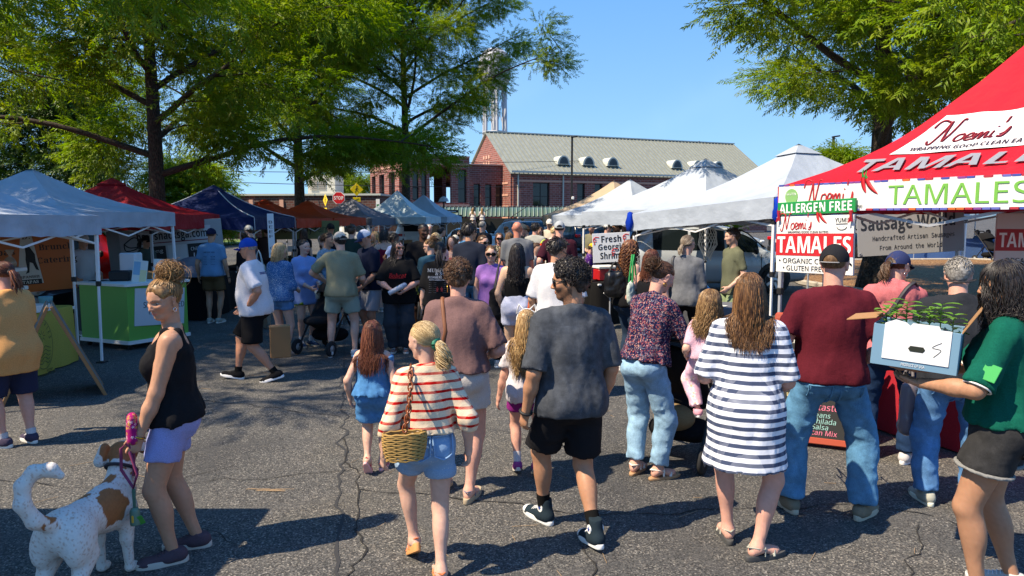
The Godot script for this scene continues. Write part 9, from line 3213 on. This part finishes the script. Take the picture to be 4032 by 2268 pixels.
func build_held():

	shirt_print("bobcat","Bobcat",Color(0.72,0.07,0.10),0.0,0.700,0.062,0.24,"serif",false,0.25)
	shirt_print("bobcat","________",Color(0.78,0.2,0.22),-0.02,0.675,0.03,0.20,"sans",false,0.2)
	for q in [["MUMFORD",0.0,0.775,0.042,0.32,"serif"],["& SONS",0.05,0.750,0.042,0.21,"serif"],["RUSHMERE",-0.06,0.722,0.030,0.18,"bold"],["NORTH AMERICA TOUR 2025",0.0,0.702,0.017,0.27,"bold"]]:
		shirt_print("tour",q[0],Color(0.72,0.72,0.74),q[1],q[2],q[3],q[4],q[5])
	for k in 6:
		shirt_print("tour","=- -=",Color(0.5,0.5,0.52),-0.09,0.680 - k*0.015,0.011,0.10)
		shirt_print("tour","-=- =",Color(0.5,0.5,0.52),0.09,0.680 - k*0.015,0.011,0.10)
	shirt_print("tour","* *",Color(0.6,0.18,0.18),0.0,0.63,0.10,0.09,"bold")
	shirt_print("bluetee","===",Color(0.12,0.2,0.32),0.0,0.745,0.05,0.2)
	for k in 8:shirt_print("bluetee",["==","o","-","oo","=","--","o","="][k],Color(0.14,0.24,0.38),-0.07+0.14*(k % 2),0.70 - 0.027*(k/2),0.022,0.07)
	shirt_print("teal","BARE",Color(0.75,0.76,0.72),0.0,0.76,0.04,0.17,"bold")
	shirt_print("jersey","W",Color(0.85,0.87,0.86),0.02,0.755,0.075,0.08,"bold")
	shirt_print("whitetee","==",Color(0.15,0.25,0.55),0.0,0.755,0.06,0.2,"bold")

	ring_on("tank","bracelet",J_("tank","lwr"),P.tank.J.lhd,0.031,0.005,mat("gold",Color(0.83,0.62,0.25),0.25,1.0))
	ring_on("gray","wrist_watch",J_("gray","lwr"),P.gray.J.lhd,0.034,0.010,M("black"))
	ring_on("bluetee","wrist_watch",J_("bluetee","rwr"),P.bluetee.J.rhd,0.032,0.010,M("black"))
	for e in [["tank",1.0,0.010,"d8d8d8"],["mauve",1.0,0.028,"c9a04a"],["pink",-1.0,0.018,"d8d8d8"],["floral",-1.0,0.012,"c9a04a"]]:
		var J:Dictionary=P[e[0]].J
		var c:=hp(J,0.335*e[1],-0.20,-0.02)
		var l:=PA()
		for i in 15:l.append(c+J.Hb*V(0,cos(TAU*i/14)*e[2] - e[2],sin(TAU*i/14)*e[2]))
		var mb:=MB.new()
		mb.tube(l,PackedFloat32Array([0.0028]),5,false)
		obj("earring",mb,mat("jewel_"+e[3],Color.html(e[3]),0.25,1.0),P[e[0]].node)
	var dog:=V(-2.20,0,-3.60)
	var hand:=wp("tank",J_("tank","lwr")+P.tank.J.lhd.normalized()*0.08)
	var coll:=dog+V(0.03,0.545,-0.37)
	var lp:=PA()
	for i in 13:
		var t:=i/12.0
		lp.append(coll.lerp(hand,t) - Vector3.UP*0.09*4*t*(1 - t))
	for q in [V(-0.02,0.05,0.03),V(-0.05,0.02,0.03),V(-0.06,-0.10,0.02),V(0.0,-0.20,0.02),V(0.03,-0.12,0.03),V(-0.01,0.0,0.02)]:lp.append(hand+q)
	var mb:=MB.new()
	mb.tube(lp,PackedFloat32Array([0.008]),8)
	tag(obj("dog_leash",mb,col("7a2a52")),"burgundy rope leash from the spotted dog to the hand of the black tank top","leash")
	var ph:=thing("bag_dispenser","sage green dog bag dispenser hanging from the leash","dispenser",hand+V(0.0,-0.36,0.02))
	mb=MB.new()
	mb.lathe([W(0.001,-0.045),W(0.024,-0.045),W(0.026,-0.04),W(0.026,0.03),W(0.018,0.048),W(0.001,0.05)],16)
	obj("dispenser_body",mb,col("5d7a68",0.5),ph)
	bx("slot",ph,col("d8a832"),X(V(0,-0.005,0.026)),V(0.012,0.04,0.004),0.002)
	bx("strap",ph,col("4a6a58"),X(V(0,0.10,0)),V(0.018,0.11,0.006),0.002)
	bx("loose_bag",ph,col("3c8a34"),X(V(0.03,-0.02,0),30,20,20),V(0.03,0.06,0.006),0.002)
	soft_bag("pink and yellow flowered cloth pouch hanging at the hip of the black tank top",wp("tank",V(0.16,0.83,0.19)),V(0.10,0.22,0.06),-60,cloth(Color.WHITE,7.0,0.4,pattern("puffs")))
	build_dog(dog)

	var sb:=thing("straw_bag","woven straw shoulder bag on a tortoiseshell chain","bag",wp("stripe",V(0.15,0.79,-0.17)),-165)
	sb.scale=Vector3.ONE*0.78
	var rows:=15
	for j in rows:
		var l:=PA()
		var w:=lerpf(0.12,0.145,sin(PI*j/rows*0.7))
		for i in 29:
			var a:=TAU*i/28
			l.append(V(cos(a)*w,-0.09+j*0.0125+0.004*sin(i*2.0+j*PI),sin(a)*0.055))
		mb=MB.new()
		mb.tube(l,PackedFloat32Array([0.0078]),5,false)
		obj("straw_coil",mb,mat("straw_weave",Color(0.66,0.52,0.28),0.85),sb)
	bx("lining",sb,mat("straw_dark",Color(0.42,0.32,0.17),0.9),X(V(0,-0.005,0)),V(0.22,0.16,0.08),0.03)
	var a0:=wp("stripe",V(0.15,0.87,-0.17))
	var a1:=wp("stripe",tp(P.stripe.J,P.stripe.J.sw*0.75,P.stripe.J.nb+0.02,-0.03))
	for i in 12:
		var c:=a0.lerp(a1,(i+0.5)/12.0)+(P.stripe.node as Node3D).basis*V(0,0,-0.07*sin(PI*(i+0.5)/12.0))
		var l:=PA()
		var d:=(a1 - a0).normalized()
		var sdv:=d.cross(Vector3.BACK if i % 2 == 0 else Vector3.RIGHT).normalized()
		for k in 11:l.append(c+d*cos(TAU*k/10)*0.024+sdv*sin(TAU*k/10)*0.012)
		mb=MB.new()
		mb.tube(l,PackedFloat32Array([0.005]),6,false)
		obj("chain_link",mb,mat("tortoise",Color(0.50,0.26,0.10),0.3),sb).position=Vector3.ZERO
		(sb.get_child(sb.get_child_count() - 1) as Node3D).transform=sb.transform.affine_inverse()

	var J:Dictionary=P.cat.J
	for s in [-1.0,1.0]:
		mb=MB.new()
		var tri:=PA([hp(J,0.12*s,0.50,-0.02),hp(J,0.30*s,0.70,-0.02),hp(J,0.40*s,0.36,-0.02),hp(J,0.12*s,0.50,-0.02)])
		mb.tube(tri,PackedFloat32Array([0.009]),7)
		obj("cat_ear",mb,cloth(Color(0.86,0.86,0.86),30.0),P.cat.node)
	var hbp:=PA()
	for i in 13:
		var a:=PI*i/12
		hbp.append(hp(J,cos(a)*0.38,0.10+sin(a)*0.43,-0.02))
	mb=MB.new()
	mb.tube(hbp,PackedFloat32Array([0.007]),6)
	obj("headband",mb,M("white"),P.cat.node)

	strap_on("mauve",[V(0.066,0.83,0.03),V(0.060,0.84,-0.03),V(0.04,0.75,-0.12),V(0.085,0.585,-0.13)],0.013,"7a4a2a","bag_strap")
	strap_on("graysleeve",[V(0.085,0.83,0.02),V(0.09,0.82,-0.04),V(0.105,0.70,-0.10),V(0.125,0.60,-0.08)],0.017,"3a3c40","bag_strap")
	strap_on("pink",[V(-0.085,0.83,0.0),V(-0.07,0.82,-0.05),V(0.02,0.74,-0.12),V(0.10,0.65,-0.10)],0.017,"2a2a30","bag_strap")
	soft_bag("dark grey shoulder bag on the hip of the grey long sleeves",wp("graysleeve",V(0.26,0.98,-0.08)),V(0.24,0.30,0.12),110,cloth(Color(0.24,0.25,0.27),7.0))
	soft_bag("large black shoulder bag with grey lining carried by the lilac top",wp("purple",V(0.16,0.86,0.20)),V(0.36,0.46,0.16),15,cloth(Color(0.13,0.13,0.14),6.0),"3c3c40",0.36)
	soft_bag("black leather backpack of the person with curly auburn hair",wp("curlyred",V(-0.02,1.13,-0.20)),V(0.28,0.38,0.16),0,mat("black_leather",Color(0.085,0.085,0.09),0.35),"18181a",0.1,"backpack")
	soft_bag("orange backpack of the blond person in the far crowd",wp("backpacker",V(0.0,1.17,-0.18)),V(0.30,0.46,0.18),0,cloth(Color(0.82,0.26,0.08),7.0),"c8e03a",0.06,"backpack")
	soft_bag("orange tote bag held beside the loose white tee",wp("whiteman",V(0.30,0.66,0.10)),V(0.26,0.34,0.08),60,cloth(Color(0.80,0.28,0.08),7.0),"c2501a",0.3)
	soft_bag("white and green tote over the shoulder of the dark red hair",wp("darkred",V(0.20,1.08,-0.06)),V(0.26,0.30,0.10),60,cloth(Color(0.76,0.80,0.76),7.0),"1f8a46",0.3)
	soft_bag("white tote with scribbled print carried by the person in dark clothes",wp("tote",V(-0.26,0.92,0.0)),V(0.26,0.34,0.09),0,cloth(Color(0.72,0.76,0.74),7.0),"c8c8c4",0.25)
	soft_bag("small black handbag carried by the concert tour tee",wp("tour",V(0.28,0.56,0.03)),V(0.20,0.20,0.09),90,cloth(Color(0.1,0.1,0.1),7.0),"1a1a1a",0.2)
	soft_bag("grey translucent plastic bag hanging from the charcoal tee's left hand",wp("darktee",V(0.20,0.62,0.22)),V(0.20,0.56,0.14),40,mat("plastic_grey",Color(0.46,0.43,0.47),0.3),"6a666a",0.10)
	tag(bx("paper_bag",null,M("card"),X(V(-3.05,0.33,-9.3),20),V(0.26,0.42,0.16),0.01),"brown paper bag on the ground behind the white tee","paper bag")
	mb=MB.new()
	var r:=RandomNumberGenerator.new()
	r.seed=3
	var gp:=wp("teal",V(-0.02,0.92,0.30))
	for i in 60:
		var d:=V(r.randfn()*0.5,-1+r.randfn()*0.3,r.randfn()*0.5).normalized()*r.randf_range(0.12,0.26)
		mb.tube(PA([gp,gp+d*0.5+V(0,0.03,0),gp+d]),PackedFloat32Array([0.004,0.006,0.002]),4)
	tag(obj("greens",mb,col("56702e")),"bunch of long green herbs held by the teal tee","herbs")

	hold_cup("gray","r","white lidded tumbler in the right hand of the washed grey tee","c4c4c4",V(0.1,1,0))
	hold_cup("ltblue","r","clear plastic cup held by the open light blue shirt","b4b8b0",Vector3.UP,0.12)
	var tb:=thing("tumbler","white lidded tumbler held across the black tee with red script","tumbler",wp("bobcat",V(0.0,0.95,0.31)),4)
	tb.rotation_degrees.z=-62
	mb=MB.new()
	mb.lathe([W(0.001,-0.13),W(0.033,-0.13),W(0.036,0.06),W(0.036,0.10),W(0.001,0.10)],18)
	obj("cup",mb,col("c6c8d0",0.4),tb)
	mb=MB.new()
	mb.lathe([W(0.037,0.09),W(0.034,0.13),W(0.015,0.15),W(0.001,0.15)],18)
	obj("lid",mb,col("9aa4b8",0.3),tb)
	tag(bx("phone",null,M("black"),X(wp("phone",V(0,1.10,0.36)),-15,-40),V(0.075,0.15,0.01),0.004),"phone held by the olive tee under the farthest white tent","phone")
	tag(bx("phone",null,M("black"),X(wp("orange",V(0.02,1.05,0.42)),-112,-40),V(0.075,0.15,0.01),0.004),"phone held by the oversized orange tee","phone")

	J=P.floral.J
	for i in 5:
		mb=MB.new()
		mb.tube(PA([hp(J,0.10 - i*0.05,0.28,-0.56),hp(J,0.10 - i*0.05,0.16,-0.74),hp(J,0.10 - i*0.05,0.0,-0.66)]),PackedFloat32Array([0.008,0.010,0.004]),6)
		obj("hair_clip",mb,mat("tortoise",Color.WHITE),P.floral.node)
	J=P.darktee.J
	var cord:=PA()
	for i in 13:
		var a:=PI*(1.0+i/12.0)
		cord.append(hp(J,cos(a)*0.43,-0.12 - 0.22*sin(PI*i/12.0),sin(a)*0.36 - 0.03))
	mb=MB.new()
	mb.tube(cord,PackedFloat32Array([0.010]),7,true,0.5)
	obj("headphone_band",mb,M("black"),P.darktee.node)

	for id in ["maroon","darktee","jersey","stripe"]:
		for s in [-1.0,1.0]:back_pocket(id,s)

	for k in ["l","r"]:
		var S:=J_("jersey",k+"sh")
		var E:=J_("jersey",k+"el")
		ring_on("jersey","sleeve_trim",S.lerp(E,0.945),E - S,0.062,0.005,M("white"))
	var pj:=P.jersey.made.jersey as Node
	var S0:=J_("jersey","lsh").lerp(J_("jersey","lel"),0.62)
	bx("sleeve_patch",pj,col("2f9a4a"),Transform3D(basis_y((J_("jersey","lsh") - J_("jersey","lel")).normalized()).rotated(Vector3.UP,0.0),to_cloth("jersey",S0+V(0.25,0,-0.02),V(-1,0,0),0.003)),V(0.006,0.085,0.07),0.002)
	var bq:=thing("produce_box","pale blue and white produce carton with hand hole, held by the green jersey","carton",wp("jersey",V(0.13,1.30,0.38)),-35)
	bq.scale=Vector3.ONE*0.96
	bq.rotation_degrees.z=-3
	var cw:=col("e0e2e4",0.6)
	var cb:=col("6f93ac",0.6)
	for q in [[V(0,0,0.15),V(0.40,0.22,0.008)],[V(0,0,-0.15),V(0.40,0.22,0.008)],[V(-0.2,0,0),V(0.008,0.22,0.292)],[V(0.2,0,0),V(0.008,0.22,0.292)],[V(0,-0.108,0),V(0.392,0.006,0.29)]]:bx("carton_wall",bq,cb,X(q[0]),q[1],0.001)
	mb=MB.new()
	mb.extrude(PackedVector2Array([W(-0.15,-0.07),W(0.16,-0.07),W(0.16,0.115),W(0.11,0.115),W(0.10,0.135),W(-0.02,0.135),W(-0.03,0.12),W(-0.05,0.135),W(-0.10,0.145),W(-0.15,0.12)]),0.004,X(V(0,0,0.157)))
	obj("white_panel",mb,cw,bq)
	mb=MB.new()
	mb.extrude(PackedVector2Array([W(-0.02,-0.015),W(0.04,-0.015),W(0.05,0.0),W(0.04,0.015),W(-0.02,0.015),W(-0.03,0.0)]),0.004,X(V(0,0,0.1585)))
	obj("hand_hole",mb,col("1e241a"),bq)
	lettering("PRODUCE OF USA",col("e0e2e4"),bq,X(V(0,-0.09,0.156)),0.014,0.11)
	obj("scribble",strokes_mb([[W(0.12,0.05),W(0.08,0.02),W(0.12,0.01),W(0.09,-0.03)]],Vector2.ONE,0.002),M("black"),bq).position.z=0.16
	bx("flap",bq,M("card"),X(V(-0.27,0.125,0.0),0,0,12),V(0.15,0.006,0.28),0.001)
	bx("flap",bq,M("card"),X(V(0.235,0.17,0.0),0,0,62),V(0.15,0.006,0.28),0.001)
	var pm:=mat("plant_leaf",Color(0.34,0.52,0.14),0.5)
	pm.backlight_enabled=true
	pm.backlight=Color(0.3,0.35,0.08)
	for k in 7:
		var pln:=thing("seedling","leafy green seedling in the produce carton, %s" % ["at its left end","left of the middle","low in the middle","right of the middle","tallest, at its right end","behind the right one","at the back of the box"][k],"plant",bq.transform*V(-0.16+k*0.053,-0.02,0.04*(k % 3) - 0.02),k*50.0,"seedlings in the carton")
		mb=MB.new()
		mb.rod(Vector3.ZERO,V(0,0.16+0.03*(k % 3),0),0.003,5)
		obj("stem",mb,pm,pln)
		for i in 11:
			var a:=i*2.4
			var d:=V(cos(a),0.45,sin(a)).normalized()
			var L:=r.randf_range(0.07,0.11)
			var base:=V(0,0.10+0.009*i+0.03*(k % 3),0)
			var sd2:=d.cross(Vector3.UP).normalized()
			var g:=PA()
			for j in 5:
				var t:=j/4.0
				var w:=L*0.20*sin(PI*clampf(t*0.96+0.02,0,1))
				var c:=base+d*L*t - Vector3.UP*L*0.35*t*t
				for x in 3:g.append(c+sd2*w*(x - 1) - Vector3.UP*(0.004 if x == 1 else 0.0))
			mb=MB.new()
			mb.grid(g,3,5)
			obj("leaf",mb,pm,pln)
	var pd:=Fld.new()
	folds(pd,0.02,V(6,6,6))
	for q in [[0,0.34,0.12,0.10,0.10,0.11],[0,0.33,-0.06,0.09,0.09,0.13],[0,0.48,0.24,0.075,0.08,0.08],[0,0.45,0.34,0.04,0.035,0.06],[0,0.45,-0.2,0.035,0.06,0.035]]:pd.ell(V(q[0],q[1],q[2]),V(q[3],q[4],q[5]),Basis(),0.05)
	for s in [-1.0,1.0]:
		pd.cap(V(0.06*s,0.30,0.14),V(0.06*s,0.03,0.14),0.045,0.035,0.02)
		pd.cap(V(0.065*s,0.30,-0.12),V(0.065*s,0.16,-0.10),0.055,0.04,0.02)
		pd.cap(V(0.065*s,0.16,-0.10),V(0.065*s,0.03,-0.14),0.036,0.034,0.02)
		pd.ell(V(0.075*s,0.45,0.22),V(0.03,0.08,0.045),Basis(),0.02)
	var po:=obj("dog",surf(pd,0.016),cloth(Color(0.66,0.58,0.50),20.0,1.0))
	po.transform=X(V(-4.38,0,-12.3),140)
	tag(po,"small pale curly dog standing by the beef stall","dog")
func ring_on(id:String,called:String,at:Vector3,axis:Vector3,r:float,th:float,m:Material):
	var b:=basis_y(axis.normalized())
	var l:=PA()
	for i in 17:l.append(at+b*V(cos(TAU*i/16)*r,0,sin(TAU*i/16)*r))
	var mb:=MB.new()
	mb.tube(l,PackedFloat32Array([th]),7,false)
	obj(called,mb,m,P[id].node)
func back_pocket(id:String,s:float):
	var J:Dictionary=P[id].J
	var f:=Fld.new()
	var H:float=J.H
	var e:float=P[id].bot.get("e",0.012)
	f.ell(tp(J,0,0.535,-0.004),V(J.hw,0.09,0.069*J.w)*H+Vector3.ONE*e,J.Pb,0.04)
	for sg in [-1.0,1.0]:
		f.ell(tp(J,0.043*sg*J.w,0.513,-0.036),V(0.050,0.055,0.046)*H*sqrt(J.w)+Vector3.ONE*e,J.Pb,0.035)
	var g:=PA()
	var o:=[]
	var k:float=J.s
	var pl:=[W(-0.068,0.07),W(0.068,0.07),W(0.062,-0.055),W(0.0,-0.085),W(-0.062,-0.055),W(-0.068,0.07)]
	for i in 5:
		for j in 5:
			var q:Vector2=pl[i].lerp(pl[i+1],j/5.0)
			var p:=tp(J,0.047*s*J.w,minf(0.527,P[id].top.hem - 0.046),-0.2)+V(q.x*k,q.y*k,0)
			for n in 12:
				p += V(0,0,1)*(f.ev(p,f.all) - 0.008)*0.9
			g.append(p)
	g.append(g[0])
	var mb:=MB.new()
	mb.tube(g,PackedFloat32Array([0.0055]),5,false)
	var nm:String="jeans" if P[id].bot.k == "jeans" else "shorts"
	obj("pocket_seam",mb,P[id].made[nm].mesh.surface_get_material(0),P[id].made[nm])
func build_dog(at:Vector3):
	var t:=thing("dog","large white dog with brown patches, tail curled up, on the burgundy leash","dog",at,180)
	t.scale=Vector3.ONE*0.92
	var f:=Fld.new()
	folds(f,0.002,V(5,5,5))
	f.ell(V(0,0.43,0.17),V(0.125,0.145,0.20),Basis(),0.05)
	f.ell(V(0,0.455,-0.06),V(0.108,0.115,0.22),Basis(),0.06)
	f.ell(V(0,0.47,-0.24),V(0.105,0.12,0.13),Basis(),0.06)
	f.cap(V(0,0.50,0.30),V(0.04,0.62,0.42),0.088,0.070,0.05)
	f.ell(V(0.06,0.655,0.47),V(0.085,0.078,0.082),Basis(),0.03)
	f.cap(V(0.10,0.635,0.48),V(0.20,0.605,0.515),0.048,0.034,0.03)
	for s in [-1.0,1.0]:
		var x:float=0.085*s
		f.cap(V(x,0.40,0.22),V(x,0.22,0.20),0.058,0.036,0.04)
		f.cap(V(x,0.22,0.20),V(x,0.05,0.215),0.034,0.026,0.02)
		f.ell(V(x,0.028,0.24),V(0.034,0.028,0.052),Basis(),0.02)
		f.ell(V(x*1.05,0.40,-0.25),V(0.068,0.13,0.105),Basis.from_euler(V(0.25,0,0)),0.05)
		f.cap(V(x*1.1,0.32,-0.20),V(x*1.15,0.17,-0.34),0.058,0.032,0.03)
		f.cap(V(x*1.15,0.17,-0.34),V(x*1.15,0.05,-0.32),0.031,0.027,0.02)
		f.ell(V(x*1.15,0.028,-0.295),V(0.034,0.028,0.05),Basis(),0.02)
	f.cap(V(0.135,0.71,0.40),V(0.155,0.63,0.385),0.030,0.040,0.02)
	f.cap(V(0.0,0.72,0.50),V(-0.055,0.665,0.53),0.030,0.038,0.02)
	var tl:=[V(0,0.54,-0.34),V(0.03,0.60,-0.42),V(0.065,0.70,-0.45),V(0.07,0.79,-0.43),V(0.03,0.85,-0.40),V(-0.04,0.855,-0.38),V(-0.085,0.82,-0.37)]
	for i in 6:f.cap(tl[i],tl[i+1],0.040 - i*0.001,0.040 - (i+1)*0.001 if i < 5 else 0.02,0.02)
	var mb:=surf(f,0.0085)
	mb.colored=true
	var white:=Color(0.68,0.62,0.56)
	var brown:=Color(0.30,0.115,0.035)
	for i in mb.v.size():
		var p:=mb.v[i]
		var w:float=shared_noise.get_noise_3dv(p*14.0)*0.03
		var c:=white*(1.0+0.12*shared_noise.get_noise_3dv(p*90.0))
		var fr:float=shared_noise.get_noise_3dv(p*55.0+V(7,0,0))
		if fr > 0.42:c=c.lerp(Color(0.42,0.22,0.13),0.65)
		for q in [[-0.10,0.49,0.06,0.115],[0.09,0.53,0.12,0.05],[0.06,0.56,-0.02,0.06],[0.03,0.57,0.22,0.05],[0.0,0.57,-0.36,0.045],[0.02,0.55,0.36,0.07]]:
			if p.distance_to(V(q[0],q[1],q[2]))+w < q[3]:c=brown*(1.0+0.2*fr)
		if p.y > 0.56 and p.z > 0.36:
			var blaze:=absf(p.z - 0.50+(p.y - 0.70)*0.2) < 0.022+w*0.5 and p.y > 0.66
			if p.y > 0.635+w and p.x < 0.145 and not blaze:c=brown*(1.0+0.25*fr)
			if p.x > 0.215:c=Color(0.05,0.03,0.03)
		c.a=1.0
		mb.c[i]=c
	obj("body",mb,spec_mat(["vc","dog_coat",0.75]),t)
	mb=MB.new()
	mb.ball(V(0.165,0.655,0.445),Vector3.ONE*0.011,10)
	obj("eye",mb,M("dark_lens"),t)
	mb=MB.new()
	mb.ball(V(0.185,0.565,0.51),V(0.03,0.008,0.016),10)
	obj("tongue",mb,col("8a3c40"),t)
	var l:=PA()
	for i in 21:
		var a:=TAU*i/20
		l.append(V(0.028,0.585,0.385)+V(cos(a)*0.088,sin(a)*0.055+0.0,-sin(a)*0.072))
	mb=MB.new()
	mb.tube(l,PackedFloat32Array([0.011]),6,false)
	obj("collar",mb,col("2c2228"),t)
func PA(a=[])->PackedVector3Array:
	return PackedVector3Array(a)
func W(x:float,y:float)->Vector2:
	return Vector2(x,y)
